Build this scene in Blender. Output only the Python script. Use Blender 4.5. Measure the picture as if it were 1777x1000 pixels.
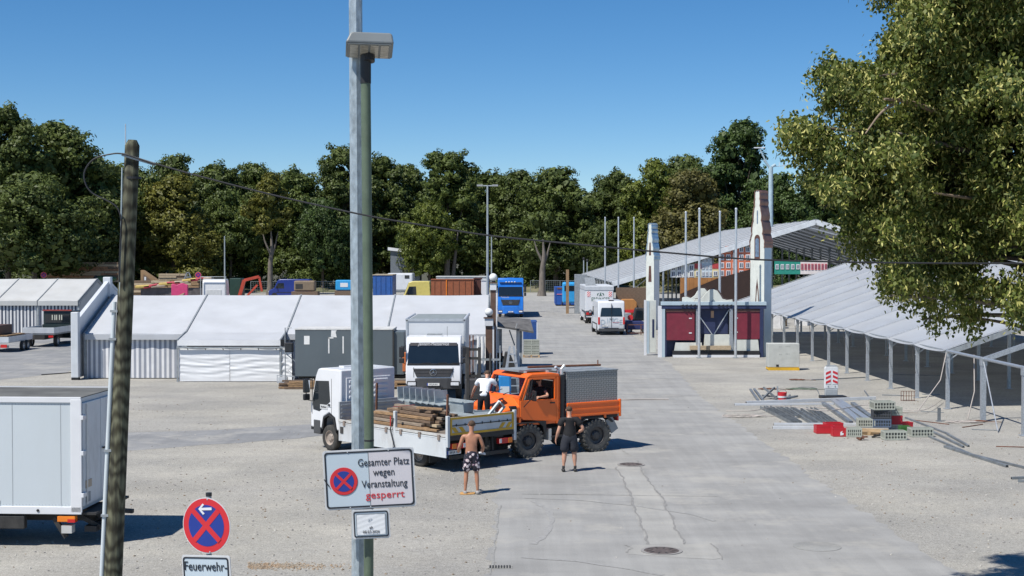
import bpy, math, random
import numpy as np
from mathutils import Matrix, Vector, Euler
R = math.radians
sc = bpy.context.scene
for o in list(bpy.data.objects): bpy.data.objects.remove(o)
random.seed(7)
# ---------------------------------------------------------------- camera
FPX, HC = 2500.0, 6.1
PITCH = math.atan(57 / FPX)
cam_d = bpy.data.cameras.new('camera'); cam = bpy.data.objects.new('camera', cam_d)
sc.collection.objects.link(cam); sc.camera = cam
cam_d.sensor_width = 36; cam_d.lens = FPX / 1777 * 36; cam_d.clip_end = 6000; cam_d.clip_start = .2
cam.location = (0, 0, HC); cam.rotation_euler = (R(90) - PITCH, 0, 0)
# ---------------------------------------------------------------- light
SUN_DIR = Vector((-.50, -.45, 1.0)).normalized()       # towards the sun
elev = math.asin(SUN_DIR.z); az = math.atan2(SUN_DIR.x, SUN_DIR.y)
w = bpy.data.worlds.new('World'); sc.world = w; w.use_nodes = True
nt = w.node_tree; bg = nt.nodes['Background']
sky = nt.nodes.new('ShaderNodeTexSky'); sky.sky_type = 'NISHITA'; sky.sun_disc = False
sky.sun_elevation = elev; sky.sun_rotation = az; sky.altitude = 2500
sky.air_density = 1.0; sky.dust_density = .0; sky.ozone_density = 4.0
hs = nt.nodes.new('ShaderNodeHueSaturation'); hs.inputs['Saturation'].default_value = 1.27
nt.links.new(sky.outputs[0], hs.inputs['Color']); nt.links.new(hs.outputs[0], bg.inputs[0]); bg.inputs[1].default_value = .088
sl = bpy.data.lights.new('sun', 'SUN'); sl.energy = 4.6; sl.angle = R(.53); sl.color = (1, .955, .88)
so = bpy.data.objects.new('sun', sl); sc.collection.objects.link(so)
so.rotation_euler = SUN_DIR.to_track_quat('Z', 'Y').to_euler()
sc.view_settings.view_transform = 'Standard'; sc.view_settings.look = 'None'
sc.view_settings.exposure = 0.32; sc.view_settings.gamma = 1
sc.cycles.max_bounces = 6; sc.cycles.transparent_max_bounces = 10
# ---------------------------------------------------------------- helpers
col = sc.collection
def PG(px, py, z=0.0):
    "photo pixel -> world point on the horizontal plane z"
    u = (px - 888.5) / FPX; v = (500 - py) / FPX
    c, s = math.cos(PITCH), math.sin(PITCH)
    d = Vector((u, c + s * v, -s + c * v)); t = (z - HC) / d.z
    return Vector((d.x * t, d.y * t, z))
def PD(px, py, Y):
    u = (px - 888.5) / FPX; v = (500 - py) / FPX
    c, s = math.cos(PITCH), math.sin(PITCH)
    d = Vector((u, c + s * v, -s + c * v)); t = Y / d.y
    return Vector((d.x * t, Y, HC + d.z * t))
MATS = {}
def mat(name, c, rough=.6, metal=0.0, var=.12, scale=3.0, bump=0.0, bscale=None, c2=None, dirt=0.0, dirtc=(.12, .1, .08), spec=.5, stretch=(1, 1, 1), coat=0.0, trans=0.0):
    "procedural paint / cloth / metal: noise-varied colour, optional blotchy dirt, optional bump"
    if name in MATS: return MATS[name]
    m = bpy.data.materials.new(name); m.use_nodes = True; MATS[name] = m
    n = m.node_tree.nodes; l = m.node_tree.links; p = n['Principled BSDF']
    tc = n.new('ShaderNodeTexCoord'); mp = n.new('ShaderNodeMapping'); mp.inputs['Scale'].default_value = stretch
    l.new(tc.outputs['Object'], mp.inputs[0])
    nz = n.new('ShaderNodeTexNoise'); nz.inputs['Scale'].default_value = scale; nz.inputs['Detail'].default_value = 6
    l.new(mp.outputs[0], nz.inputs['Vector'])
    rp = n.new('ShaderNodeValToRGB'); rp.color_ramp.elements[0].position = .3; rp.color_ramp.elements[1].position = .7
    a = tuple(max(0, x * (1 - var)) for x in c); b = tuple(min(1, x * (1 + var)) for x in c)
    if c2: a, b = c, c2
    rp.color_ramp.elements[0].color = (*a, 1); rp.color_ramp.elements[1].color = (*b, 1)
    l.new(nz.outputs['Fac'], rp.inputs[0]); out = rp.outputs[0]
    if dirt > 0:
        n2 = n.new('ShaderNodeTexNoise'); n2.inputs['Scale'].default_value = scale * .7; n2.inputs['Detail'].default_value = 9; n2.inputs['Roughness'].default_value = .7
        m2 = n.new('ShaderNodeMapping'); m2.inputs['Scale'].default_value = (stretch[0], stretch[1], stretch[2] * .35); m2.inputs['Location'].default_value = (3, 7, 1)
        l.new(tc.outputs['Object'], m2.inputs[0]); l.new(m2.outputs[0], n2.inputs['Vector'])
        r2 = n.new('ShaderNodeValToRGB'); r2.color_ramp.elements[0].position = .5; r2.color_ramp.elements[1].position = .75
        r2.color_ramp.elements[0].color = (0, 0, 0, 1); r2.color_ramp.elements[1].color = (dirt, dirt, dirt, 1)
        l.new(n2.outputs['Fac'], r2.inputs[0])
        mx = n.new('ShaderNodeMixRGB'); mx.inputs[2].default_value = (*dirtc, 1)
        l.new(r2.outputs[0], mx.inputs[0]); l.new(out, mx.inputs[1]); out = mx.outputs[0]
    l.new(out, p.inputs['Base Color'])
    p.inputs['Roughness'].default_value = rough; p.inputs['Metallic'].default_value = metal
    p.inputs['Specular IOR Level'].default_value = spec; p.inputs['Coat Weight'].default_value = coat
    if trans:
        tr = n.new('ShaderNodeBsdfTranslucent'); l.new(out, tr.inputs[0]); ms = n.new('ShaderNodeMixShader'); ms.inputs[0].default_value = trans
        l.new(p.outputs[0], ms.inputs[1]); l.new(tr.outputs[0], ms.inputs[2]); l.new(ms.outputs[0], n['Material Output'].inputs[0])
    if bump > 0:
        n3 = n.new('ShaderNodeTexNoise'); n3.inputs['Scale'].default_value = bscale or scale * 3; n3.inputs['Detail'].default_value = 5
        l.new(mp.outputs[0], n3.inputs['Vector'])
        bp = n.new('ShaderNodeBump'); bp.inputs['Strength'].default_value = bump; bp.inputs['Distance'].default_value = .05
        l.new(n3.outputs['Fac'], bp.inputs['Height']); l.new(bp.outputs[0], p.inputs['Normal'])
    return m
def stripes(name, c1, c2, width, axis=0, duty=.5, rough=.8, soft=.02, diag=0.0):
    "two-colour stripes printed on cloth or paint, along one object axis"
    if name in MATS: return MATS[name]
    m = bpy.data.materials.new(name); m.use_nodes = True; MATS[name] = m
    n = m.node_tree.nodes; l = m.node_tree.links; p = n['Principled BSDF']; p.inputs['Roughness'].default_value = rough
    tc = n.new('ShaderNodeTexCoord'); sx = n.new('ShaderNodeSeparateXYZ'); l.new(tc.outputs['Object'], sx.inputs[0])
    v = sx.outputs[axis]
    if diag:
        q = n.new('ShaderNodeMath'); q.operation = 'MULTIPLY_ADD'; q.inputs[1].default_value = diag
        l.new(sx.outputs[2], q.inputs[0]); l.new(v, q.inputs[2]); v = q.outputs[0]
    a = n.new('ShaderNodeMath'); a.operation = 'DIVIDE'; a.inputs[1].default_value = width; l.new(v, a.inputs[0])
    f = n.new('ShaderNodeMath'); f.operation = 'FRACT'; l.new(a.outputs[0], f.inputs[0])
    rp = n.new('ShaderNodeValToRGB'); rp.color_ramp.interpolation = 'CONSTANT'
    rp.color_ramp.elements[0].position = 0; rp.color_ramp.elements[1].position = duty
    rp.color_ramp.elements[0].color = (*c1, 1); rp.color_ramp.elements[1].color = (*c2, 1)
    l.new(f.outputs[0], rp.inputs[0])
    nz = n.new('ShaderNodeTexNoise'); nz.inputs['Scale'].default_value = 2; nz.inputs['Detail'].default_value = 5; l.new(tc.outputs['Object'], nz.inputs['Vector'])
    mm = n.new('ShaderNodeMapRange'); mm.inputs[3].default_value = .8; mm.inputs[4].default_value = 1.1; l.new(nz.outputs['Fac'], mm.inputs[0])
    hs = n.new('ShaderNodeMixRGB'); hs.blend_type = 'MULTIPLY'; hs.inputs[0].default_value = 1
    l.new(rp.outputs[0], hs.inputs[1]); l.new(mm.outputs[0], hs.inputs[2]); l.new(hs.outputs[0], p.inputs['Base Color'])
    return m
def glassmat(name, tint=(.85, .9, .9), mix=.25):
    if name in MATS: return MATS[name]
    m = bpy.data.materials.new(name); m.use_nodes = True; MATS[name] = m
    n = m.node_tree.nodes; l = m.node_tree.links; n.remove(n['Principled BSDF']); out = n['Material Output']
    t = n.new('ShaderNodeBsdfTransparent'); t.inputs[0].default_value = (*tint, 1)
    g = n.new('ShaderNodeBsdfGlossy'); g.inputs['Roughness'].default_value = .03
    fr = n.new('ShaderNodeFresnel'); fr.inputs[0].default_value = 1.5
    x = n.new('ShaderNodeMixShader'); l.new(fr.outputs[0], x.inputs[0]); l.new(t.outputs[0], x.inputs[1]); l.new(g.outputs[0], x.inputs[2])
    l.new(x.outputs[0], out.inputs[0]); return m
class MB:
    def __init__(s): s.v = []; s.f = []; s.m = []; s.T = Matrix()
    def add(s, vs, fs, mi=0):
        b = len(s.v); s.v += [tuple(s.T @ Vector(p)) for p in vs]
        s.f += [tuple(b + i for i in f) for f in fs]; s.m += [mi] * len(fs); return s
    def box(s, x0, x1, y0, y1, z0, z1, mi=0):
        return s.add([(x0, y0, z0), (x1, y0, z0), (x1, y1, z0), (x0, y1, z0), (x0, y0, z1), (x1, y0, z1), (x1, y1, z1), (x0, y1, z1)],
                     [(0, 3, 2, 1), (4, 5, 6, 7), (0, 1, 5, 4), (1, 2, 6, 5), (2, 3, 7, 6), (3, 0, 4, 7)], mi)
    def cbox(s, c, d, rot=(0, 0, 0), mi=0):
        T = s.T; s.T = T @ Matrix.Translation(c) @ Euler(rot).to_matrix().to_4x4()
        s.box(-d[0] / 2, d[0] / 2, -d[1] / 2, d[1] / 2, -d[2] / 2, d[2] / 2, mi); s.T = T; return s
    def beam(s, p, q, w_, h_, mi=0):
        "box from p to q with section w_ x h_"
        p = Vector(p); q = Vector(q); d = q - p; L = d.length
        rot = d.to_track_quat('X', 'Z').to_matrix().to_4x4(); T = s.T
        s.T = T @ Matrix.Translation(p) @ rot; s.box(0, L, -w_ / 2, w_ / 2, -h_ / 2, h_ / 2, mi); s.T = T; return s
    def prism(s, poly, a0, a1, ax='y', mi=0, mcap=None):
        "poly: 2D outline; ax: the axis it is extruded along"
        def P(u, v, a): return {'y': (u, a, v), 'x': (a, u, v), 'z': (u, v, a)}[ax]
        n = len(poly); vs = [P(u, v, a0) for u, v in poly] + [P(u, v, a1) for u, v in poly]
        s.add(vs, [(i, (i + 1) % n, n + (i + 1) % n, n + i) for i in range(n)], mi)
        s.add(vs, [tuple(range(n))[::-1], tuple(range(n, 2 * n))], mi if mcap is None else mcap); return s
    def tube(s, pts, r, n=8, mi=0):
        pts = [Vector(p) for p in pts]; rs = r if isinstance(r, (list, tuple)) else [r] * len(pts)
        vs = []; up = None
        for i, p in enumerate(pts):
            d = (pts[min(i + 1, len(pts) - 1)] - pts[max(i - 1, 0)]).normalized()
            if up is None: up = d.orthogonal().normalized()
            up = (up - d * up.dot(d)); up = up.normalized() if up.length > 1e-5 else d.orthogonal().normalized()
            sd = d.cross(up)
            for k in range(n):
                a = 2 * math.pi * k / n; vs.append(p + (up * math.cos(a) + sd * math.sin(a)) * rs[i])
        fs = [(i * n + k, i * n + (k + 1) % n, (i + 1) * n + (k + 1) % n, (i + 1) * n + k) for i in range(len(pts) - 1) for k in range(n)]
        fs += [tuple(range(n))[::-1], tuple((len(pts) - 1) * n + k for k in range(n))]
        return s.add(vs, fs, mi)
    def lathe(s, prof, c=(0, 0, 0), ax='z', n=24, mi=0, cap=True):
        "prof: (radius, height) pairs"
        vs = []
        for r, h in prof:
            for k in range(n):
                a = 2 * math.pi * k / n; x, y = r * math.cos(a), r * math.sin(a)
                q = {'z': (x, y, h), 'y': (x, h, y), 'x': (h, x, y)}[ax]; vs.append((q[0] + c[0], q[1] + c[1], q[2] + c[2]))
        fs = [(i * n + k, i * n + (k + 1) % n, (i + 1) * n + (k + 1) % n, (i + 1) * n + k) for i in range(len(prof) - 1) for k in range(n)]
        if cap and prof[0][0] > 1e-4: fs.append(tuple(range(n))[::-1])
        if cap and prof[-1][0] > 1e-4: fs.append(tuple((len(prof) - 1) * n + k for k in range(n)))
        return s.add(vs, fs, mi)
    def sph(s, c, r, nu=12, nv=8, mi=0):
        r = r if isinstance(r, tuple) else (r, r, r)
        vs = [(c[0] + r[0] * math.sin(math.pi * j / nv) * math.cos(2 * math.pi * i / nu), c[1] + r[1] * math.sin(math.pi * j / nv) * math.sin(2 * math.pi * i / nu), c[2] + r[2] * math.cos(math.pi * j / nv)) for j in range(nv + 1) for i in range(nu)]
        return s.add(vs, [(j * nu + i, (j + 1) * nu + i, (j + 1) * nu + (i + 1) % nu, j * nu + (i + 1) % nu) for j in range(nv) for i in range(nu)], mi)
    def grid(s, f, nu, nv, mi=0):
        vs = [f(i / nu, j / nv) for j in range(nv + 1) for i in range(nu + 1)]; W = nu + 1
        return s.add(vs, [(j * W + i, j * W + i + 1, (j + 1) * W + i + 1, (j + 1) * W + i) for j in range(nv) for i in range(nu)], mi)
    def build(s, name, mats, parent=None, loc=None, rot=None, bevel=0, smooth=0, recalc=False):
        me = bpy.data.meshes.new(name); me.from_pydata(s.v, [], s.f)
        for m in (mats if isinstance(mats, (list, tuple)) else [mats]): me.materials.append(m)
        me.polygons.foreach_set('material_index', s.m)
        if True:
            import bmesh
            b = bmesh.new(); b.from_mesh(me); bmesh.ops.remove_doubles(b, verts=b.verts, dist=1e-6)
            bmesh.ops.recalc_face_normals(b, faces=b.faces); b.to_mesh(me); b.free()
        o = bpy.data.objects.new(name, me); col.objects.link(o)
        if parent: o.parent = parent
        if loc is not None: o.location = loc
        if rot is not None: o.rotation_euler = rot
        if bevel:
            bm = o.modifiers.new('bevel', 'BEVEL'); bm.width = bevel; bm.segments = 2; bm.limit_method = 'ANGLE'; bm.angle_limit = R(35)
        if smooth:
            me.polygons.foreach_set('use_smooth', [True] * len(me.polygons)); me.set_sharp_from_angle(angle=R(smooth))
        return o
def tag(o, label=None, cat=None, group=None, kind=None):
    for k, v in (('label', label), ('category', cat), ('group', group), ('kind', kind)):
        if v: o[k] = v
    return o
def thing(name, label, cat, loc=(0, 0, 0), rz=0, group=None):
    o = bpy.data.objects.new(name, None); col.objects.link(o); o.empty_display_size = .2
    o.location = loc; o.rotation_euler = (0, 0, rz); return tag(o, label, cat, group)
KIDS = {}
def copy_tree(o, parent=None):
    c = o.copy(); col.objects.link(c); c.parent = parent
    for ch in [x for x in o.children]: copy_tree(ch, c)
    return c
def box(name, m, parent, x0, x1, y0, y1, z0, z1, bevel=0):
    return MB().box(x0, x1, y0, y1, z0, z1).build(name, m, parent, bevel=bevel)
def text(name, s, size, m, parent, loc, rot=(R(90), 0, 0), sx=1.0, align='CENTER', ext=.002, shear=0, bold=0, width=None):
    cu = bpy.data.curves.new('t', 'FONT'); cu.body = s; cu.size = size; cu.align_x = align; cu.align_y = 'CENTER'; cu.extrude = ext; cu.shear = shear; cu.resolution_u = 3
    t = bpy.data.objects.new("t", cu); col.objects.link(t); bpy.context.view_layer.update()
    me = bpy.data.meshes.new_from_object(t.evaluated_get(bpy.context.evaluated_depsgraph_get())); bpy.data.objects.remove(t)
    me.materials.clear(); me.materials.append(m)
    o = bpy.data.objects.new(name, me); col.objects.link(o); o.parent = parent; o.location = loc; o.rotation_euler = rot
    if width: xs = [v.co.x for v in me.vertices]; sx = width / max(1e-6, max(xs) - min(xs))
    o.scale = (sx, 1, 1)
    return o
def skin(name, chains, m, parent=None, sub=1, root=0):
    "chains: list of [(x,y,z,r),...]; equal first points join. One continuous skinned surface."
    vs = []; rs = []; es = []; idx = {}
    for ch in chains:
        prev = None
        for p in ch:
            k = tuple(round(q, 4) for q in p[:3])
            if k not in idx: idx[k] = len(vs); vs.append(p[:3]); rs.append(p[3:] if len(p) > 4 else (p[3], p[3]))
            i = idx[k]
            if prev is not None and prev != i: es.append((prev, i))
            prev = i
    me = bpy.data.meshes.new(name); me.from_pydata(vs, es, []); o = bpy.data.objects.new(name, me); col.objects.link(o)
    md = o.modifiers.new('skin', 'SKIN'); md.use_smooth_shade = True
    if sub: sb = o.modifiers.new('sub', 'SUBSURF'); sb.levels = sub; sb.render_levels = sub
    for i, r in enumerate(rs): me.skin_vertices[0].data[i].radius = r; me.skin_vertices[0].data[i].use_root = (i == root)
    bpy.context.view_layer.update()
    m2 = bpy.data.meshes.new_from_object(o.evaluated_get(bpy.context.evaluated_depsgraph_get())); bpy.data.objects.remove(o)
    m2.materials.clear(); m2.materials.append(m); m2.polygons.foreach_set('use_smooth', [True] * len(m2.polygons))
    r = bpy.data.objects.new(name, m2); col.objects.link(r); r.parent = parent; return r
# ---------------------------------------------------------------- common materials
WHITE = mat('white_paint', (.64, .66, .68), .35, var=.05, scale=1.2, dirt=.25, dirtc=(.35, .33, .3), coat=.3)
WHITEC = mat('clean_white', (.69, .70, .72), .3, var=.03, coat=.3)
GLASS = mat('dark_glass', (.012, .018, .024), .06, var=.1, spec=.8)
CLEAR = glassmat('clear_glass')
BLACKP = mat('black_plastic', (.02, .02, .022), .5, var=.2)
RUBBER = mat('tyre_rubber', (.035, .034, .032), .85, var=.25, scale=8, dirt=.5, dirtc=(.16, .15, .13), bump=.2)
RIM = mat('steel_rim', (.45, .45, .44), .4, metal=.6, dirt=.5, scale=6)
DARKRIM = mat('dark_rim', (.04, .04, .045), .4, dirt=.5, scale=6)
GALV = mat('galvanised_steel', (.42, .45, .48), .45, metal=.55, var=.22, scale=22, bump=.05)
GALVD = mat('dull_galvanised_steel', (.31, .335, .35), .55, metal=.3, var=.2, scale=6, dirt=.3)
ALU = mat('aluminium', (.62, .64, .66), .38, metal=.6, var=.1, scale=5)
ALUW = mat('anodised_profile', (.6, .62, .64), .42, metal=.25, var=.08, scale=2, dirt=.15)
WOOD = mat('rough_timber', (.30, .19, .10), .85, var=.4, scale=5, stretch=(1, 8, 8), dirt=.5, dirtc=(.12, .09, .07), bump=.3)
WOODD = mat('weathered_timber', (.16, .11, .075), .9, var=.4, scale=5, stretch=(1, 8, 8), bump=.3)
PLANK = mat('pale_planks', (.42, .33, .22), .85, var=.3, scale=4, stretch=(1, 8, 8))
RED = mat('red_lens', (.55, .02, .02), .2, var=.1); ORL = mat('orange_lens', (.8, .22, .02), .2, var=.1)
LAMP = mat('clear_lens', (.7, .72, .75), .12, var=.15, scale=20, spec=.9)
PLATE = mat('plate_white', (.75, .75, .73), .5, var=.05); INK = mat('black_ink', (.015, .015, .018), .6, var=.1)
DUSTY = mat('dusty_tyre', (.085, .083, .078), .9, var=.3, scale=7, dirt=.6, dirtc=(.17, .165, .15), bump=.2)
CHASS = mat('chassis_black', (.03, .029, .028), .7, var=.3, scale=4, dirt=.5, dirtc=(.12, .11, .1))
RUST = mat('rusty_steel', (.14, .06, .035), .8, var=.4, scale=9)
# ================================================================ ground
def ground_mat():
    m = bpy.data.materials.new('gravel_ground'); m.use_nodes = True; n = m.node_tree.nodes; l = m.node_tree.links; p = n['Principled BSDF']
    tc = n.new('ShaderNodeTexCoord')
    def noise(s, d=6, r=.6, sc_=(1, 1, 1), loc=(0, 0, 0)):
        mp = n.new('ShaderNodeMapping'); mp.inputs['Scale'].default_value = sc_; mp.inputs['Location'].default_value = loc
        l.new(tc.outputs['Object'], mp.inputs[0])
        q = n.new('ShaderNodeTexNoise'); q.inputs['Scale'].default_value = s; q.inputs['Detail'].default_value = d; q.inputs['Roughness'].default_value = r
        l.new(mp.outputs[0], q.inputs['Vector']); return q.outputs['Fac']
    def ramp(f, a, b, ca, cb):
        q = n.new('ShaderNodeValToRGB'); q.color_ramp.elements[0].position = a; q.color_ramp.elements[1].position = b
        q.color_ramp.elements[0].color = (*ca, 1); q.color_ramp.elements[1].color = (*cb, 1); l.new(f, q.inputs[0]); return q.outputs[0]
    def mixc(t, f, a, b):
        q = n.new('ShaderNodeMixRGB'); q.blend_type = t
        if isinstance(f, float): q.inputs[0].default_value = f
        else: l.new(f, q.inputs[0])
        l.new(a, q.inputs[1]); l.new(b, q.inputs[2]); return q.outputs[0]
    base = ramp(noise(.22, 9, .62), .34, .66, (.345, .334, .306), (.43, .414, .378))
    tracks = ramp(noise(.45, 8, .65, (.55, 1.1, 1), (4, 2, 0)), .36, .64, (.91, .91, .915), (1.05, 1.05, 1.04))
    grain = ramp(noise(26, 4, .85), .38, .62, (.62, .62, .61), (1.22, 1.22, 1.22))
    g2 = ramp(noise(7, 5, .75), .36, .64, (.84, .84, .84), (1.12, 1.12, 1.12))
    pebbles = ramp(noise(17, 3, .6, (1, 1, 1), (9, 9, 0)), .64, .74, (1, 1, 1), (.8, .78, .75))
    ruts = ramp(noise(.16, 6, .7, (1.0, 1.0, 1), (11, 3, 0)), .42, .6, (.88, .885, .9), (1.04, 1.03, 1.01))
    base = mixc('MULTIPLY', 1.0, base, ruts)
    c = mixc('MULTIPLY', 1.0, base, tracks); c = mixc('MULTIPLY', 1.0, c, grain); c = mixc('MULTIPLY', 1.0, c, g2); c = mixc('MULTIPLY', 1.0, c, pebbles)
    l.new(c, p.inputs['Base Color']); p.inputs['Roughness'].default_value = .95; p.inputs['Specular IOR Level'].default_value = .15
    bp = n.new('ShaderNodeBump'); bp.inputs['Strength'].default_value = .5; bp.inputs['Distance'].default_value = .03
    l.new(noise(16, 5, .8), bp.inputs['Height']); l.new(bp.outputs[0], p.inputs['Normal'])
    return m
def concrete_mat(name, ca, cb, streak=1.0):
    m = bpy.data.materials.new(name); m.use_nodes = True; n = m.node_tree.nodes; l = m.node_tree.links; p = n['Principled BSDF']
    tc = n.new('ShaderNodeTexCoord')
    def noise(s, d=6, r=.6, sc_=(1, 1, 1), loc=(0, 0, 0)):
        mp = n.new('ShaderNodeMapping'); mp.inputs['Scale'].default_value = sc_; mp.inputs['Location'].default_value = loc
        l.new(tc.outputs['Object'], mp.inputs[0])
        q = n.new('ShaderNodeTexNoise'); q.inputs['Scale'].default_value = s; q.inputs['Detail'].default_value = d; q.inputs['Roughness'].default_value = r
        l.new(mp.outputs[0], q.inputs['Vector']); return q.outputs['Fac']
    def ramp(f, a, b, c1, c2):
        q = n.new('ShaderNodeValToRGB'); q.color_ramp.elements[0].position = a; q.color_ramp.elements[1].position = b
        q.color_ramp.elements[0].color = (*c1, 1); q.color_ramp.elements[1].color = (*c2, 1); l.new(f, q.inputs[0]); return q.outputs[0]
    def mul(a, b):
        q = n.new('ShaderNodeMixRGB'); q.blend_type = 'MULTIPLY'; q.inputs[0].default_value = 1; l.new(a, q.inputs[1]); l.new(b, q.inputs[2]); return q.outputs[0]
    c = ramp(noise(.3, 8, .6), .35, .65, ca, cb)
    c = mul(c, ramp(noise(.5, 6, .6, (.5, 1.4, 1)), .35, .65, (1 - .12 * streak,) * 3, (1 + .07 * streak,) * 3))
    c = mul(c, ramp(noise(1.1, 6, .6, (2.6, .12, 1), (5, 5, 5)), .4, .62, (1 - .07 * streak,) * 3, (1.03,) * 3))
    c = mul(c, ramp(noise(40, 3, .8), .35, .65, (.88,) * 3, (1.1,) * 3))
    c = mul(c, ramp(noise(3.5, 9, .75, (1, 1, 1), (2, 2, 2)), .6, .74, (1,) * 3, (.8, .8, .79)))
    q = n.new('ShaderNodeMixRGB'); q.inputs[2].default_value = (.40, .385, .35, 1); l.new(ramp(noise(.55, 10, .72, (1, 1, 1), (8, 1, 3)), .52, .66, (0, 0, 0), (.6, .6, .6)), q.inputs[0]); l.new(c, q.inputs[1]); c = q.outputs[0]
    l.new(c, p.inputs['Base Color']); p.inputs['Roughness'].default_value = .85; p.inputs['Specular IOR Level'].default_value = .25
    bp = n.new('ShaderNodeBump'); bp.inputs['Strength'].default_value = .15; bp.inputs['Distance'].default_value = .02
    l.new(noise(30, 4, .8), bp.inputs['Height']); l.new(bp.outputs[0], p.inputs['Normal'])
    return m
def rough_edge(pts, amp, step, seed):
    rr = random.Random(seed); out = []
    for i in range(len(pts)):
        a = Vector(pts[i]); b = Vector(pts[(i + 1) % len(pts)]); d = b - a; k = max(1, int(d.length / step)); nn = Vector((-d.y, d.x)).normalized()
        for j in range(k): out.append(tuple(a + d * j / k + nn * rr.uniform(-amp, amp)))
    return out
def sheet(name, poly, z, m, label=None, kind='structure'):
    import bmesh
    me = bpy.data.meshes.new(name); b = bmesh.new(); f = b.faces.new([b.verts.new((x, y, 0)) for x, y in poly]); f.normal_update()
    if f.normal.z < 0: f.normal_flip()
    bmesh.ops.triangulate(b, faces=b.faces[:]); b.to_mesh(me); b.free(); me.materials.append(m)
    o = bpy.data.objects.new(name, me); col.objects.link(o); o.location.z = z; o['kind'] = kind
    return o
GM = ground_mat()
sheet('ground', [(-1500, -60), (1500, -60), (1500, 3500), (-1500, 3500)], 0, GM)
ASPH = concrete_mat('pale_asphalt', (.225, .23, .235), (.285, .285, .283))
CONC = concrete_mat('road_concrete', (.285, .283, .275), (.335, .332, .32))
CONC2 = concrete_mat('far_pavement', (.31, .31, .3), (.38, .375, .355), .8)
# concrete road running away from the camera
road = rough_edge([(-.45, 20), (8.9, 20), (8.3, 36), (8.1, 62), (8.9, 80), (9.2, 118), (9.5, 190), (-2.5, 190), (-2.2, 110), (-1.2, 80), (.2, 56), (-.4, 40)], .13, .35, 3)
sheet('road', road, .004, CONC)
sheet('far_pavement', rough_edge([(-26, 175), (40, 175), (40, 232), (-26, 232)], .3, 4, 8), .0015, CONC2)
# asphalt lane crossing to the left and the smooth lane by the far-left tent
a0 = [tuple(PG(x, y)[:2]) for x, y in ((-60, 792), (225, 781), (420, 770), (640, 748), (640, 728), (400, 746), (225, 750), (-60, 752))]
sheet('asphalt_lane', rough_edge(a0, .25, 1.0, 4), .004, ASPH)
a1 = [tuple(PG(x, y)[:2]) for x, y in ((-60, 666), (120, 648), (137, 640), (137, 575), (120, 560), (-260, 590))]
sheet('asphalt_yard', rough_edge(a1, .3, 1.5, 5), .004, ASPH)
# repair strips, cracks and joints on the road
CRK = mat('crack_filler', (.235, .23, .22), .8, var=.4, scale=20)
PATCH = concrete_mat('concrete_patch', (.32, .315, .3), (.375, .37, .35))
JOINT = mat('joint_line', (.27, .268, .255), .9, var=.3, scale=10)
def crack(name, pts, wd, z, m, amp=.04, step=.22, seed=1):
    rr = random.Random(seed); L = []; pts = [Vector(p[:2]) for p in pts]
    for a, b in zip(pts, pts[1:]):
        k = max(1, int((b - a).length / step))
        L += [a + (b - a) * j / k for j in range(k)]
    L.append(pts[-1]); off = 0; vs = []
    for i, p in enumerate(L):
        d = (L[min(i + 1, len(L) - 1)] - L[max(i - 1, 0)]).normalized(); nn = Vector((-d.y, d.x)); off = .7 * off + rr.uniform(-amp, amp); ww = wd * rr.uniform(.4, 1.3) / 2
        vs += [tuple(p + nn * (off + ww)), tuple(p + nn * (off - ww))]
    mb = MB().add([(x, y, 0) for x, y in vs], [(2 * i, 2 * i + 1, 2 * i + 3, 2 * i + 2) for i in range(len(L) - 1)])
    o = mb.build(name, m); o.location.z = z; o['kind'] = 'structure'; return o
strip = [tuple(PG(x, y)[:2]) for x, y in ((1067, 812), (1090, 850), (1105, 900), (1127, 946), (1188, 946), (1165, 900), (1140, 855), (1108, 806))]
sheet('road_patch', rough_edge(strip, .04, .4, 6), .006, PATCH)
sheet('road_patch', rough_edge([tuple(PG(x, y)[:2]) for x, y in ((1085, 955), (1098, 946), (1240, 946), (1252, 968), (1240, 972), (1085, 962))], .04, .5, 9), .008, PATCH)
crack('road_crack', [PG(1067, 812), PG(1085, 838), PG(1105, 900), PG(1125, 945)], .06, .011, CRK, seed=2)
crack('road_crack', [PG(1108, 800), PG(1112, 820), PG(1140, 855), PG(1165, 900), PG(1187, 945)], .055, .011, CRK, seed=3)
crack('road_crack', [PG(1085, 946), PG(1100, 952), PG(1088, 960)], .05, .011, CRK, seed=4)
crack('road_crack', [PG(1232, 944), PG(1246, 958), PG(1250, 972)], .035, .011, CRK, seed=5)
crack('road_crack', [PG(868, 878), PG(860, 930), PG(850, 998)], .05, .011, JOINT, .03, .3, 6)
crack('road_crack', [PG(1010, 700), PG(1060, 765), PG(1105, 800)], .05, .011, JOINT, .04, .5, 7)
for i, (ya, yb) in enumerate(((858, 862), (770, 774), (725, 727), (690, 694), (640, 641), (606, 607))):
    crack('road_joint', [PG(905 if ya > 800 else 930, ya), PG(1400 - (1000 - ya) * 1.2 * .9, yb)], .035, .010, JOINT, .012, .5, 20 + i)
TYR = mat('tyre_mark', (.295, .292, .283), .8, var=.2, scale=14)
def arc(c, r, a0, a1, k=14): return [(c[0] + r * math.cos(R(a0 + (a1 - a0) * i / k)), c[1] + r * math.sin(R(a0 + (a1 - a0) * i / k))) for i in range(k + 1)]
crack('tyre_mark', [PG(910, 865), PG(1000, 868), PG(1100, 878), PG(1200, 893), PG(1240, 905)], .10, .010, TYR, .01, .3, 31)
crack('tyre_mark', [PG(905, 968), PG(1000, 974), PG(1100, 990), PG(1150, 999)], .12, .010, TYR, .01, .3, 32)
crack('tyre_mark', [PG(925, 870), PG(950, 885), PG(958, 905), PG(945, 930), PG(925, 945)], .16, .010, TYR, .01, .3, 33)
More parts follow.
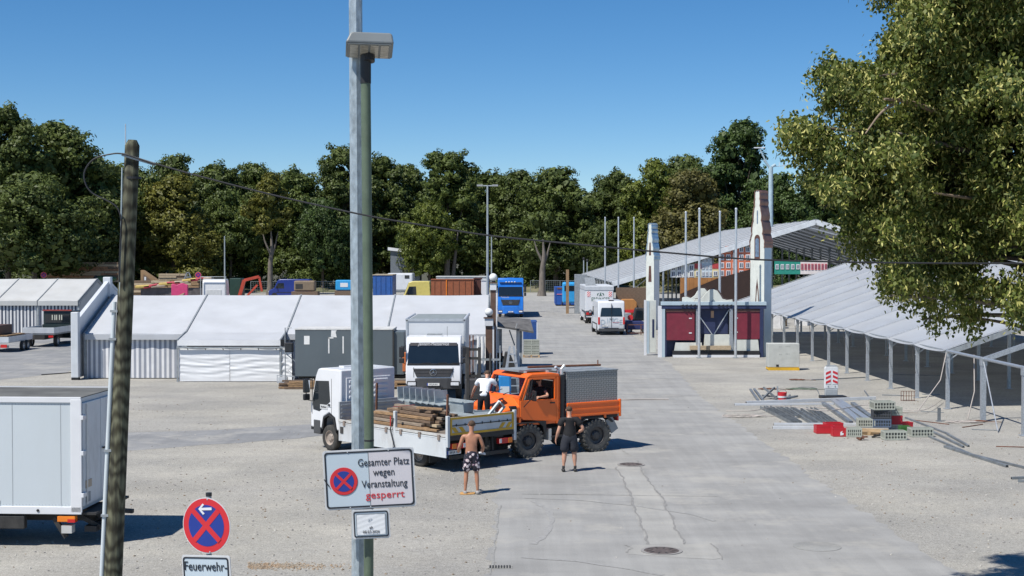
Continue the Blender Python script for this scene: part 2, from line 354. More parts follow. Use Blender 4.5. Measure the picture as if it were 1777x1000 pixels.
# manhole covers
IRON = mat('cast_iron', (.13, .105, .095), .7, metal=.3, var=.35, scale=14, bump=.2)
def manhole(px, py, r, label):
    p = PG(px, py); t = thing('manhole_cover', label, 'manhole cover', (p.x, p.y, .01))
    MB().lathe([(r, 0), (r, .012), (r * .84, .012), (r * .84, 0)], n=32).build('frame', mat('manhole_concrete', (.26, .25, .24), .8), t)
    b = MB().lathe([(r * .82, 0), (r * .82, .010), (0, .010)], n=32)
    b.build('lid', IRON, t); 
    for i in range(10): a = R(36 * i); MB().cbox((r * .6 * math.cos(a), r * .6 * math.sin(a), .012), (r * .25, r * .07, .006), (0, 0, a)).build('grip_rib', CHASS, t)
manhole(1095, 807, .4, 'rusty round manhole cover in the road beside the short cracked repair strip, farther one')
manhole(1148, 957, .43, 'rusty round manhole cover at the near end of the cracked repair strip')
p = PG(1418, 949); t = thing('manhole_cover', 'faint grey round cover set flush in the concrete near the right road edge', 'manhole cover', (p.x, p.y, .006)); MB().lathe([(.5, 0), (.5, .006), (0, .006)], n=36).build('lid', concrete_mat('grey_lid', (.25, .25, .24), (.3, .3, .29)), t)
p = PG(868, 985); t = thing('drain_grate', 'small rectangular drain grate at the left edge of the concrete road', 'drain', (p.x, p.y, .006))
box('frame', JOINT, t, -.24, .24, -.14, .14, 0, .006)
for i in range(8): box('bar', CHASS, t, -.21 + i * .055, -.18 + i * .055, -.11, .11, .006, .016)
# orange sand smear by the sign and gravel ridges beside the lane
SAND = mat('orange_sand', (.46, .32, .2), .95, c2=(.42, .36, .28), scale=3)
rr = random.Random(5); mb = MB()
for i in range(700):
    q = PG(430 + abs(rr.gauss(0, 1)) * 75, 983 + rr.gauss(0, 3.0)); r_ = rr.uniform(.006, .02); a = rr.uniform(0, 3)
    mb.cbox((q.x, q.y, .008), (r_ * 2.4, r_, .012), (0, 0, a))
tag(mb.build('orange_sand', SAND), 'thin smear of orange sand on the gravel between the two no stopping signs', 'sand', kind='stuff')
mb = MB()
for i in range(3000):
    y = rr.uniform(26, 62) if i % 3 else rr.uniform(26, 40); x = rr.uniform(-.37 * y, .37 * y)
    if -.6 < x < 8.6 and rr.random() < .93: continue
    r_ = rr.uniform(.008, .026); mb.cbox((x, y, r_ * .3), (r_ * 1.8, r_ * 1.3, r_), (rr.uniform(-.4, .4), rr.uniform(-.4, .4), rr.uniform(0, 3)), rr.randrange(3))
tag(mb.build('gravel_stones', [mat('pale_stone', (.46, .44, .4), .9), mat('grey_stone', (.26, .25, .24), .9), mat('brown_stone', (.24, .19, .14), .9)]), 'loose pebbles scattered on the pale gravel yard', 'gravel', kind='stuff')
# gravel berms far back, under the trees
BERM = mat('berm_grass', (.10, .11, .05), .95, c2=(.2, .18, .11), scale=.4)
def berm(x0, x1, y, wd, h, seed, name='grass_bank'):
    rr = random.Random(seed); nu = int((x1 - x0) / 3); hs = [h * rr.uniform(.6, 1.1) for _ in range(nu + 1)]
    mb = MB().grid(lambda u, v: (x0 + (x1 - x0) * u, y + wd * v, hs[round(u * nu)] * math.sin(math.pi * v) + .02), nu, 8)
    o = mb.build(name, BERM, smooth=60); o['kind'] = 'structure'
berm(-130, 70, 236, 16, 1.1, 1)
sheet('forest_floor', [(-1400, 240), (1400, 240), (1400, 1500), (-1400, 1500)], .03, mat('forest_floor', (.05, .055, .03), .95, c2=(.1, .085, .05), scale=.2))
# ================================================================ trees
def leafmat(name, c1, c2, trans=.25, scale=.35, hi=None):
    m = bpy.data.materials.new(name); m.use_nodes = True; n = m.node_tree.nodes; l = m.node_tree.links; p = n['Principled BSDF']
    g = n.new('ShaderNodeNewGeometry'); tc = n.new('ShaderNodeTexCoord'); oi = n.new('ShaderNodeObjectInfo')
    nz = n.new('ShaderNodeTexNoise'); nz.inputs['Scale'].default_value = scale; nz.inputs['Detail'].default_value = 4; l.new(tc.outputs['Object'], nz.inputs['Vector'])
    ad = n.new('ShaderNodeMath'); ad.operation = 'MULTIPLY_ADD'; ad.inputs[1].default_value = .55; l.new(g.outputs['Random Per Island'], ad.inputs[0])
    ml = n.new('ShaderNodeMath'); ml.operation = 'MULTIPLY_ADD'; ml.inputs[1].default_value = 1.2; ml.inputs[2].default_value = -.35; l.new(nz.outputs['Fac'], ml.inputs[0]); l.new(ml.outputs[0], ad.inputs[2])
    rp = n.new('ShaderNodeValToRGB'); rp.color_ramp.elements[0].position = .15; rp.color_ramp.elements[1].position = .9
    rp.color_ramp.elements[0].color = (*c1, 1); rp.color_ramp.elements[1].color = (*c2, 1); l.new(ad.outputs[0], rp.inputs[0])
    if hi: e = rp.color_ramp.elements.new(.97); e.color = (*hi, 1)
    l.new(rp.outputs[0], p.inputs['Base Color']); p.inputs['Roughness'].default_value = .55; p.inputs['Specular IOR Level'].default_value = .35
    if trans:
        t = n.new('ShaderNodeBsdfTranslucent'); l.new(rp.outputs[0], t.inputs[0]); x = n.new('ShaderNodeMixShader'); x.inputs[0].default_value = trans
        l.new(p.outputs[0], x.inputs[1]); l.new(t.outputs[0], x.inputs[2]); l.new(x.outputs[0], n['Material Output'].inputs[0])
    return m
BARK = mat('bark', (.10, .08, .06), .95, var=.35, scale=2, stretch=(3, 3, .6), bump=.6)
BARKG = mat('grey_bark', (.15, .13, .11), .95, var=.3, scale=2, stretch=(3, 3, .6), bump=.5)
def np_mesh(name, P, faces_per, mats, mi=None):
    "P: (n, k, 3) array of n polygons of k corners"
    n, k, _ = P.shape; me = bpy.data.meshes.new(name)
    me.vertices.add(n * k); me.vertices.foreach_set('co', P.reshape(-1).astype(np.float32))
    me.loops.add(n * k); me.loops.foreach_set('vertex_index', np.arange(n * k, dtype=np.int32))
    me.polygons.add(n); me.polygons.foreach_set('loop_start', np.arange(0, n * k, k, dtype=np.int32)); me.polygons.foreach_set('loop_total', np.full(n, k, dtype=np.int32))
    for m in mats: me.materials.append(m)
    if mi is not None: me.polygons.foreach_set('material_index', mi.astype(np.int32))
    me.update(); me.validate(); return me
def leaf_quads(c, nrm, size, rng, aspect=.7):
    n = len(c); nrm = nrm / (np.linalg.norm(nrm, axis=1, keepdims=True) + 1e-9)
    r = rng.normal(size=(n, 3)); u = np.cross(nrm, r); u /= (np.linalg.norm(u, axis=1, keepdims=True) + 1e-9); v = np.cross(nrm, u)
    s = size[:, None]; b = nrm * s * .18
    return np.stack([c - u * s * .5, c - v * s * .5 * aspect + b, c + u * s * .5, c + v * s * .5 * aspect + b], axis=1)
def crown_geo(seed, rx, h, zb, shape, nl, nleaf, leaf, gap=.0):
    "a crown h high above zb: boughs -> clumps -> leaf-sized quads"
    rng = np.random.default_rng(seed); lob = []
    for i in range(nl):
        t = rng.uniform(0.02, .97); a = rng.uniform(0, 2 * math.pi)
        if shape == 'round': prof = math.sin(math.pi * min(1, t * .92 + .1)) ** .55
        elif shape == 'tall': prof = (math.sin(math.pi * min(1, t * .8 + .14)) ** .55); prof = max(prof, .5)
        elif shape == 'cone': prof = (1 - t) ** .7 * .95 + .12
        else: prof = min(1, .8 + .3 * t) * (1 - max(0, t - .72) / .28 * .75)
        rr_ = rx * prof * rng.uniform(.45, .86); lr = rx * rng.uniform(.20, .42) * (1 - .15 * t)
        lob.append((rr_ * math.cos(a), rr_ * math.sin(a), zb + h * (.06 + t * .88), lr))
    lob.append((0, 0, zb + h * .9, rx * .3)); lob.append((0, 0, zb + h * .6, rx * .5)); lob.append((0, 0, zb + h * .35, rx * .5))
    L = np.array(lob); wgt = L[:, 3] ** 2; wgt /= wgt.sum()
    # clumps on every lobe
    nc = max(40, nleaf // 26); li = rng.choice(len(L), nc, p=wgt)
    d = rng.normal(size=(nc, 3)); d[:, 2] += .25; d /= np.linalg.norm(d, axis=1, keepdims=True)
    cc = L[li, :3] + d * L[li, 3:4] * rng.uniform(.55, 1.12, (nc, 1)) * np.array([1, 1, .85])
    cr = rx * rng.uniform(.05, .15, nc)
    ci = rng.choice(nc, nleaf, p=(cr ** 2) / (cr ** 2).sum())
    e = rng.normal(size=(nleaf, 3)); e /= np.linalg.norm(e, axis=1, keepdims=True)
    c = cc[ci] + e * cr[ci][:, None] * rng.uniform(.35, 1.1, (nleaf, 1)) * np.array([1, 1, .75])
    nr = e * .7 + d[ci] * .6 + rng.normal(size=(nleaf, 3)) * .38 + np.array([0, 0, .2])
    q = leaf_quads(c, nr, leaf * rng.uniform(.55, 1.35, nleaf), rng)
    # inner leaves so the sky does not shine straight through everywhere
    ni = int(nleaf * .16); li = rng.choice(len(L), ni, p=wgt); e = rng.normal(size=(ni, 3)); e /= np.linalg.norm(e, axis=1, keepdims=True)
    c = L[li, :3] * np.array([.85, .85, 1]) + e * L[li, 3:4] * rng.uniform(0, .75, (ni, 1))
    q2 = leaf_quads(c, e + rng.normal(size=(ni, 3)) * .3, leaf * 2.6 * rng.uniform(.8, 1.3, ni), rng)
    return np.concatenate([q, q2]), L
def trunk_mb(h, r, lobes, rng, lean=0.0, n=9, nb=8):
    mb = MB(); pts = [(lean * (t ** 2) + rng.uniform(-.12, .12) * (t > 0), rng.uniform(-.12, .12) * (t > 0), h * t) for t in np.linspace(0, 1, 7)]
    mb.tube(pts, [r * 1.35] + [r * (1 - .8 * t) for t in np.linspace(.1, 1, 6)], n)
    for i in rng.choice(len(lobes), min(nb, len(lobes)), replace=False):
        L = lobes[i]; k = int(rng.integers(2, 5)); a = Vector(pts[k]); b = Vector(L[:3]); mid = a.lerp(b, .5) + Vector((0, 0, -.05 * (b - a).length))
        if b.z < a.z: continue
        mb.tube([a, mid, b], [r * .38, r * .25, r * .08], 6)
    return mb
PROTO = {}
def tree_proto(key, seed, rx, H, zb, shape, nl, nleaf, leaf, mm, bark, r):
    rng = np.random.default_rng(seed); q, L = crown_geo(seed, rx, H - zb, zb, shape, nl, nleaf, leaf)
    PROTO[key] = (np_mesh('crown', q, 4, [mm]), trunk_mb(H * .8, r, L, rng).build('trunk', bark), H, rx)
    tr = PROTO[key][1]; tm = tr.data; bpy.data.objects.remove(tr); PROTO[key] = (PROTO[key][0], tm, H, rx)
LM = {
 'dark': leafmat('leaf_dark', (.046, .07, .018), (.135, .172, .042), hi=(.12, .145, .05)),
 'green': leafmat('leaf_green', (.05, .078, .019), (.145, .185, .042), hi=(.12, .155, .045)),
 'deep': leafmat('leaf_deep', (.032, .06, .017), (.095, .145, .036), hi=(.07, .125, .04)),
 'olive': leafmat('leaf_olive', (.07, .068, .02), (.17, .155, .045), hi=(.17, .15, .05)),
 'yellow': leafmat('leaf_yellow', (.07, .08, .016), (.22, .215, .04), hi=(.22, .17, .04)),
 'fresh': leafmat('leaf_fresh', (.06, .09, .014), (.18, .21, .035), hi=(.17, .2, .05))}
specs = [('A', 11, 7.2, 20, 2.5, 'round', 60, 24000, .42), ('B', 12, 6.4, 22, 2.0, 'full', 60, 24000, .42), ('C', 13, 7.6, 19, 3.0, 'full', 56, 24000, .44),
         ('D', 14, 5.2, 19, 1.5, 'tall', 50, 18000, .40), ('E', 15, 6.8, 18, 1.2, 'cone', 60, 24000, .40), ('F', 16, 6.0, 26, 3.5, 'tall', 90, 26000, .42)]
for k, seed, rx, H, zb, shp, nl, nle, lf in specs: tree_proto(k, seed, rx, H, zb, shp, nl, nle, lf, LM['dark'], BARK, .38)
CM = {}
def crown_of(k, mk):
    if (k, mk) not in CM:
        me = PROTO[k][0].copy(); me.materials[0] = LM[mk]; CM[(k, mk)] = me
    return CM[(k, mk)]
def tree(px, top, dist, k, mk, label, rz=0.0, wide=1.0, group='trees at the far edge of the square', base=0.0, bark=BARK):
    "px, top: photo column and crown top; dist: metres from the camera"
    X = (px - 888.5) / FPX * dist; zt = HC + (443 - top) / FPX * dist; s = (zt - base) / (PROTO[k][2] * 1.0)
    t = thing('tree', label, 'tree', (X, dist, base), rz, group); sw = s * wide
    for nm, me in (('trunk', PROTO[k][1]), ('crown', crown_of(k, mk))):
        o = bpy.data.objects.new(nm, me); col.objects.link(o); o.parent = t; o.scale = (sw, sw, s)
        if nm == 'trunk' and bark is not BARK: o.material_slots[0].link = 'OBJECT'; o.material_slots[0].material = bark
    return t
tl = [
 (15, 178, 205, 'F', 'dark', 'tallest dark tree at the far left edge of the picture, behind the striped tent', .3, 1.0),
 (100, 212, 212, 'A', 'dark', 'broad dark tree behind the far left tent, left of the wooden pole', 1.2, 1.15),
 (60, 300, 198, 'C', 'dark', 'low spreading dark tree in front of the tallest left-hand tree', 2.2, 1.2),
 (165, 262, 222, 'B', 'dark', 'dark tree just left of the top of the wooden pole', 2.9, 1.1),
 (215, 285, 236, 'C', 'green', 'tree directly behind the wooden pole', .9, 1.0),
 (302, 305, 228, 'E', 'yellow', 'bushy yellowish green tree right of the wooden pole', 4.0, 1.15),
 (305, 268, 262, 'A', 'dark', 'dark round crown rising behind the yellowish tree', 5.1, .8),
 (375, 276, 258, 'B', 'dark', 'dark tree between the yellowish tree and the bare grey trunk', .2, 1.0),
 (400, 330, 240, 'C', 'green', 'lower green tree above the thin grey lamp mast at left', 3.3, .9),
 (440, 283, 262, 'A', 'green', 'green tree behind the left side of the bare grey trunk', 2.0, .85),
 (510, 285, 256, 'B', 'green', 'green tree above the dark blue van', 5.6, 1.0),
 (560, 345, 240, 'C', 'deep', 'lower deep green tree left of the tall lamp pole', 1.9, .8),
 (598, 246, 258, 'F', 'dark', 'high dark tree directly behind the tall lamp pole', 4.4, .9),
 (660, 262, 262, 'B', 'dark', 'dark tree just right of the tall lamp pole', 3.1, .95),
 (712, 286, 268, 'A', 'dark', 'dark tree over the blue container', .5, .8),
 (700, 400, 244, 'C', 'deep', 'dark low tree beside the small grey building behind the fence', 2.6, .5),
 (778, 258, 244, 'F', 'green', 'large green tree with a thick grey trunk over the brown container', 1.0, 1.1),
 (745, 350, 236, 'C', 'fresh', 'yellow-tipped low crown left of the thick grey trunk', 4.9, .8),
 (850, 290, 266, 'B', 'dark', 'dark tree behind the tall thin double-headed mast', .8, 1.0),
 (905, 296, 262, 'C', 'dark', 'dark round tree above the bright blue truck', 3.7, .9),
 (965, 290, 240, 'A', 'dark', 'dark green tree whose grey trunk stands right of the bright blue truck', 5.3, 1.1),
 (1022, 330, 262, 'D', 'dark', 'narrow dark tree in the dip of the skyline', 1.4, 1.0),
 (1070, 288, 262, 'B', 'dark', 'dark tree behind the leftmost thin flagpole', 2.4, .9),
 (1035, 390, 236, 'C', 'dark', 'low dark tree behind the blue skip', 4.2, .75),
 (1138, 276, 250, 'A', 'fresh', 'bright yellowish green round tree above the big open tent', .2, .85),
 (1190, 270, 285, 'C', 'dark', 'dark crown peeping over the olive and yellow-green trees', 1.8, .8),
 (1200, 298, 232, 'E', 'olive', 'brownish olive tree behind the four silver flagpoles', 2.3, 1.2),
 (1280, 204, 262, 'F', 'deep', 'tall deep green poplar-like tree behind the angled lamp mast', 3.0, .95),
 (1255, 330, 262, 'B', 'deep', 'deep green lower tree between olive tree and tall tree', 5.8, .9),
 (1350, 300, 250, 'A', 'deep', 'deep green tree between the angled lamp mast and the near linden', 4.6, 1.0),
 (1415, 290, 246, 'B', 'deep', 'dark tree mostly hidden by the left side of the near linden', .9, 1.0),
 (1480, 300, 262, 'C', 'dark', 'dark far tree behind the middle of the near linden', 2.9, 1.0)]
for px, top, d, k, mk, lab, rz, wd in tl: tree(px, top, d, k, mk, lab, rz, wd)
# trees past the picture's edges, smaller detail needed
for i, (px, top, d, k, mk) in enumerate(((-70, 215, 215, 'A', 'dark'), (-160, 240, 230, 'B', 'dark'), (1560, 300, 262, 'A', 'dark'), (1650, 290, 262, 'B', 'dark'), (1740, 295, 262, 'C', 'dark'), (1840, 300, 262, 'A', 'green'))):
    tree(px, top, d, k, mk, ['dark woodland tree just past the left picture edge','dark woodland tree beyond the left picture edge, farther out','dark woodland tree behind the left half of the near linden','dark woodland tree behind the middle right of the near linden','dark woodland tree behind the right edge of the near linden','greener woodland tree past the right picture edge'][i], i * 1.3, 1.0, 'woodland trees at the side margins')
# the wood behind: one mass
def wood(name, x0, x1, y0, y1, n, seed, label, hmin, hmax):
    rng = np.random.default_rng(seed); qs = []
    for i in range(n):
        k = 'ABC'[i % 3]; me = PROTO[k][0]; H = PROTO[k][2]; co = WQ[k]; s = rng.uniform(hmin, hmax) / H; a = rng.uniform(0, 6.28)
        c_, s_ = math.cos(a), math.sin(a); Rm = np.array([[c_, -s_, 0], [s_, c_, 0], [0, 0, 1]])
        qs.append((co @ Rm.T) * s + np.array([x0 + (x1 - x0) * (i + rng.uniform(.2, .8)) / n, rng.uniform(y0, y1), 0]))
    o = bpy.data.objects.new(name, np_mesh(name, np.concatenate(qs), 4, [LM['dark']])); col.objects.link(o); tag(o, label, 'woodland', kind='stuff')
WQ = {k: crown_geo(50 + i, 7.0, 18, 1, 'full', 22, 4200, .8)[0] for i, k in enumerate('ABC')}
for i, k in enumerate('ABC'): pass
def _fixH():
    pass
for k in 'ABC': WQ[k] = WQ[k] * np.array([1, 1, 1.05])
wood('woodland', -165, 165, 275, 292, 52, 3, 'dense dark wood closing the view behind the single trees', 18.5, 21.5)
# undergrowth at the edge of the wood
def hedge(x0, x1, y, n, hgt, seed, mk, label, leaf=.35):
    rng = np.random.default_rng(seed); nc = n // 60
    cx = rng.uniform(x0, x1, nc); cy = y + rng.normal(size=nc) * 1.2; cz = rng.uniform(.1, 1, nc) ** 1.2 * hgt * (.7 + .3 * np.sin(cx * .35)); cr = rng.uniform(.5, 1.1, nc)
    ci = rng.integers(0, nc, n); e = rng.normal(size=(n, 3)); e /= np.linalg.norm(e, axis=1, keepdims=True)
    c = np.stack([cx, cy, cz], 1)[ci] + e * cr[ci][:, None]; c[:, 2] = np.abs(c[:, 2])
    q = leaf_quads(c, e + rng.normal(size=(n, 3)) * .4 + np.array([0, -.2, .3]), leaf * rng.uniform(.6, 1.3, n), rng)
    o = bpy.data.objects.new('undergrowth', np_mesh('undergrowth', q, 4, [LM[mk]])); col.objects.link(o); tag(o, label, 'undergrowth', kind='stuff')
hedge(-52, -18, 243, 26000, 4.2, 5, 'green', 'leafy undergrowth behind the mesh fence left of the tall lamp pole')
hedge(-14, 16, 243, 22000, 4.5, 6, 'green', 'leafy undergrowth behind the mesh fence right of the tall lamp pole')
hedge(14, 60, 246, 26000, 4.5, 8, 'deep', 'leafy undergrowth behind the big open tent')
hedge(-90, -50, 238, 26000, 3.2, 7, 'dark', 'dark undergrowth below the left-hand trees')
# bare trunks that show in front of the wood
def bare_trunk(px, base_y, top_y, r, label, crown=None, rz=0, bark=BARKG, twin=False):
    g = PG(px, base_y); H = HC + (443 - top_y) / FPX * g.y; t = thing('tree', label, 'tree', (g.x, g.y, 0), rz, 'trees at the far edge of the square')
    rng = np.random.default_rng(int(px)); mb = MB()
    mb.tube([(0, 0, 0), (.05, 0, H * .12), (.1, 0, H * .45), (.35, 0, H * .72), (.2, 0, H)], [r * 1.5, r, r * .85, r * .6, r * .15], 9)
    mb.tube([(.1, 0, H * .5), (.8, .2, H * .72), (1.3, .2, H * .95)], [r * .5, r * .35, r * .1], 6); mb.tube([(.15, 0, H * .6), (-.7, -.2, H * .8), (-1.2, -.1, H)], [r * .45, r * .3, r * .08], 6)
    if twin: mb.tube([(.9, .2, 0), (1.2, .2, H * .4), (1.9, .3, H)], [r * .8, r * .6, r * .2], 8)
    mb.build('trunk', bark, t, smooth=60)
    if crown:
        zb, h, rx, mk, nle = crown; q, L = crown_geo(int(px) + 3, rx, h, zb, 'round', 20, nle, .38)
        o = bpy.data.objects.new('crown', np_mesh('crown', q, 4, [LM[mk]])); col.objects.link(o); o.parent = t
    return t
bare_trunk(468, 512, 395, .42, 'slim tree with long bare grey trunk and sparse leaves beside the dark blue van', (8.2, 10.5, 3.9, 'yellow', 7000))
bare_trunk(775, 507, 400, .55, 'thick double grey trunk carrying the green crown above the brown container', twin=True)
bare_trunk(940, 514, 415, .5, 'straight grey trunk right of the bright blue truck', bark=BARKG)
for i, px in enumerate((14, 32, 84, 95, 107, 126, 138)): bare_trunk(px, 506, 430, .35, f'dark bare trunk number {i}' if 0 else ['dark trunk at the left picture edge above the striped tent', 'second dark trunk from the left picture edge', 'dark trunk left of the brown shed wall', 'dark trunk before the left end of the brown shed', 'dark trunk before the middle of the brown shed', 'dark trunk before the right part of the brown shed', 'dark trunk at the right end of the brown shed'][i], bark=BARK)
# ================================================================ tents
CANVAS = mat('tent_canvas', (.62, .64, .67), .5, var=.06, scale=.8, dirt=.25, dirtc=(.48, .47, .44), bump=.12, bscale=2.5, spec=.4, trans=.25)
CANVASG = mat('aged_tent_canvas', (.47, .475, .465), .6, var=.07, scale=.7, dirt=.4, dirtc=(.4, .38, .34), bump=.12, bscale=2.5)
CURTAIN = mat('white_curtain', (.74, .75, .76), .6, var=.04, scale=1.5, dirt=.2, dirtc=(.5, .48, .46))
STRIPE = stripes('striped_canvas', (.74, .74, .75), (.30, .32, .37), .25, 0)
STRIPEN = stripes('navy_striped_canvas', (.66, .66, .66), (.07, .085, .12), .27, 0)
def sag_panel(x0, x1, y0, z0, y1, z1, sag, nu=8, nv=6, rip=0, seed=0):
    "cloth between two frames, slightly hollow; thickness 8 mm"
    ph = seed * 1.7
    def f(u, v, dz=0): 
        s = -sag * 4 * u * (1 - u) * (.6 + .4 * math.sin(math.pi * v)) + rip * math.sin(v * 23 + ph + u * 3) * .5 * u * (1 - u) * 4
        return (x0 + (x1 - x0) * u, y0 + (y1 - y0) * v, z0 + (z1 - z0) * v + s + dz)
    mb = MB().grid(lambda u, v: f(u, v), nu, nv); mb.grid(lambda u, v: f(u, v, -.008), nu, nv); return mb
def curtain_mb(x0, x1, z0, z1, y, amp, waves, nu, nv, swag=0.0, seed=0):
    def f(u, v, dy=0):
        return (x0 + (x1 - x0) * u, y + dy + amp * math.sin(u * waves * 6.283 + seed + v * .8) * (1 - .5 * v) + swag * (math.sin(v * 31 + 2.4 * math.sin(math.pi * u * 1.1 + seed) + seed * 2) * (.35 + .65 * abs(math.sin(u * 4 + v * 7 + seed))) + .5 * math.sin(v * 57 + u * 5 + seed) * abs(math.cos(u * 6))) * math.sin(math.pi * min(1, v * 1.1)), z0 + (z1 - z0) * v)
    mb = MB().grid(lambda u, v: f(u, v), nu, nv); mb.grid(lambda u, v: f(u, v, .006), nu, nv); return mb
def marquee(name, label, loc, rz, nb, bay, W, ze, zr, cloth, group=None, stripe=None, posts_in=(), roof_bays=None, seam=GALVD, overh=.12, sag=.05, seam_h=.03, post=.14, valance=.28, wall_front=None, gable_wall=False, frame=True, cat='tent', sub=1):
    "ridge tent along local +x; front eave at y=0, back eave at y=W"
    t = thing(name, label, cat, loc, rz, group); rb = roof_bays if roof_bays is not None else range(nb); L = nb * bay; sl_ = (zr - ze) / (W / 2)
    for i in rb:
        x0 = i * bay + .03; x1 = (i + 1) * bay - .03
        for k in range(sub):
            a = x0 + (x1 - x0) * k / sub; b = x0 + (x1 - x0) * (k + 1) / sub
            sag_panel(a, b, -overh, ze - overh * sl_, W / 2, zr, sag, seed=i + k, rip=.01).build('roof_panel', cloth, t, smooth=40)
            sag_panel(a, b, W + overh, ze - overh * sl_, W / 2, zr, sag, seed=i + 9).build('roof_panel', cloth, t, smooth=40)
        if valance:
            curtain_mb(x0, x1, ze - overh * sl_ - valance, ze - overh * sl_ - .004, -overh - .004, .008, 2, 16, 2, .0, i).build('valance', cloth, t, smooth=60)
    for i in sorted(set(list(rb) + [j + 1 for j in rb])):
        x = i * bay
        for (y0, y1) in ((-overh - .02, W / 2), (W + overh + .02, W / 2)):
            MB().beam((x, y0, ze - overh * sl_ + seam_h), (x, y1, zr + seam_h), .07, .03).build('seam_rail', seam, t)
    for i in range(nb + 1):
        x = i * bay
        if frame:
            for (y0, y1) in ((0, W / 2), (W, W / 2)): MB().beam((x, y0, ze - .13), (x, y1, zr - .13), .1, .2).build('rafter', GALVD, t)
        for y in (0, W) + tuple(posts_in):
            zt = ze - .02 if y in (0, W) else ze + (min(y, W - y)) * sl_ - .2
            m_ = MB().box(x - post / 2, x + post / 2, y - post / 2, y + post / 2, .02, zt); m_.box(x - post, x + post, y - post, y + post, 0, .025); m_.beam((x, y + .1, zt - .5), (x, y + (.5 if y < W / 2 else -.5), zt - .08), .05, .05)
            m_.box(x - post * .62, x + post * .62, y - post * .62, y + post * .62, zt - .28, zt - .02)
            m_.build('post', GALV if name == 'open_tent' else GALVD, t, bevel=.008)
    for y, z in ((0, ze - .1), (W, ze - .1), (W / 2, zr - .12)): MB().beam((0, y, z), (L, y, z), .08, .14).build('purlin', GALVD, t)
    if stripe:
        for i in range(nb):
            curtain_mb(i * bay + .05, (i + 1) * bay - .05, .04, ze - .05, .02, .03, 7, 60, 3, 0, i).build('side_wall', stripe, t, smooth=60)
            box('wall_rail', GALVD, t, i * bay + .05, (i + 1) * bay - .05, -.05, -.01, ze - .34, ze - .27)
        curtain_mb(0, L, .04, ze - .05, W, .03, 12, 80, 2).build('side_wall', stripe, t, smooth=60)
    if gable_wall:
        for x in (0.02, L - .02):
            MB().prism([(0, .05), (W, .05), (W, ze), (W / 2, zr - .03), (0, ze)], x - .01, x + .01, 'x').build('gable_wall', gable_wall, t)
    return t
# long white tent in the middle distance
LX, LY = -21.05, 71.0
tB = marquee('striped_tent', 'long white roofed tent with grey and white striped walls behind the grey trailer', 'tent' and (LX, LY, 0), 0, 4, 4.96, 10, 2.28, 4.0, CANVAS, stripe=None, gable_wall=None, overh=.18)
for i in range(4):
    if i == 1: continue
    if i == 3:
        curtain_mb(3 * 4.96 + .05, 3 * 4.96 + 1.5, .04, 2.2, .02, .05, 4, 40, 3).build('side_wall', STRIPE, tB, smooth=60)
        curtain_mb(4 * 4.96 - 1.05, 4 * 4.96 - .1, .04, 2.2, .0, .10, 4, 50, 3).build('side_wall', STRIPE, tB, smooth=60); continue
    curtain_mb(i * 4.96 + .05, (i + 1) * 4.96 - .05, .04, 2.2, .02, .02, 7, 60, 3, .004, i).build('side_wall', STRIPE, tB, smooth=60)
curtain_mb(0, 4 * 4.96, .04, 2.2, 10, .03, 12, 80, 2).build('side_wall', CURTAIN, tB, smooth=60)
for i in range(4): box('wall_rail', GALVD, tB, i * 4.96 + .05, (i + 1) * 4.96 - .05, -.06, -.02, 1.95, 2.02)
# white gable parapet at its left end
GW = mat('parapet_white', (.58, .61, .64), .5, var=.04, dirt=.15)
t = thing('gable_parapet', 'tall white board wall with stepped posts closing the left end of the striped tent', 'wall', (LX - .28, LY, 0))
MB().prism([(-.5, .1), (10.5, .1), (10.5, 2.9), (5, 4.75), (-.5, 2.85)], -.06, .06, 'x').build('board', GW, t)
box('post', GW, t, -.18, .18, -.85, -.5, .12, 3.32, .03); box('post', GW, t, -.2, .2, 4.8, 5.2, 3.9, 4.95, .03)
MB().beam((0, -.5, 2.9), (0, 5, 4.72), .2, .12).build('coping', GW, t); MB().beam((0, 10.5, 2.9), (0, 5, 4.72), .2, .12).build('coping', GW, t)
box('foot', CHASS, t, -.18, .18, -.8, -.55, 0, .12)
# lean-to porch with swagged white curtains
t = thing('lean_to', 'low white lean-to with creased white curtains on the front of the striped tent', 'awning', (LX + 4.96, 69.25, 0))
sag_panel(0, 4.96, -.08, 2.02, 1.72, 2.3, .03).build('roof_panel', CANVAS, t, smooth=40)
curtain_mb(0, 4.96, 1.75, 2.02, -.09, .015, 3, 30, 2, 0, 1).build('valance', CURTAIN, t, smooth=60)
MB().beam((0, -.12, 1.66), (5.5, -.12, 1.66), .07, .07).build('rail', GALVD, t)
for x in (0, 4.96):
    box('post', GALVD, t, x - .04, x + .04, -.08, 0, 0, 1.72); MB().beam((x, -.1, 2.04), (x, 1.7, 2.34), .06, .05).build('seam_rail', GALVD, t)
for x0, x1, sd in ((.06, 2.5, 0), (2.52, 4.9, 2)): curtain_mb(x0, x1, .03, 1.62, -.02, .012, 1, 30, 50, .014, sd).build('curtain', CURTAIN, t, smooth=70)
curtain_mb(5.0, 5.5, .03, 1.62, -.02, .012, 1, 10, 44, .028, 4).build('curtain', CURTAIN, t, smooth=70)
for i in range(6): MB().beam((.5 + i * .85, -.15, 1.62), (.5 + i * .85 + .02, -.1, 1.55), .03, .03).build('hook', CHASS, t)
# far-left tent
tA = marquee('striped_tent', 'grey-white tent with navy striped wall at the left picture edge, behind the flatbed pickup', (-33.4 - 10 * 3.15, 111, 0), 0, 10, 3.15, 10, 2.62, 4.2, CANVASG, stripe=STRIPEN, gable_wall=CANVASG, overh=.15, valance=.35)
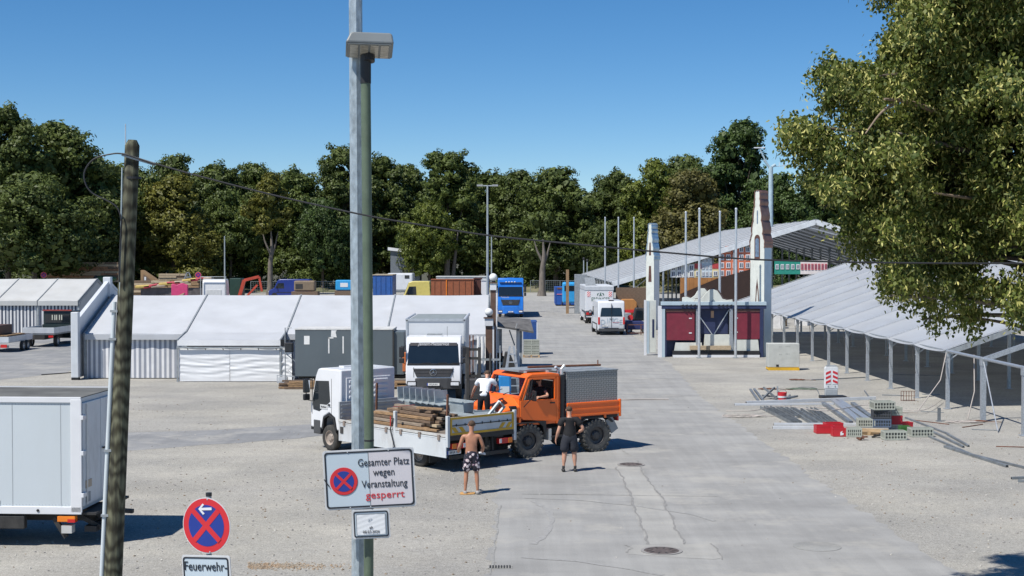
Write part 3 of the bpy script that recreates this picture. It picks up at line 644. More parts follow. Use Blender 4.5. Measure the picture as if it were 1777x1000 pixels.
# low open tent on the right: 13 bays, running away from the camera (local x -> world +Y, local y -> world -X)
SHEET = mat('roof_sheet_white', (.62, .64, .665), .34, var=.06, scale=.5, dirt=.35, dirtc=(.44, .43, .42), bump=.15, bscale=1.6, spec=.5, trans=.42)
BAY = 4.3
marquee('open_tent', 'long low open-sided tent with white ribbed roof on steel posts, right of the road', (37.3, 57.1, 0), R(90), 13, BAY, 20, 2.36, 5.85, SHEET, posts_in=(5.4, 14.6), seam=SHEET, overh=.18, valance=.2, sag=.13, seam_h=.045, sub=1)
# unroofed frame bays nearer the camera
t = thing('tent_frame', 'bare steel tent frame without roof cloth, nearest bays of the low open tent', 'tent frame', (37.3, 57.1 - 2 * BAY, 0), R(90))
for i in range(2):
    x = i * BAY
    for y in (0, 20, 5.4, 14.6):
        zt = 2.34 if y in (0, 20) else 2.36 + min(y, 20 - y) * .349 - .2
        m_ = MB().box(x - .09, x + .09, y - .09, y + .09, .02, zt).box(x - .16, x + .16, y - .16, y + .16, 0, .03); m_.box(x - .12, x + .12, y - .11, y + .11, zt - .3, zt + .02); m_.build('post', GALV, t, bevel=.008)
    for y0, y1 in ((20, 10), (0, 10)):
        MB().beam((x, y0, 2.26), (x, y1, 5.75), .1, .18).build('rafter', GALV, t)
for y, z in ((20.0, 2.3), (17.4, 3.2), (10, 5.7), (0, 2.3)):
    MB().tube([(-.2, y, z), (2 * BAY + .1, y, z)], .06, 10).build('purlin', GALV, t)
MB().tube([(BAY, 20, 2.25), (.9, 20.6, .06)], .022, 6).build('brace', ALU, t); MB().tube([(0, 20, .5), (BAY, 14.6, 3.6)], .03, 6).build('brace', GALV, t)
# big open hall behind
HX, HY = 9.9, 142.0
t = marquee('beer_hall_tent', 'big high tent with ribbed pale roof and open gable behind the flagpoles', 'tent' and (HX + 40, HY, 0), R(90), 12, 5.0, 40, 3.5, 9.6, SHEET, posts_in=(12, 28), seam=GALVD, overh=.1, valance=0, sag=.09, seam_h=.05, sub=3, post=.2)
GBW = mat('gable_beam_white', (.62, .65, .68), .4, dirt=.2)
for y0, y1 in ((0, 20), (40, 20)): MB().beam((-.15, y0, 3.25), (-.15, y1, 9.35), .14, .5).build('gable_beam', GBW, t, bevel=.01)
for y in (5, 15, 35): MB().tube([(-.1, y, 0), (-.1, y, 3.5 + min(y, 40 - y) * .305 - .2)], .1, 10).build('post', GALV, t)
MB().tube([(-.1, 21, 8.9), (-.1, 5, 4.5)], .08, 8).build('brace', GALV, t); MB().tube([(-.1, 36, 4.3), (3, 39.5, 1.2)], .05, 8).build('brace', GALV, t)
# ropes hanging from eaves of the low tent
rr = random.Random(9)
ORD = 'nearest second third fourth fifth sixth seventh eighth ninth'.split()
for i in range(9):
    Y = 57.1 + i * BAY; pts = [(17.1, Y, 2.25), (17.05 + rr.uniform(-.05, .1), Y - .3, 1.7), (17.1, Y - .45, 1.35 - rr.uniform(0, .3))]
    tag(MB().tube(pts, .014, 5).build('strap', CHASS), f'dark lashing strap on the {ORD[i]} roofed eave post of the low open tent', 'strap', 'straps hanging along the tent eave')
for pts, lab in (([(17.25, 57.1, 2.3), (16.8, 56.4, 1.2), (15.6, 55.4, .03), (14.8, 55.9, .02), (12, 57.5, .02)], 'long pale rope drooping from the last roofed post to the gravel'), ([(17.6, 54.8, 2.3), (17.3, 53.8, 1), (16.9, 53.3, .03)], 'reddish rope hanging between the two nearest tent posts')):
    tag(MB().tube(pts, .02, 6).build('rope', mat('rope', (.4, .36, .33), .9)), lab, 'rope')
# ================================================================ vehicles
def wheel(parent, x, y, r, wd, rim=RIM, name='wheel', knob=0, dual=False):
    RUBBER = DUSTY if knob else globals()['RUBBER']
    "axle along local y; outer side is the sign of y"
    sg = 1 if y > 0 else -1; t = bpy.data.objects.new(name, None); col.objects.link(t); t.parent = parent; t.location = (x, y, r); t.empty_display_size = .1
    ty = MB(); h = wd / 2; ty.lathe([(r * .58, -h * .9), (r * .78, -h), (r * .94, -h * .92), (r, -h * .7), (r, h * .7), (r * .94, h * .92), (r * .78, h), (r * .58, h * .9)], ax='y', n=36, cap=False)
    if knob:
        for i in range(22):
            a = 2 * math.pi * i / 22
            for s2 in (-1, 1): ty.cbox((math.cos(a + s2 * .07) * r, s2 * h * .48, math.sin(a + s2 * .07) * r), (.075, h * .8, .06), (0, math.pi / 2 - a - s2 * .07, 0))
            ty.cbox((math.cos(a) * r * .955, sg * h * .93, math.sin(a) * r * .955), (.05, .05, .07), (0, math.pi / 2 - a, 0))
    if dual: ty.T = Matrix.Translation((0, -sg * (wd * 1.15), 0)); ty.lathe([(r * .58, -h * .9), (r * .9, -h), (r, -h * .7), (r, h * .7), (r * .9, h), (r * .58, h * .9)], ax='y', n=28, cap=False)
    ty.build('tyre', RUBBER, t, smooth=40)
    rm = MB(); q = sg * h
    rm.lathe([(r * .60, -q * .5), (r * .60, q * .88), (r * .54, q * .86), (r * .50, q * .45), (r * .34, q * .35), (r * .22, q * .75), (0, q * .8)], ax='y', n=28)
    for i in range(8): a = 2 * math.pi * i / 8 + .2; rm.lathe([(.016, q * .3), (.016, q * .62), (0, q * .62)], c=(r * .29 * math.cos(a), 0, r * .29 * math.sin(a)), ax='y', n=6)
    rm.build('rim', rim, t, smooth=40); return t
def emblem_star(parent, x, z, r, m, name='emblem', y=0):
    mb = MB(); n = 24
    mb.tube([(x, y + r * math.cos(2 * math.pi * i / n), z + r * math.sin(2 * math.pi * i / n)) for i in range(n + 1)], r * .09, 6)
    for a in (90, 210, 330):
        ca, sa = math.cos(R(a)), math.sin(R(a)); pa, pb = -sa * r * .12, ca * r * .12
        mb.add([(x, y + pa, z + pb), (x, y - pa, z - pb), (x, y + ca * r, z + sa * r), (x + .015, y, z)], [(0, 1, 3), (1, 2, 3), (2, 0, 3)])
    return mb.build(name, m, parent)
CHROME = mat('chrome', (.7, .71, .72), .15, metal=.9, var=.05)
def plate(parent, x, y, z, w_, txt, front=True, name='number_plate'):
    "front: faces local +x, else local -x"
    s = 1 if front else -1
    o = box(name, PLATE, parent, x - .006, x + .006, y - w_ / 2, y + w_ / 2, z - .055, z + .055)
    box('country_band', mat('plate_blue', (.02, .06, .35), .5), o, x + s * .002 - .006, x + s * .002 + .006, y - s * w_ / 2 * -1 - (.045 if not front else 0) * 0 - .02 if False else y + (-w_ / 2 if front else w_ / 2 - .04), y + (-w_ / 2 + .04 if front else w_ / 2), z - .055, z + .055)
    if txt: text('lettering', txt, .085, INK, o, (x + s * .009, y - (0.0), z), (R(90), 0, R(90) if front else R(-90)), .85)
    return o
def mirror(parent, x, y, z0, z1, m=BLACKP, arm=.12):
    s = 1 if y > 0 else -1
    a = MB().tube([(x - .1, y - s * arm, z1 - .02), (x + .04, y, z1 + .03), (x + .04, y, z0 + .02), (x - .1, y - s * arm, z0 - .02)], .018, 6).build('mirror_arm', BLACKP, parent)
    h = (z1 - z0); o = MB().box(x - .03, x + .08, y - .11, y + .11, z0 + h * .36, z1).build('mirror', m, parent, bevel=.03)
    MB().box(x - .03, x + .08, y - .11, y + .11, z0, z0 + h * .3).build('mirror', m, parent, bevel=.03)
    MB().box(x - .036, x - .03, y - .09, y + .09, z0 + h * .4, z1 - .03).build('mirror_glass', mat('mirror_glass', (.5, .55, .6), .05, metal=1, var=.02), o)
def cab_over(t, W, L, zb, zt, paint, dark=BLACKP, ws=(.42, .80), grille=True, big=False, panel_txt=None, visor=False, roof_h=0.0, plate_txt=None, paint_bump=None):
    "cab with its front at x=0, going back to x=-L"
    H = zt - zb; z = lambda f: zb + H * f; w2 = W / 2
    prof = [(0, z(.0)), (.0, z(ws[0] - .04)), (-.05, z(ws[0])), (-.05 - .22 * (ws[1] - ws[0]) / .38, z(ws[1] + .02)), (-.42, z(.985)), (-.6, z(1)), (-L, z(1)), (-L, z(0)), (-L * .86, z(0)), (-L * .80, z(.20)), (-L * .62, z(.27)), (-L * .44, z(.20)), (-L * .38, z(0))]
    MB().prism(prof, -w2, w2, 'y').build('cab_body', paint, t, bevel=.045, smooth=40)
    xw = lambda f: -.05 - .22 * (f - ws[0]) / .38
    a, b = ws[0] + .015, ws[1] - .005
    mb = MB(); y = w2 - .07
    mb.add([(xw(a) + .012, -y, z(a)), (xw(a) + .012, y, z(a)), (xw(b) + .012, y - .05, z(b)), (xw(b) + .012, -y + .05, z(b)), (xw(a) - .03, -y, z(a)), (xw(a) - .03, y, z(a)), (xw(b) - .03, y - .05, z(b)), (xw(b) - .03, -y + .05, z(b))], [(0, 1, 2, 3), (4, 7, 6, 5), (0, 4, 5, 1), (1, 5, 6, 2), (2, 6, 7, 3), (3, 7, 4, 0)])
    wsn = mb.build('windscreen', GLASS, t, bevel=.012)
    for y0 in (-.55, .12, .68) if W > 2.2 else (-.45, .3): MB().tube([(.0, y0, z(a) - .02), (xw(a) + .03, y0 + .1, z(a) + .03), (xw(a + .04) + .03, y0 + .45, z(a + .02))], .011, 5).build('wiper', BLACKP, t)
    MB().cbox((xw(a) + .02, 0, z(a) - .03), (.06, W - .12, .07)).build('scuttle', dark, t, bevel=.01)
    if panel_txt:
        o = MB().cbox((xw(b) + .018, 0, z(b) - .02), (.02, W - .34, .15), (0, -.45, 0)).build('name_strip', mat('strip_black', (.02, .02, .025), .4), t)
        text('lettering', panel_txt, .19, WHITEC, o, (xw(b) + .04, 0, z(b) - .01), (R(75), 0, R(90)), width=1.3, shear=.25)
    # front below the screen
    gz0, gz1 = z(.16), z(.335)
    if grille:
        gw = W * .33; g = MB().prism([(-gw * 1.12, gz1), (-gw * .93, gz0), (gw * .93, gz0), (gw * 1.12, gz1)], 0.0, .025, 'x').build('grille', BLACKP, t, bevel=.01)
        for i in range(5): zz = gz0 + (gz1 - gz0) * (.14 + .18 * i); MB().box(.02, .045, -gw * (.94 + .034 * i), gw * (.94 + .034 * i), zz - .016, zz + .016).build('grille_bar', mat('grille_bar', (.10, .10, .105), .35), g)
        emblem_star(g, .055, (gz0 + gz1) / 2 + .01, .135 if W > 2 else .1, CHROME)
    bz0, bz1 = zb - H * .10, z(.135)
    bm = MB(); ys = np.linspace(-w2 - .01, w2 + .01, 9); pl = [(-.02 - .22 * abs(q / w2) ** 4, q) for q in ys]
    bm.prism([(-.55, -w2 - .01)] + [(x_ + .07, q) for x_, q in pl] + [(-.55, w2 + .01)], bz0, bz1, 'z')
    bmp = bm.build('bumper', paint if big else mat('bumper_grey', (.06, .062, .066), .5), t, bevel=.03)
    for s in (-1, 1):
        hl = MB().box(-.12, .085 - (.05 if W > 2.2 else .02), s * (w2 - .07), s * (w2 - .44), bz0 + .13, bz0 + .30).build('headlight', LAMP, t, bevel=.03)
        MB().box(-.2, .072 - (.05 if W > 2.2 else .02) + .008, s * (w2 - .05), s * (w2 - .46), bz0 + .1, bz0 + .33).build('headlight_surround', BLACKP, hl, bevel=.02)
        MB().prism([(-L * .30, z(.28)), (-.16, z(.30)), (-.12, z(.45)), (-.30, z(.78)), (-L * .62, z(.80)), (-L * .66, z(.46))], s * (w2 - .01), s * (w2 + .006), 'y').build('side_window', GLASS, t)
        for xx in (-.10, -L * .70): MB().box(xx - .008, xx + .008, s * (w2 - .01), s * (w2 + .004), z(.22), z(.84)).build('door_seam', BLACKP, t)
        MB().box(-L * .70, -.10, s * (w2 - .01), s * (w2 + .004), z(.365), z(.373)).build('belt_line', GALVD, t)
        MB().box(.004, .012, s * (w2 - .34), s * (w2 - .325), z(.15), z(ws[0] - .06)).build('panel_gap', BLACKP, t)
        MB().box(-L * .66, -L * .6, s * w2, s * (w2 + .03), z(.39), z(.42)).build('door_handle', BLACKP, t)
        MB().prism([(-L * .86, z(0) - .02), (-L * .80, z(.20)), (-L * .62, z(.27)), (-L * .44, z(.20)), (-L * .38, z(0) - .02), (-L * .43, z(0) - .02), (-L * .47, z(.17)), (-L * .62, z(.23)), (-L * .77, z(.17)), (-L * .82, z(0) - .02)], s * (w2 - .1), s * (w2 + .02), 'y').build('wheel_arch', BLACKP, t)
        mirror(t, -.05, s * (w2 + .17), z(.45), z(.80))
    MB().box(.02, .075, -.38, .38, bz0 + .02, bz0 + .10).build('air_intake', BLACKP, bmp)
    if plate_txt: plate(t, .088, 0, bz0 + .2, .52, plate_txt)
    MB().box(-L * .5, -L * .46 + .2, -.35, .35, zt - .005, zt + .035).build('roof_hatch', paint, t, bevel=.01)
    if visor:
        MB().cbox((-.22, 0, z(.86)), (.16, W * .86, .05), (0, .3, 0)).build('sun_visor', dark, t, bevel=.01)
    box('cab_floor', CHASS, t, -L + .02, -.1, -w2 + .2, w2 - .2, zb - .12, zb - .01)
# ---------------- white box truck that faces the camera
t = thing('box_truck', 'white box truck with black grille facing the camera beside the grey trailer', 'truck', tuple(PG(752, 697))[:2] + (0,), R(-90))
cab_over(t, 2.3, 1.75, .72, 2.68, WHITEC, panel_txt='Jännert-Mietservice', plate_txt='WÜ JM 814', ws=(.42, .86))
BX = mat('box_white', (.6, .62, .64), .45, var=.04, scale=.6, dirt=.15)
b = MB().box(-7.9, -1.9, -1.26, 1.26, 1.0, 3.32).build('box_body', BX, t, bevel=.02)
MB().box(-7.75, -2.05, -1.14, 1.14, 3.325, 3.34).build('roof_skin', mat('roof_grey', (.25, .28, .28), .6, dirt=.4), b)
for s in (-1, 1):
    MB().box(-7.92, -1.88, s * 1.24, s * 1.30, 3.26, 3.37).build('edge_rail', ALU, b); MB().box(-1.90, -1.86, s * 1.2, s * 1.28, 1.0, 3.33).build('corner_post', ALU, b)
MB().box(-1.9, -1.86, -1.26, 1.26, 3.27, 3.37).build('edge_rail', ALU, b)
MB().box(-1.3, -.9, -.32, .32, 2.72, 2.78).build('roof_lamp_bar', GALVD, t, bevel=.02)
MB().tube([(-.7, .55, 2.68), (-.72, .55, 3.1)], .008, 5).build('antenna', BLACKP, t)
box('chassis', CHASS, t, -7.8, -.3, -.45, .45, .6, .98); box('side_guard', GALVD, t, -5.6, -2.8, -1.22, -1.18, .5, .8); box('side_guard', GALVD, t, -5.6, -2.8, 1.18, 1.22, .5, .8)
for x in (-1.1, -5.9):
    for s in (-1, 1): wheel(t, x, s * 1.02, .43, .26, RIM, dual=x < -3)
# ---------------- bright blue truck at the back
BLUE = mat('bright_blue_paint', (.015, .17, .62), .35, var=.08, coat=.4, dirt=.15)
t = thing('blue_truck', 'bright blue semi truck facing the camera far up the road', 'truck', tuple(PG(886, 551.5))[:2] + (0,), R(-90))
cab_over(t, 2.5, 2.2, .7, 3.85, BLUE, ws=(.44, .74), big=True, visor=True, plate_txt='M SP 512')
MB().box(-13.5, -2.6, -1.25, 1.25, 1.2, 3.5).build('trailer_body', mat('tarp_blue', (.02, .10, .4), .6, dirt=.2), t, bevel=.03); box('chassis', CHASS, t, -13, -.5, -.45, .45, .6, 1.15)
o = MB().box(-.33, -.28, -.45, .45, 3.13, 3.25).build('name_strip', WHITEC, t); text('lettering', 'SPEDITION', .11, INK, o, (-.27, 0, 3.19), (R(90), 0, R(90)))
for i in range(4): MB().sph((-.33, -.42 + i * .28, 3.47), (.05, .09, .06), 8, 6).build('roof_lamp', LAMP, t)
text('lettering', 'Transporte', .18, WHITEC, t, (.012, -.55, 2.0), (R(90), 0, R(90)))
for x in (-1.35, -4.6, -10, -11.3):
    for s in (-1, 1): wheel(t, x, s * 1.05, .5, .3)
# ---------------- delivery van seen from behind
VW = mat('van_white', (.66, .68, .70), .35, var=.04, coat=.3, dirt=.12)
def van(t, W, L, H, paint, rear_txt=None, simple=False, hi=True):
    "van with its rear at x=0 and nose towards +x"
    w2 = W / 2; prof = [(0, .45), (-.02, 1.3), (.10, H - .12), (.22, H), (L - 1.75, H), (L - 1.35, H - .12), (L - .78, 1.42), (L - .12, 1.12), (L, .95), (L, .35), (L - .15, .3), (.05, .32)]
    MB().prism(prof, -w2, w2, 'y').build('body', paint, t, bevel=.09, smooth=50)
    o = MB().prism([(-w2 + .16, 1.42), (w2 - .16, 1.42), (w2 - .24, 1.48 + .55), (w2 - .3, 2.1), (-w2 + .3, 2.1), (-w2 + .24, 2.03)], -.02, .02, 'x').build('rear_window', GLASS, t, bevel=.02)
    o.rotation_euler = (0, R(4.5), 0); o.location = (-.115 + .0, 0, 0)
    MB().box(-.04, .05, -.012, .012, .6, H - .2).build('door_gap', BLACKP, t)
    MB().box(-.09, .25, -w2 + .02, w2 - .02, .30, .52).build('bumper', mat('bumper_grey', (.06, .062, .066), .5), t, bevel=.03)
    MB().box(-.10, .1, -.55, .55, .52, .56).build('step', BLACKP, t)
    for s in (-1, 1):
        MB().box(-.035, .08, s * (w2 - .13), s * (w2 + .005), .82, 1.38).build('tail_light', RED, t, bevel=.02)
        MB().prism([(L - 1.5, 1.38), (L - .95, 1.40), (L - 1.38, 2.05 * H / 2.6), (L - 2.2, 2.07 * H / 2.6), (L - 2.25, 1.38)], s * (w2 - .01), s * (w2 + .012), 'y').build('side_window', GLASS, t)
        mirror(t, L - 1.2, s * (w2 + .2), 1.4, 1.75); MB().box(.9, L - 1.1, s * (w2 - .01), s * (w2 + .02), .78, .86).build('rub_strip', BLACKP, t)
        for x in (1.15, L - .85):
            wheel(t, x, s * (w2 - .14), .35, .24); MB().lathe([(.43, 0), (.43, .02), (.30, .02)], c=(x, s * (w2 - .005) - .01, .36), ax='y', n=22).build('wheel_arch', BLACKP, t)
    MB().prism([(L - 1.33, H - .2), (L - .8, 1.46), (L - .77, 1.48), (L - 1.29, H - .18)], -w2 + .1, w2 - .1, 'y').build('windscreen', GLASS, t)
    for s in (-1, 1): MB().box(L - .12, L + .02, s * (w2 - .4), s * (w2 - .04), .8, 1.0).build('headlight', LAMP, t, bevel=.03)
t = thing('white_van', 'white high-roof van with grey lettering seen from behind, parked at the right of the road', 'van', tuple(PG(1061, 582))[:2] + (0,), R(92))
van(t, 2.02, 5.9, 2.62, VW)
GREYL = mat('grey_lettering', (.42, .50, .56), .5)
for s_, a in (('D', 32), ('I', 14), ('N', 0), ('G', -16), ('E', -34)):
    text('lettering', s_, .5, GREYL, t, (-.035, -math.sin(R(a)) * -1.25 * 1, 1.16 + (math.cos(R(a)) - 1) * .9 - .02), (R(90), 0, R(-90)), 1.1, bold=.012)
text('lettering', 'Weissbräu', .13, mat('red_print', (.5, .05, .08), .5), t, (-.036, -.35, .98), (R(90), 0, R(-90)))
emblem_star(t, -.05, 1.25, .09, BLACKP); plate(t, -.045, .55, .72, .5, 'ED WB 201', False)
MB().box(.2, .32, -.2, .2, 2.6, 2.68).build('brake_light', BLACKP, t, bevel=.01)
# ---------------- beverage truck with tail lift
t = thing('beverage_truck', 'white beverage truck with green brewery lettering and striped warning boards on its raised tail lift', 'truck', tuple(PG(1040, 563))[:2] + (0,), R(91))
MB().box(0, 7.2, -1.24, 1.24, 1.15, 3.42).build('box_body', BX, t, bevel=.03); tl_ = MB().box(-.1, -.02, -1.2, 1.2, 1.2, 3.0).build('tail_lift', WHITEC, t, bevel=.015)
MB().box(-.14, 7.2, -1.27, 1.27, 3.0, 3.35).build('roof_band', ALUW, t, bevel=.02); MB().cbox((1.0, .75, 3.75), (1.9, .9, .07), (0, -.35, 0)).build('raised_flap', GALVD, t)
GRN = mat('brand_green', (.02, .10, .05), .5)
text('lettering', 'ERDINGER', .46, GRN, tl_, (-.112, -.1, 2.2), (R(90), 0, R(-90)), width=1.62)
text('lettering', 'BRAUHAUS', .24, GRN, tl_, (-.112, -.1, 1.9), (R(90), 0, R(-90)), width=.95)
mb = MB()
for s in (-1, 1):
    for k in range(5): a = R(40 + k * 22); mb.cbox((-.112, -.1 + s * (.28 * math.sin(a) if k < 4 else .1), 2.62 + .14 * math.cos(a)), (.012, .09, .045), (s * a, 0, 0))
mb.sph((-.112, -.1, 2.62), (.012, .06, .11), 8, 6); mb.cbox((-.112, -.1, 2.78), (.012, .16, .03)); mb.build('crest', GRN, tl_)
RW = stripes('warning_stripes', (.7, .03, .04), (.8, .8, .8), .19, 1, diag=1.0)
for y in (.95, -.95): MB().box(-.125, -.1, y - .14, y + .14, 2.45, 2.9).build('warning_board', RW, tl_)
box('chassis', CHASS, t, .1, 8.6, -.5, .5, .6, 1.12); MB().box(-.02, .1, -1.2, 1.2, .55, .75).build('underride_bar', BLACKP, t)
for s in (-1, 1):
    MB().box(-.05, .05, s * .7, s * 1.15, .85, 1.05).build('tail_light', RED, t); wheel(t, 1.9, s * 1.0, .46, .28, dual=True); wheel(t, 6.2 + 1.6, s * 1.02, .46, .28)
    MB().box(2.9, 6.8, s * 1.18, s * 1.22, .5, .95).build('side_skirt', WHITEC, t)
plate(t, -.05, .93, .68, .5, 'ED EW 77', False)
MB().prism([(7.3, .7), (9.2, .7), (9.3, 1.6), (8.95, 2.9), (7.3, 2.95)], -1.15, 1.15, 'y').build('cab_body', WHITEC, t, bevel=.06)
# ---------------- blue roll-off skip
NB = mat('skip_blue', (.02, .09, .36), .5, var=.12, dirt=.25)
q = PG(982, 531); t = thing('roll_off_skip', 'blue steel roll-off skip with a pink strip, left of the beverage truck', 'skip', (q.x, q.y, 0), 0)
MB().box(-1.25, 1.25, 0, 5.5, .15, 2.25).build('hull', NB, t, bevel=.02)
for s in (-1, 1): MB().beam((s * .35, -.05, 1.2), (s * .5, -.05, .15), .06, .09).build('hook_frame', CHASS, t); MB().box(s * 1.22, s * 1.3, -.06, .06, .15, 2.3).build('corner_post', NB, t)
MB().box(-.4, .4, -.08, -.02, 1.16, 1.24).build('hook_bar', CHASS, t); MB().box(-1.1, 1.0, -.06, -.02, 1.36, 1.45).build('pink_strip', mat('pink_strip', (.6, .2, .3), .6), t)
MB().box(-1.05, 1.15, -.05, .0, 2.0, 2.2).build('rust_band', RUST, t); MB().lathe([(.14, 0), (.14, .05), (0, .05)], c=(1.05, -.1, 1.42), ax='y', n=14).build('disc', mat('disc_orange', (.6, .35, .12), .6), t)
box('runner', RUST, t, -.6, -.45, 0, 5.4, 0, .15); box('runner', RUST, t, .45, .6, 0, 5.4, 0, .15)
# ---------------- grey workshop trailer before the striped tent
SL = mat('slate_grey_panel', (.10, .125, .14), .55, var=.08, scale=.6, dirt=.2, dirtc=(.2, .22, .23))
X0, X1, Y0 = PG(514, 668).x, PG(683, 668).x, PG(514, 668).y - .3
t = thing('site_trailer', 'slate grey box trailer with white paint marks standing before the striped tent', 'trailer', (X0, Y0, 0), 0)
LL = X1 - X0; MB().box(0, LL, 0, 2.1, .42, 2.62).build('body', SL, t, bevel=.012)
MB().box(-.02, LL + .02, -.02, 2.12, 2.6, 2.66).build('roof_edge', mat('roof_edge_white', (.6, .6, .58), .6, dirt=.5), t)
MB().box(LL - .02, LL + .04, -.03, .07, .42, 2.62).build('corner_post', CHASS, t); MB().box(LL + .0, LL + .5, .1, 2.0, .5, 2.5).build('front_wall', SL, t, bevel=.01)
MB().box(LL + .45, LL + .62, -.05, .2, .65, 1.55).build('orange_marker', mat('marker_orange', (.5, .14, .04), .6), t, bevel=.03)
WM = mat('paint_mark', (.78, .78, .76), .6)
MB().box(.42, .68, -.008, .001, 1.92, 2.32).build('white_mark', WM, t, bevel=.003); MB().prism([(1.68, 2.28), (1.95, 2.25), (1.9, 2.5), (1.97, 2.6), (1.7, 2.6)], -.008, .001, 'y').build('white_mark', WM, t)
for x, z0, z1 in ((1.55, 1.5, 2.25), (2.22, 1.5, 2.3)): MB().box(x, x + .06, -.008, .001, z0, z1).build('white_mark', WM, t)
MB().box(1.55, 1.8, -.008, .001, 2.2, 2.26).build('white_mark', WM, t)
for x in (1.2, LL - 1.2):
    for y in (.15, 1.95): wheel(t, x, y - 1.05 if False else (y if y > 1 else y), .34, .2)
box('chassis', CHASS, t, .1, LL + .6, .4, 1.7, .3, .42)
# floodlight unit and clutter at its left end
q = PG(506, 668); t = thing('wall_lamp_unit', 'black floodlight unit on a bracket at the left corner of the grey trailer', 'floodlight', (X0 - .28, Y0 + .1, 0)); MB().box(-.2, .18, -.15, .15, 1.55, 2.0).build('lamp_housing', BLACKP, t, bevel=.03); MB().box(-.15, .13, -.17, -.15, 1.6, 1.95).build('lamp_glass', GLASS, t)
MB().tube([(-.2, 0, 0), (-.2, 0, 2.7), (.1, 0, 2.7)], .025, 6).build('pole', GALVD, t); MB().tube([(.1, 0, 1.5), (.15, -.1, .9), (-.05, -.1, .7), (.2, -.1, .5)], .012, 5).build('cable', CHASS, t); MB().beam((-.2, 0, 1.5), (.3, 0, 1.1), .04, .04).build('bracket', GALVD, t)
t = thing('plank_stack', 'low stack of long brown boards on the ground before the grey trailer', 'boards', tuple(PG(488, 676))[:2] + (0,), 0)
rr = random.Random(3)
for k in range(4):
    for j in range(4):
        L_ = rr.uniform(4.2, 6.2); x = rr.uniform(-.2, .4); MB().box(x, x + L_, j * .22 + rr.uniform(0, .05), j * .22 + .18, k * .09 + .02, k * .09 + .09).build('board', WOODD if rr.random() < .7 else WOOD, t)
t = thing('box_cart', 'small folded metal trolley lying beside the white lean-to', 'trolley', tuple(PG(496, 668))[:2] + (0,), 0)
for a, b in (((-.4, 0, .1), (.35, 0, .1)), ((-.4, 0, .45), (.4, 0, .4)), ((-.4, 0, .1), (-.4, 0, .45)), ((.35, 0, .1), (.4, 0, .4)), ((0, 0, .1), (.05, 0, .42)), ((-.4, .3, .1), (.35, .3, .1))): MB().beam(a, b, .04, .04).build('tube', ALU, t)
MB().cbox((-.15, .15, .25), (.4, .3, .2)).build('tray', ALUW, t)
# ================================================================ white flatbed truck with dropped side
FW = 2.5
t = thing('flatbed_truck', 'white flatbed truck, left side board down, loaded with timber and steel troughs', 'truck', (-5.61, 46.3, 0), R(132))
cab_over(t, 2.1, 1.65, .66, 2.56, WHITEC, ws=(.44, .84))
# pressed rear wall of the cab
for k, (y0, y1, z0, z1) in enumerate(((-.85, -.1, 1.55, 2.3), (.1, .85, 1.55, 2.3))):
    MB().box(-1.675, -1.645, y0, y1, z0, z1).build('pressed_panel', WHITEC, t, bevel=.03)
    for j in range(4): MB().box(-1.70, -1.66, y0 + .1, y1 - .1, z0 + .1 + j * .16, z0 + .19 + j * .16).build('rib', WHITEC, t, bevel=.03)
MB().box(-.95, -.55, 1.045, 1.062, 1.28, 1.42).build('door_label', mat('label_grey', (.55, .56, .56), .5), t); text('lettering', 'Baudienst', .085, INK, t, (-.75, 1.066, 1.35), (R(90), 0, R(180)), .9)
bed = MB().box(-7.1, -1.82, -FW / 2, FW / 2, .94, 1.04).build('bed_floor', mat('bed_floor', (.20, .17, .14), .8, var=.3, scale=2, dirt=.6), t)
PT = mat('worn_white_board', (.55, .58, .60), .5, var=.06, scale=1.5, dirt=.55, dirtc=(.3, .26, .22), stretch=(1, 1, 1))
BB = mat('bed_aluminium', (.46, .48, .49), .5, metal=.3, var=.1, dirt=.4)
for x0, x1 in ((-7.07, -4.72), (-4.62, -1.9)):
    mb = MB().box(x0, x1, FW / 2 + .02, FW / 2 + .055, .42, .98)
    for z_ in (.43, .955): mb.box(x0, x1, FW / 2 + .053, FW / 2 + .062, z_, z_ + .012)
    o = mb.build('side_board', PT, t)
    for x in (x0 + .3, (x0 + x1) / 2, x1 - .3): MB().box(x - .05, x + .05, FW / 2 + .05, FW / 2 + .085, .9, 1.05).build('hinge', mat('rusty_hinge', (.25, .2, .17), .7, dirt=.5), o)
MB().box(-2.15, -2.0, FW / 2 + .056, FW / 2 + .075, .66, .86).build('black_patch', CHASS, t)
MB().box(-7.1, -1.82, FW / 2 - .02, FW / 2 + .03, 1.0, 1.07).build('bed_rim', mat('rim_worn', (.5, .5, .48), .6, dirt=.7, dirtc=(.25, .16, .1), scale=6), t)
for x in (-4.67,): MB().box(x - .05, x + .05, FW / 2 - .05, FW / 2 + .04, .5, 1.55).build('stake', PT, t, bevel=.01); MB().tube([(x - .1, FW / 2 + .1, .5), (x + .12, FW / 2 + .09, 1.0), (x, FW / 2 + .07, 1.35)], .018, 6).build('latch', BLACKP, t)
mb = MB().box(-7.08, -1.85, -FW / 2 - .03, -FW / 2 + .01, 1.02, 1.46)
for z_ in (1.08, 1.2, 1.32, 1.42): mb.box(-7.08, -1.85, -FW / 2 - .045, -FW / 2 - .028, z_, z_ + .02); mb.box(-7.08, -1.85, -FW / 2 + .008, -FW / 2 + .022, z_, z_ + .02)
mb.build('side_board', BB, t)
mb = MB().box(-1.88, -1.82, -FW / 2, FW / 2, 1.04, 1.6)
for z_ in (1.12, 1.24, 1.36, 1.48): mb.box(-1.9, -1.87, -FW / 2 + .05, FW / 2 - .05, z_, z_ + .03)
mb.build('headboard', BB, t)
for s in (-1, 1): MB().box(-7.14, -7.04, s * (FW / 2 + .05), s * (FW / 2 - .04), .72, 1.6).build('corner_post', PT, t, bevel=.01)
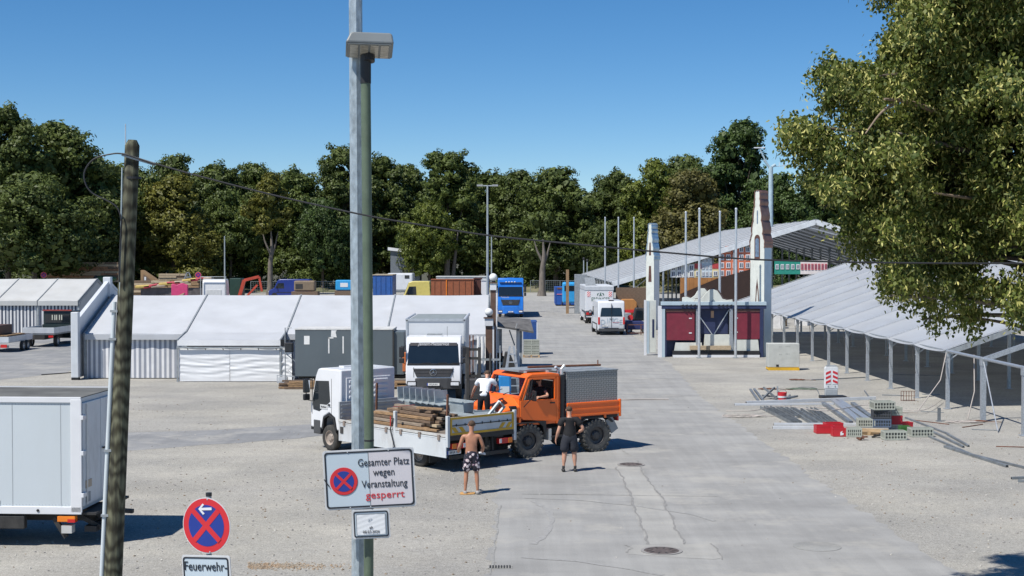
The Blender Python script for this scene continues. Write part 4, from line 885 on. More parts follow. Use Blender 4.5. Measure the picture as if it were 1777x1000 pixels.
# tailgate with yellow frame
YEL = mat('yellow_frame', (.62, .36, .02), .5, var=.12, dirt=.25)
tg = MB().box(-7.12, -7.08, -FW / 2 + .06, FW / 2 - .06, 1.05, 1.55).build('tailgate', PT, t)
for a in ((-FW / 2 + .06, FW / 2 - .06, 1.05, 1.11), (-FW / 2 + .06, FW / 2 - .06, 1.49, 1.55), (-FW / 2 + .06, -FW / 2 + .12, 1.11, 1.49), (FW / 2 - .12, FW / 2 - .06, 1.11, 1.49)):
    MB().box(-7.136, -7.118, a[0], a[1], a[2], a[3]).build('yellow_edge', YEL, tg)
MB().box(-7.135, -7.119, -FW / 2 + .14, FW / 2 - .14, 1.30, 1.325).build('rope_rail', BLACKP, tg)
for i in range(7): y = -.95 + i * .32; MB().box(-7.14, -7.119, y - .012, y + .012, 1.29, 1.36).build('rope_hook', BLACKP, tg)
mb = MB()
for y0, dr in ((.62, -1), (.88, -1), (-.76, 1), (-1.02, 1)):
    MB().prism([(y0, 1.12), (y0 + .14, 1.12), (y0 + .14 - dr * .13, 1.27), (y0 - dr * .13, 1.27)], -7.126, -7.1205, 'x').build('warning_stripe', YEL, tg)

# rear end under the bed
MB().box(-7.12, -7.0, -FW / 2 + .05, FW / 2 - .05, .90, 1.02).build('rear_beam', BLACKP, t); MB().box(-7.05, -6.95, -1.1, 1.1, .36, .47).build('underride_bar', CHASS, t, bevel=.01)
for s in (-1, 1):
    o = MB().box(-7.14, -7.02, s * .62, s * 1.14, .66, .82).build('tail_light', RED, t, bevel=.015); MB().box(-7.146, -7.139, s * (.98 if s < 0 else .98), s * 1.13, .67, .81).build('indicator_lens', ORL, o)
    MB().box(-7.149, -7.139, s * .64, s * .72, .68, .8).build('reversing_lens', PLATE, o); MB().box(-6.15, -6.12, s * .75, s * 1.15, .18, .62).build('mud_flap', BLACKP, t)
    MB().beam((-6.95, s * .5, .9), (-6.98, s * .5, .42), .07, .07).build('bracket', CHASS, t); wheel(t, -5.55, s * .98, .40, .24, mat('dirty_rim', (.33, .28, .24), .6, dirt=.6), dual=True); wheel(t, -1.02, s * .93, .40, .24, mat('dirty_rim', (.33, .28, .24), .6))
plate(t, -7.06, 1.0, .56, .5, 'EBE JX 150', False)
MB().tube([(-7.1, -.1, .6), (-7.22, -.1, .58), (-7.26, -.1, .66)], .035, 8).build('tow_hook', CHASS, t)
MB().box(-6.9, -.4, -.42, -.30, .62, .9).box(-6.9, -.4, .30, .42, .62, .9).build('chassis', CHASS, t); MB().box(-4.4, -2.9, .55, 1.1, .35, .8).build('tool_box', CHASS, t, bevel=.02); MB().lathe([(.28, -3.9), (.28, -2.9)], c=(0, -.8, .62), ax='x', n=16).build('fuel_tank', ALU, t)
for x, y, h in ((-6.9, FW / 2 - .12, 1.15), (-4.0, -.7, .95), (-2.2, .1, 1.1), (-1.98, .75, .7)): MB().beam((x, y, 1.04), (x - .04, y, 1.04 + h), .05, .05).build('rusty_stanchion', RUST, t)
FT = t
def bedpt(x, y, z): return FT.matrix_world @ Vector((x, y, z))
bpy.context.view_layer.update()
# timber load: planks of many lengths
o = bedpt(-4.2, .45, 1.045); WOODG = mat('greyed_timber', (.26, .21, .16), .9, var=.35, scale=5, stretch=(1, 8, 8), dirt=.4); lt = thing('timber_load', 'untidy stack of old timber planks on the flatbed truck', 'timber', tuple(o), R(132))
rr = random.Random(12)
for k in range(6):
    n = [6, 6, 5, 5, 4, 3][k]
    for j in range(n):
        L_ = rr.uniform(2.2, 3.3) - k * .12; xc = rr.uniform(-.35, .35) - .1 * k; hh = .075; z = k * .092 + .005
        w_ = rr.uniform(.13, .18); y = (j - n / 2) * .19 + rr.uniform(-.02, .02)
        MB().cbox((xc, y + .05, z + hh / 2), (L_, w_, hh), (0, rr.uniform(-.006, .006), rr.uniform(-.035, .035))).build('plank', [WOOD, WOODD, PLANK, WOODG, WOODG][rr.randrange(5)], lt, bevel=.006)
for L_, y, z, a in ((1.6, .75, .05, .12), (1.2, -.62, .04, -.2), (.9, .2, .6, .3)): MB().cbox((-1.3, y * .8, z), (L_, .12, .06), (0, 0, a)).build('plank', WOOD, lt, bevel=.005)
MB().box(-.02, .02, .60, .62, .0, .3).box(-.02, .02, -.3, .5, .565, .575).build('red_strap', mat('strap_red', (.45, .05, .04), .7), lt)
# steel troughs and brackets along the right side
DG = mat('trough_steel', (.40, .45, .47), .5, metal=.25, var=.14, scale=3, dirt=.35, dirtc=(.2, .22, .22))
def trough(L_, w_, h_):
    th = .02; mb = MB().prism([(-w_ / 2, h_), (-w_ / 2 + .04, 0), (w_ / 2 - .04, 0), (w_ / 2, h_), (w_ / 2 - th, h_), (w_ / 2 - .04 - th, th), (-w_ / 2 + .04 + th, th), (-w_ / 2 + th, h_)], -L_ / 2, L_ / 2, 'x')
    return mb.box(-L_ / 2, L_ / 2, -w_ / 2 - .03, -w_ / 2, h_ - .03, h_).box(-L_ / 2, L_ / 2, w_ / 2, w_ / 2 + .03, h_ - .03, h_)
for x, y, z, L_, a, lab in ((-4.6, -.78, 1.06, 4.2, .02, 'long galvanised steel trough lying along the far side of the flatbed'), (-4.1, -.85, 1.42, 3.0, -.05, 'galvanised trough stacked on top of the longest trough'), (-5.9, -.35, 1.10, 1.7, .12, 'short galvanised trough near the tailgate on the flatbed')):
    q = bedpt(x, y, z); tt = thing('steel_trough', lab, 'trough', tuple(q), R(132) + a, 'steel troughs on the flatbed'); trough(L_, .42, .34).build('channel', DG, tt); MB().box(-L_ / 2, -L_ / 2 + .02, -.18, .18, .01, .3).build('end_plate', DG, tt)
for i in range(7):
    q = bedpt(-3.1 - i * .3, -.5, 1.62); tt = thing('angle_bracket', ['folded steel bracket nearest the cab in the row on the flatbed', 'second folded steel bracket from the cab on the flatbed', 'third folded steel bracket from the cab on the flatbed', 'middle folded steel bracket of the row on the flatbed', 'fifth folded steel bracket from the cab on the flatbed', 'sixth folded steel bracket from the cab on the flatbed', 'folded steel bracket at the tail end of the row on the flatbed'][i], 'bracket', tuple(q), R(132), 'folded brackets on the flatbed')
    MB().prism([(0, -.02), (.26, .02), (.30, .42), (.27, .42), (.235, .05), (0, .01)], -.25, .25, 'y').build('bracket', DG, tt)
    MB().box(.24, .27, -.2, .2, .18, .21).build('rib', DG, tt)
q = bedpt(-6.35, -.8, 1.15); tt = thing('folding_trestle', 'rectangular steel trestle leaning up near the man in white on the flatbed', 'trestle', tuple(q), R(132))
mb = MB(); mb.T = Euler((.5, -.5, .2)).to_matrix().to_4x4()
for a, b in (((0, -.22, 0), (0, .22, 0)), ((0, .22, 0), (0, .22, .75)), ((0, .22, .75), (0, -.22, .75)), ((0, -.22, .75), (0, -.22, 0)), ((0, -.22, .4), (0, .22, .4))): mb.beam(a, b, .1, .05)
mb.build('profile', DG, tt); q = bedpt(-6.7, -.75, 1.06); tt = thing('steel_tray', 'curved grey steel tray at the tail corner of the flatbed', 'tray', tuple(q), R(120)); MB().grid(lambda u, v: (-.1 + .6 * u, -.35 + .7 * v, .45 * u * u), 6, 4).grid(lambda u, v: (-.1 + .6 * u, -.35 + .7 * v, .45 * u * u + .02), 6, 4).build('sheet', DG, tt, smooth=60); box('rim', DG, tt, .48, .52, -.36, .36, .42, .49)
# ================================================================ orange four wheel drive truck
OR = mat('municipal_orange', (.86, .15, .015), .38, var=.07, scale=1.2, dirt=.15, dirtc=(.35, .12, .05), coat=.3)
def checker():
    m = mat('checker_plate', (.27, .28, .28), .42, metal=.45, var=.12, scale=2); n = m.node_tree.nodes; l = m.node_tree.links; p = n['Principled BSDF']
    tc = n.new('ShaderNodeTexCoord'); mp = n.new('ShaderNodeMapping'); mp.inputs['Rotation'].default_value = (0, 0, 0); mp.inputs['Scale'].default_value = (15, 0, 15); l.new(tc.outputs['Object'], mp.inputs[0])
    sx = n.new('ShaderNodeSeparateXYZ'); l.new(mp.outputs[0], sx.inputs[0])
    def M2(op, a, b=None, c=None):
        q = n.new('ShaderNodeMath'); q.operation = op
        for i, v in enumerate((a, b, c)):
            if v is None: continue
            if isinstance(v, (int, float)): q.inputs[i].default_value = v
            else: l.new(v, q.inputs[i])
        return q.outputs[0]
    fx = M2('FRACT', sx.outputs[0]); fz = M2('FRACT', sx.outputs[2]); par = M2('FRACT', M2('MULTIPLY', M2('ADD', M2('FLOOR', sx.outputs[0]), M2('FLOOR', sx.outputs[2])), .5)); sgn = M2('GREATER_THAN', par, .25)
    dx = M2('SUBTRACT', fx, .5); dz = M2('SUBTRACT', fz, .5); u = M2('ADD', dx, dz); v = M2('SUBTRACT', dx, dz)
    a = M2('ABSOLUTE', M2('ADD', M2('MULTIPLY', u, sgn), M2('MULTIPLY', v, M2('SUBTRACT', 1, sgn)))); b = M2('ABSOLUTE', M2('ADD', M2('MULTIPLY', v, sgn), M2('MULTIPLY', u, M2('SUBTRACT', 1, sgn))))
    h = M2('MULTIPLY', M2('LESS_THAN', a, .55), M2('LESS_THAN', b, .2))
    cm = n.new('ShaderNodeMixRGB'); cm.inputs[1].default_value = (.22, .225, .225, 1); cm.inputs[2].default_value = (.46, .47, .465, 1); l.new(h, cm.inputs[0]); l.new(cm.outputs[0], p.inputs['Base Color']); bp = n.new('ShaderNodeBump'); bp.inputs['Strength'].default_value = 1; bp.inputs['Distance'].default_value = .03; l.new(h, bp.inputs['Height']); l.new(bp.outputs[0], p.inputs['Normal']); return m
CHK = checker()
t = thing('orange_truck', 'orange off-road truck with chequered metal box and big knobbly tyres behind the flatbed', 'truck', (-.02, 44.06, 0), R(-147.3)); UT = t
for x in (0, -2.6):
    for s in (-1, 1): wheel(t, x, s * .88, .52, .34, DARKRIM, knob=1)
MB().box(-3.3, .9, -.42, -.3, .62, .82).box(-3.3, .9, .3, .42, .62, .82).build('chassis', CHASS, t)
for x in (0, -2.6): MB().tube([(x, -.75, .52), (x, .75, .52)], .09, 10).sph((x + .1, 0, .52), .2, 12, 8).build('axle', CHASS, t)
# hood
def loft(secs):
    "secs: list of cross sections [(x, [(y,z)...])]"
    n = len(secs[0][1]); vs = [(x, y, z) for x, s_ in secs for y, z in s_]
    fs = [(i * n + k, i * n + (k + 1) % n, (i + 1) * n + (k + 1) % n, (i + 1) * n + k) for i in range(len(secs) - 1) for k in range(n)]
    return MB().add(vs, fs + [tuple(range(n))[::-1], tuple((len(secs) - 1) * n + k for k in range(n))])
hs_ = lambda w1, w2, z0, z1, zt: [(-w1, z0), (w1, z0), (w1, z1), (w2, zt), (-w2, zt), (-w1, z1)]
loft([(.33, hs_(1.02, .62, 1.28, 1.62, 1.93)), (.7, hs_(1.02, .58, 1.3, 1.56, 1.82)), (1.02, hs_(1.0, .55, 1.28, 1.48, 1.68)), (1.10, hs_(.96, .5, 1.2, 1.42, 1.58))]).build('hood', OR, t, bevel=.03)
MB().cbox((.58, .97, 1.55), (.24, .12, .2), (0, 0, 0)).build('air_intake', BLACKP, t, bevel=.02)
MB().box(1.06, 1.13, -.5, .5, 1.05, 1.45).build('grille', BLACKP, t, bevel=.02); MB().box(.95, 1.3, -1.02, 1.02, .72, .95).build('bumper', BLACKP, t, bevel=.02)
for s in (-1, 1):
    MB().lathe([(.11, 1.12), (.12, 1.16), (.0, 1.175)], c=(0, s * .72, 1.22), ax='x', n=16).build('headlight', LAMP, t); MB().box(1.0, 1.14, s * .8, s * 1.02, 1.38, 1.47).build('indicator', ORL, t, bevel=.01)
    a = MB().prism([(-.62, .75), (-.62, 1.12), (.86, 1.12), (.95, .9), (.86, .82), (.72, 1.0), (.45, 1.08), (-.35, 1.08), (-.5, .95), (-.55, .75)], s * .62, s * 1.06, 'y').build('front_fender', BLACKP, t, bevel=.015)
    MB().box(-.82, -.72, s * .6, s * 1.05, .5, .86).build('mud_flap', mat('flap_white', (.5, .5, .48), .6), t); MB().box(-1.35, -.8, s * .75, s * 1.05, .58, .64).build('step', CHASS, t)
    MB().prism([(-3.25, .95), (-3.05, 1.12), (-2.1, 1.12), (-1.9, .95), (-1.95, .93), (-2.15, 1.08), (-3.0, 1.08), (-3.2, .92)], s * .7, s * 1.04, 'y').build('rear_fender', BLACKP, t)
    MB().beam((-3.1, s * .95, 1.05), (-3.35, s * .95, .62), .05, .3).build('mud_flap', mat('flap_grey', (.3, .31, .31), .6), t); MB().box(-3.48, -3.42, s * .7, s * 1.0, .95, 1.1).build('tail_light', RED, t)
# cab: hollow, with glass
W2 = 1.03
MB().box(-1.15, .34, -W2 + .03, W2 - .03, 1.02, 1.10).build('cab_floor', OR, t); MB().prism([(.27, 1.95), (.36, 1.95), (.36, 1.1), (.30, 1.1)], -W2 + .02, W2 - .02, 'y').build('bulkhead', OR, t)
MB().prism([(-1.16, 2.50), (-1.12, 2.58), (-.9, 2.62), (-.1, 2.62), (.04, 2.57), (.06, 2.50)], -W2, W2, 'y').build('cab_roof', OR, t, bevel=.03)
fr = MB().box(-1.16, -1.10, -W2, W2, 1.05, 1.75).box(-1.16, -1.10, -W2, -.72, 1.75, 2.5).box(-1.16, -1.10, .72, W2, 1.75, 2.5).box(-1.16, -1.10, -.72, .72, 2.35, 2.5); fr.build('rear_wall', OR, t)
for s in (-1, 1):
    MB().beam((.34, s * (W2 - .04), 1.85), (.02, s * (W2 - .06), 2.52), .07, .07).build('windscreen_pillar', OR, t)
    MB().box(-1.16, -1.02, s * (W2 - .06), s * W2, 1.02, 2.5).build('door_post', OR, t)
    d = MB().prism([(-1.02, 1.08), (.22, 1.20), (.33, 1.3), (.33, 1.80), (-1.02, 1.80)], s * (W2 - .05), s * W2, 'y')
    d.beam((.24, s * (W2 - .03), 1.80), (-.04, s * (W2 - .03), 2.5), .05, .06); d.box(-1.0, -.95, s * (W2 - .05), s * W2, 1.8, 2.5); d.box(-1.0, -.02, s * (W2 - .05), s * W2, 2.43, 2.5)
    d = d.build('door', OR, t, bevel=.012)
    MB().beam((.0, s * (W2 - .02), 1.82), (-.12, s * (W2 - .02), 2.46), .05, .04).build('quarter_window_bar', BLACKP, d)
    MB().add([(-.02, s * (W2 - .03), 1.80), (.22, s * (W2 - .03), 1.80), (-.04, s * (W2 - .03), 2.44), (-.14, s * (W2 - .03), 2.44)], [(0, 1, 2, 3)]).build('quarter_glass', CLEAR, d)
    MB().box(-.95, -.78, s * W2, s * (W2 + .03), 1.66, 1.70).build('handle', BLACKP, d)
    MB().tube([(.2, s * W2, 1.6), (.12, s * (W2 + .25), 1.85), (.05, s * (W2 + .3), 2.0)], .015, 6).build('mirror_arm', BLACKP, t); MB().box(.0, .04, s * (W2 + .18), s * (W2 + .42), 1.80, 2.12).build('mirror', BLACKP, t, bevel=.02)
MB().tube([(.34, -W2 + .04, 1.9), (.34, W2 - .04, 1.9)], .035, 6).tube([(.04, -W2 + .06, 2.5), (.04, W2 - .06, 2.5)], .035, 6).build('windscreen_frame', OR, t)
MB().add([(.335, -W2 + .07, 1.92), (.335, W2 - .07, 1.92), (.05, W2 - .09, 2.49), (.05, -W2 + .09, 2.49)], [(0, 1, 2, 3)]).build('windscreen', CLEAR, t)
for y0 in (-.6, .1): MB().tube([(.38, y0, 1.92), (.36, y0 + .15, 1.98), (.28, y0 + .5, 2.08)], .012, 5).build('wiper', BLACKP, t)
MB().box(.12, .3, -.9, .9, 1.6, 1.88).build('dashboard', BLACKP, t, bevel=.03); MB().box(-1.0, -.5, .2, .85, 1.1, 1.5).box(-1.08, -.95, .2, .85, 1.45, 2.15).build('seat', CHASS, t, bevel=.04); MB().box(-1.0, -.5, -.85, -.2, 1.1, 1.5).box(-1.08, -.95, -.85, -.2, 1.45, 2.15).build('seat', CHASS, t, bevel=.04)
MB().lathe([(.2, 0), (.22, .015), (.2, .03)], c=(0, 0, 0), ax='x', n=20).build('steering_wheel', BLACKP, t, loc=(-.05, .5, 1.78), rot=(0, R(-30), 0))
# exhaust and air stack between cab and box
MB().box(-1.36, -1.18, .72, 1.02, .95, 2.55).build('exhaust_stack', BLACKP, t, bevel=.05); MB().tube([(-1.27, .95, 2.5), (-1.27, .95, 2.72), (-1.36, .98, 2.84)], .05, 10).tube([(-1.27, .75, 2.5), (-1.27, .75, 2.7), (-1.15, .78, 2.78)], .045, 10).build('tail_pipe', ALU, t)
MB().box(-1.34, -1.2, -.9, .7, 1.1, 2.3).build('tank', CHASS, t, bevel=.03)
# box and drop sides
bx = MB().box(-3.43, -1.42, -1.0, 1.0, 1.18, 2.60).build('metal_box', CHK, t, bevel=.01); MB().box(-3.45, -1.40, -1.02, 1.02, 2.60, 2.63).build('box_lid', GALVD, bx)
for s in (-1, 1):
    d = MB().box(-3.48, -1.42, s * 1.01, s * 1.05, 1.18, 1.63)
    for z_ in (1.2, 1.38, 1.56): d.box(-3.48, -1.42, s * 1.04, s * 1.075, z_, z_ + .06)
    d.build('drop_side', OR, t, bevel=.008); MB().box(-3.52, -3.46, s * 1.0, s * 1.09, 1.1, 1.66).build('corner_post', OR, t, bevel=.01)
    for x in (-2.9, -1.9): MB().box(x - .04, x + .04, s * 1.0, s * 1.06, 1.08, 1.2).build('hinge', OR, t)
MB().box(-3.5, -3.45, -1.0, 1.0, 1.18, 1.63).build('drop_side', OR, t, bevel=.008); MB().box(-3.45, -1.4, -1.0, 1.0, 1.08, 1.17).build('bed_frame', CHASS, t)
# things on the roof
UT.scale = (.97, .97, .965)
q = UT.matrix_world
bpy.context.view_layer.update(); q = UT.matrix_world
tt = thing('roof_rack', 'flat rack with folded board lying on the roof of the orange truck', 'rack', tuple(q @ Vector((-.4, .1, 2.63))), R(-147.3)); MB().box(-.7, .5, -.6, .5, .03, .08).build('board', GALVD, tt); MB().beam((-.5, -.6, .02), (-.5, .6, .02), .05, .05).beam((.3, -.6, .02), (.3, .6, .02), .05, .05).build('cross_bar', ALU, tt)
tt = thing('drag_pole', 'long rusty pole lying across the roof and box of the orange truck', 'pole', tuple(q @ Vector((-1.5, .45, 2.76))), R(-147.3)); MB().tube([(-1.6, 0, -.02), (1.2, .1, .03)], .035, 8).tube([(-1.5, 0, -.02), (-1.5, 0, .14)], .02, 6).build('tube', RUST, tt)
# ================================================================ near box truck at the left edge
t = thing('near_box_truck', 'large white box truck with closed rear doors cut off by the left picture edge', 'truck', (-8.98, 29.9, 0), R(180 - 3.2))
# local: forward = towards picture left; rear at x=0; near side is +y (towards the camera)
BW = mat('panel_white', (.54, .59, .62), .35, var=.03, scale=.5, dirt=.14, dirtc=(.4, .4, .38), coat=.2)
b = MB().box(0, 6.6, -2.25, 0, .78, 3.12).build('box_body', BW, t)
for i in range(6):
    x = .42 + i * 1.03; MB().box(x - .006, x + .006, -.002, .004, .86, 3.0).build('panel_joint', mat('joint_grey', (.35, .38, .4), .5), b)
MB().box(-.02, 6.6, -.01, .03, 3.03, 3.15).build('top_rail', WHITEC, b, bevel=.01); MB().box(-.02, 6.6, -.01, .035, .70, .86).build('sill_rail', WHITEC, b, bevel=.01)
MB().box(-.03, .2, -.02, .035, .74, 3.1).build('corner_post', WHITEC, b, bevel=.01)
MB().box(-.0, 6.6, -2.24, -.02, 3.12, 3.14).build('roof_skin', mat('dirty_roof', (.13, .13, .12), .8, var=.4, scale=1.2, dirt=.6, dirtc=(.06, .055, .05)), b); MB().box(-.02, 6.6, -2.29, -2.23, 3.05, 3.16).build('top_rail', WHITEC, b)
for y0, y1 in ((-1.1, -.05), (-2.2, -1.13)):
    d = MB().box(-.045, -.01, y0, y1, .86, 3.02).build('rear_door', mat('door_white', (.62, .65, .68), .4, var=.04, dirt=.25), t, bevel=.01)
    MB().tube([(-.07, y1 - .15 if y1 > -1 else y0 + .15, .88), (-.07, y1 - .15 if y1 > -1 else y0 + .15, 3.0)], .016, 6).build('lock_rod', ALU, d)
for z_ in (1.1, 1.98, 2.72):
    MB().box(-.075, -.02, -.16, .045, z_ - .045, z_ + .045).build('hinge', WHITEC, t, bevel=.008)
MB().box(-.06, -.046, -.5, -.15, 1.22, 1.38).build('brown_sticker', mat('sticker_tan', (.45, .36, .27), .6), t); MB().box(-.06, -.046, -.42, -.16, .92, 1.12).build('grey_sticker', mat('sticker_grey', (.3, .31, .32), .6), t)
MB().beam((-.08, -1.15, 1.95), (-.08, -1.32, 1.93), .02, .04).build('door_handle', CHASS, t); MB().box(-.3, .0, -2.2, -.05, .68, .73).build('rear_step', CHASS, t)
rv = MB()
for i in range(90):
    for z_ in (2.99, .89): rv.box(.25 + i * .07, .262 + i * .07, .0, .005, z_, z_ + .012)
rv.build('rivets', mat('joint_grey', (0, 0, 0)), b)['kind'] = 'stuff'
MB().box(6.0, 6.01, -.002, .004, .86, 3.0).build('scuff', mat('joint_grey', (0, 0, 0)), b)
for x in (.9, 2.0, 3.2): MB().lathe([(.03, .03), (.03, .05), (0, .05)], c=(x, 0, .78), ax='y', n=8).build('side_lamp', BLACKP, t)
MB().box(1.72, 1.84, .0, .012, .88, .98).build('latch_plate', ALU, t)
box('chassis', CHASS, t, -.1, 7.5, -1.55, -.65, .45, .7)
for y in (-.28, -1.97): wheel(t, 2.9, y + (0.0), .46, .28, dual=False)
for y in (-.28, -1.97): wheel(t, 6.4, y, .46, .28)
MB().box(1.2, 2.15, -.15, .01, .38, .66).build('battery_box', CHASS, t, bevel=.02); MB().box(2.1, 2.25, -.25, -.02, .25, .62).build('mud_flap', BLACKP, t); MB().box(-.25, .0, -2.0, -.2, .30, .42).build('underride_bar', BLACKP, t)
o = MB().box(.12, .5, -.12, .02, .54, .66).build('tail_light', ORL, t, bevel=.01); MB().box(.12, .28, -.13, .025, .53, .60).build('red_lens', RED, o); MB().box(.2, .42, -.2, .0, .30, .46).build('plate_holder', mat('holder_grey', (.5, .5, .48), .5), t)
for a, b_ in (((.1, -.3, .6), (-.3, -.4, .35)), ((.0, -.6, .65), (-.35, -.9, .42)), ((.6, -.1, .6), (.35, -.1, .2))): MB().beam(a, b_, .09, .09).build('lift_arm', CHASS, t)
MB().tube([(-.2, -.5, .45), (-.45, -.5, .38), (-.5, -.5, .25), (-.42, -.5, .18)], .03, 8).build('tow_hook', CHASS, t); MB().beam((-.1, -1.1, .62), (-.75, -1.1, .58), .12, .08).build('tow_bar', CHASS, t)
MB().box(6.9, 8.6, -2.2, -.05, .8, 2.6).build('cab_body', WHITEC, t, bevel=.08)
# ================================================================ poles, signs and cable close to the camera
SG = mat('sign_grey_white', (.46, .54, .60), .4, var=.03, scale=2); SGP = mat('sign_pink_reflection', (.55, .53, .56), .4, var=.03, scale=2); SEDGE = mat('sign_edge', (.62, .63, .64), .4, metal=.2)  # SGP: a pinkish reflection put into the right half's colour
SRED = mat('sign_red', (.56, .025, .035), .35, var=.05); SBLUE = mat('sign_blue', (.015, .04, .26), .35, var=.05); SBLK = mat('sign_black', (.015, .02, .03), .4)
def rrect(w_, h_, r, n=5):
    out = []
    for cx, cy, a0 in ((w_ / 2 - r, h_ / 2 - r, 0), (-w_ / 2 + r, h_ / 2 - r, 90), (-w_ / 2 + r, -h_ / 2 + r, 180), (w_ / 2 - r, -h_ / 2 + r, 270)):
        out += [(cx + r * math.cos(R(a0 + 90 * i / n)), cy + r * math.sin(R(a0 + 90 * i / n))) for i in range(n + 1)]
    return out
def ring_plate(outer, inner, y0, y1):
    n = len(outer); vs = [(x, y0, z) for x, z in outer] + [(x, y0, z) for x, z in inner] + [(x, y1, z) for x, z in outer] + [(x, y1, z) for x, z in inner]; fs = []
    for i in range(n):
        j = (i + 1) % n; fs += [(i, j, n + j, n + i), (2 * n + i, 3 * n + i, 3 * n + j, 2 * n + j), (i, 2 * n + i, 2 * n + j, j), (n + i, n + j, 3 * n + j, 3 * n + i)]
    return MB().add(vs, fs)
def frame_sign(parent, w_, h_, m1, m2=None, seam=0.0, r=.035, bd=.018, y=0):
    "plate lying in the local xz plane, front towards -y"
    p = MB().prism(rrect(w_, h_, r), y, y + .012, 'y').build('sign_plate', SEDGE, parent, bevel=.002)
    inn = rrect(w_ - .07, h_ - .07, r * .8)
    L = [(x, z) for x, z in inn]
    MB().prism(inn, y - .0035, y - .0005, 'y').build('sign_face', m1, p)
    if m2:
        hw, hh = (w_ - .07) / 2, (h_ - .07) / 2
        MB().prism([(seam, -hh + .001), (hw - .03, -hh + .001), (hw - .001, -hh + .03), (hw - .001, hh - .03), (hw - .03, hh - .001), (seam, hh - .001)], y - .006, y - .0038, 'y').build('sign_face', m2, p)
        box('seam', mat('seam_dark', (.1, .11, .12), .6), p, seam - .003, seam + .003, y - .008, y - .006, -hh, hh)
    ring_plate(rrect(w_ - .04, h_ - .04, r), rrect(w_ - .04 - 2 * bd, h_ - .04 - 2 * bd, r * .75), y - .009, y - .001).build('sign_border', SBLK, p)
    return p
def no_stopping(parent, r, x, z, y, border=None):
    "round no stopping disc facing -y"
    C = lambda rr_, n=40: [(x + rr_ * math.cos(2 * math.pi * i / n), z + rr_ * math.sin(2 * math.pi * i / n)) for i in range(n)]
    d = MB().prism(C(r), y - .006, y, 'y').build('disc', SEDGE if border else SRED, parent)
    MB().prism(C(r * .965), y - .009, y - .0065, 'y').build('red_ring', SRED, d)
    MB().prism(C(r * .74), y - .012, y - .0095, 'y').build('blue_field', SBLUE, d)
    for a in (45, -45):
        ca, sa = math.cos(R(a)), math.sin(R(a)); L, q = r * .76, r * .095
        MB().prism([(x + ca * L - sa * q, z + sa * L + ca * q), (x - ca * L - sa * q, z - sa * L + ca * q), (x - ca * L + sa * q, z - sa * L - ca * q), (x + ca * L + sa * q, z + sa * L - ca * q)], y - (.0150 if a > 0 else .0155), y - .0125, 'y').build('red_bar', SRED, d)
    return d
D0 = 17.0
pc = PD(620, 600, D0 + .22)
t = thing('lighting_mast', 'tall octagonal galvanised mast standing behind the green pole', 'mast', (pc.x, pc.y, 0), R(10))
GALVM = mat('mast_zinc', (.36, .42, .46), .45, metal=.35, var=.3, scale=14, stretch=(1, 1, .6), bump=.06, dirt=.35, dirtc=(.6, .62, .62))
MB().tube([(0, 0, 0), (.012, 0, 3.5), (-.03, 0, 14)], [.085, .082, .078], 8).build('shaft', GALVM, t); MB().lathe([(.088, 3.62), (.088, 3.68)], n=8, cap=False).build('band', GALVD, t)
pc = PD(640, 600, D0)
t = thing('lamp_pole', 'round green lamp pole carrying a grey flat lamp head and two white signs', 'lamp pole', (pc.x, pc.y, 0)); LP_ = t
GP = mat('pole_green', (.095, .13, .088), .5, var=.15, scale=5, dirt=.4, dirtc=(.22, .26, .2))
MB().tube([(-.02, 0, 0), (0, 0, 4), (-.03, 0, 8.25)], .058, 24).build('shaft', GP, t, smooth=60); MB().tube([(-.03, 0, 8.12), (-.03, 0, 8.48)], .064, 24).build('collar', BLACKP, t, smooth=60)
MB().lathe([(.0595, 3.9), (.0595, 3.92)], n=24, cap=False).build('strap', BLACKP, t, loc=(.0, 0, .0))
h = bpy.data.objects.new('lamp_head', None); col.objects.link(h); h.parent = t; h.location = (.035, -.12, 8.50); h.rotation_euler = (R(-15), R(1.0), R(7))
LH = mat('lamp_head_grey', (.17, .19, .20), .5, var=.1, dirt=.3)
MB().prism([(-.29, .0), (.27, .0), (.25, .12), (.22, .135), (-.2, .135), (-.235, .12)], -.2, .26, 'y').build('housing', LH, h, bevel=.02)
MB().box(-.262, .245, -.185, .235, -.012, .001).build('lens_frame', LH, h, bevel=.004)
LENS = mat('lamp_lens', (.42, .40, .34), .25, var=.35, scale=9, stretch=(1, 4, 1), c2=(.2, .19, .17), spec=.9)
for i in range(4): MB().box(-.235 + i * .118, -.14 + i * .118, -.16, .21, -.02, -.010).build('led_lens', LENS, h, bevel=.004)
MB().tube([(-.01, .12, .02), (-.01, .12, -.1)], .07, 16).build('socket', BLACKP, h)
# the two plates on the pole
c = PD(641, 831, D0 - .16); sg = bpy.data.objects.new('area_closed_sign', None); col.objects.link(sg); sg.location = c; sg.rotation_euler = (0, R(-2.9), 0)
tag(sg, 'large white sign reading Gesamter Platz wegen Veranstaltung gesperrt on the green pole', 'sign')
frame_sign(sg, 1.07, .70, SG, SGP, .0); no_stopping(sg, .163, -.30, -.015, -.0038)
for s_, z_, sz, sx, m_ in (('Gesamter Platz', .19, .125, .60, SBLK), ('wegen', .07, .125, .25, SBLK), ('Veranstaltung', -.065, .125, .535, SBLK), ('gesperrt', -.195, .12, .455, SRED)):
    text('lettering', s_, sz, m_, sg, (.175, -.0105, z_), (R(90), 0, 0), 1, ext=.0015, width=sx)
for z_ in (-.24, .24): MB().box(-.3, .3, .012, .03, z_ - .015, z_ + .015).build('back_rail', GALVD, sg)
for x, z_ in ((-.24, .325), (.24, .325), (-.24, -.325), (.0, -.325), (.525, .0)): MB().lathe([(.008, -.012), (.005, -.016), (0, -.016)], c=(x, 0, z_), ax='y', n=8).build('screw', ALU, sg)
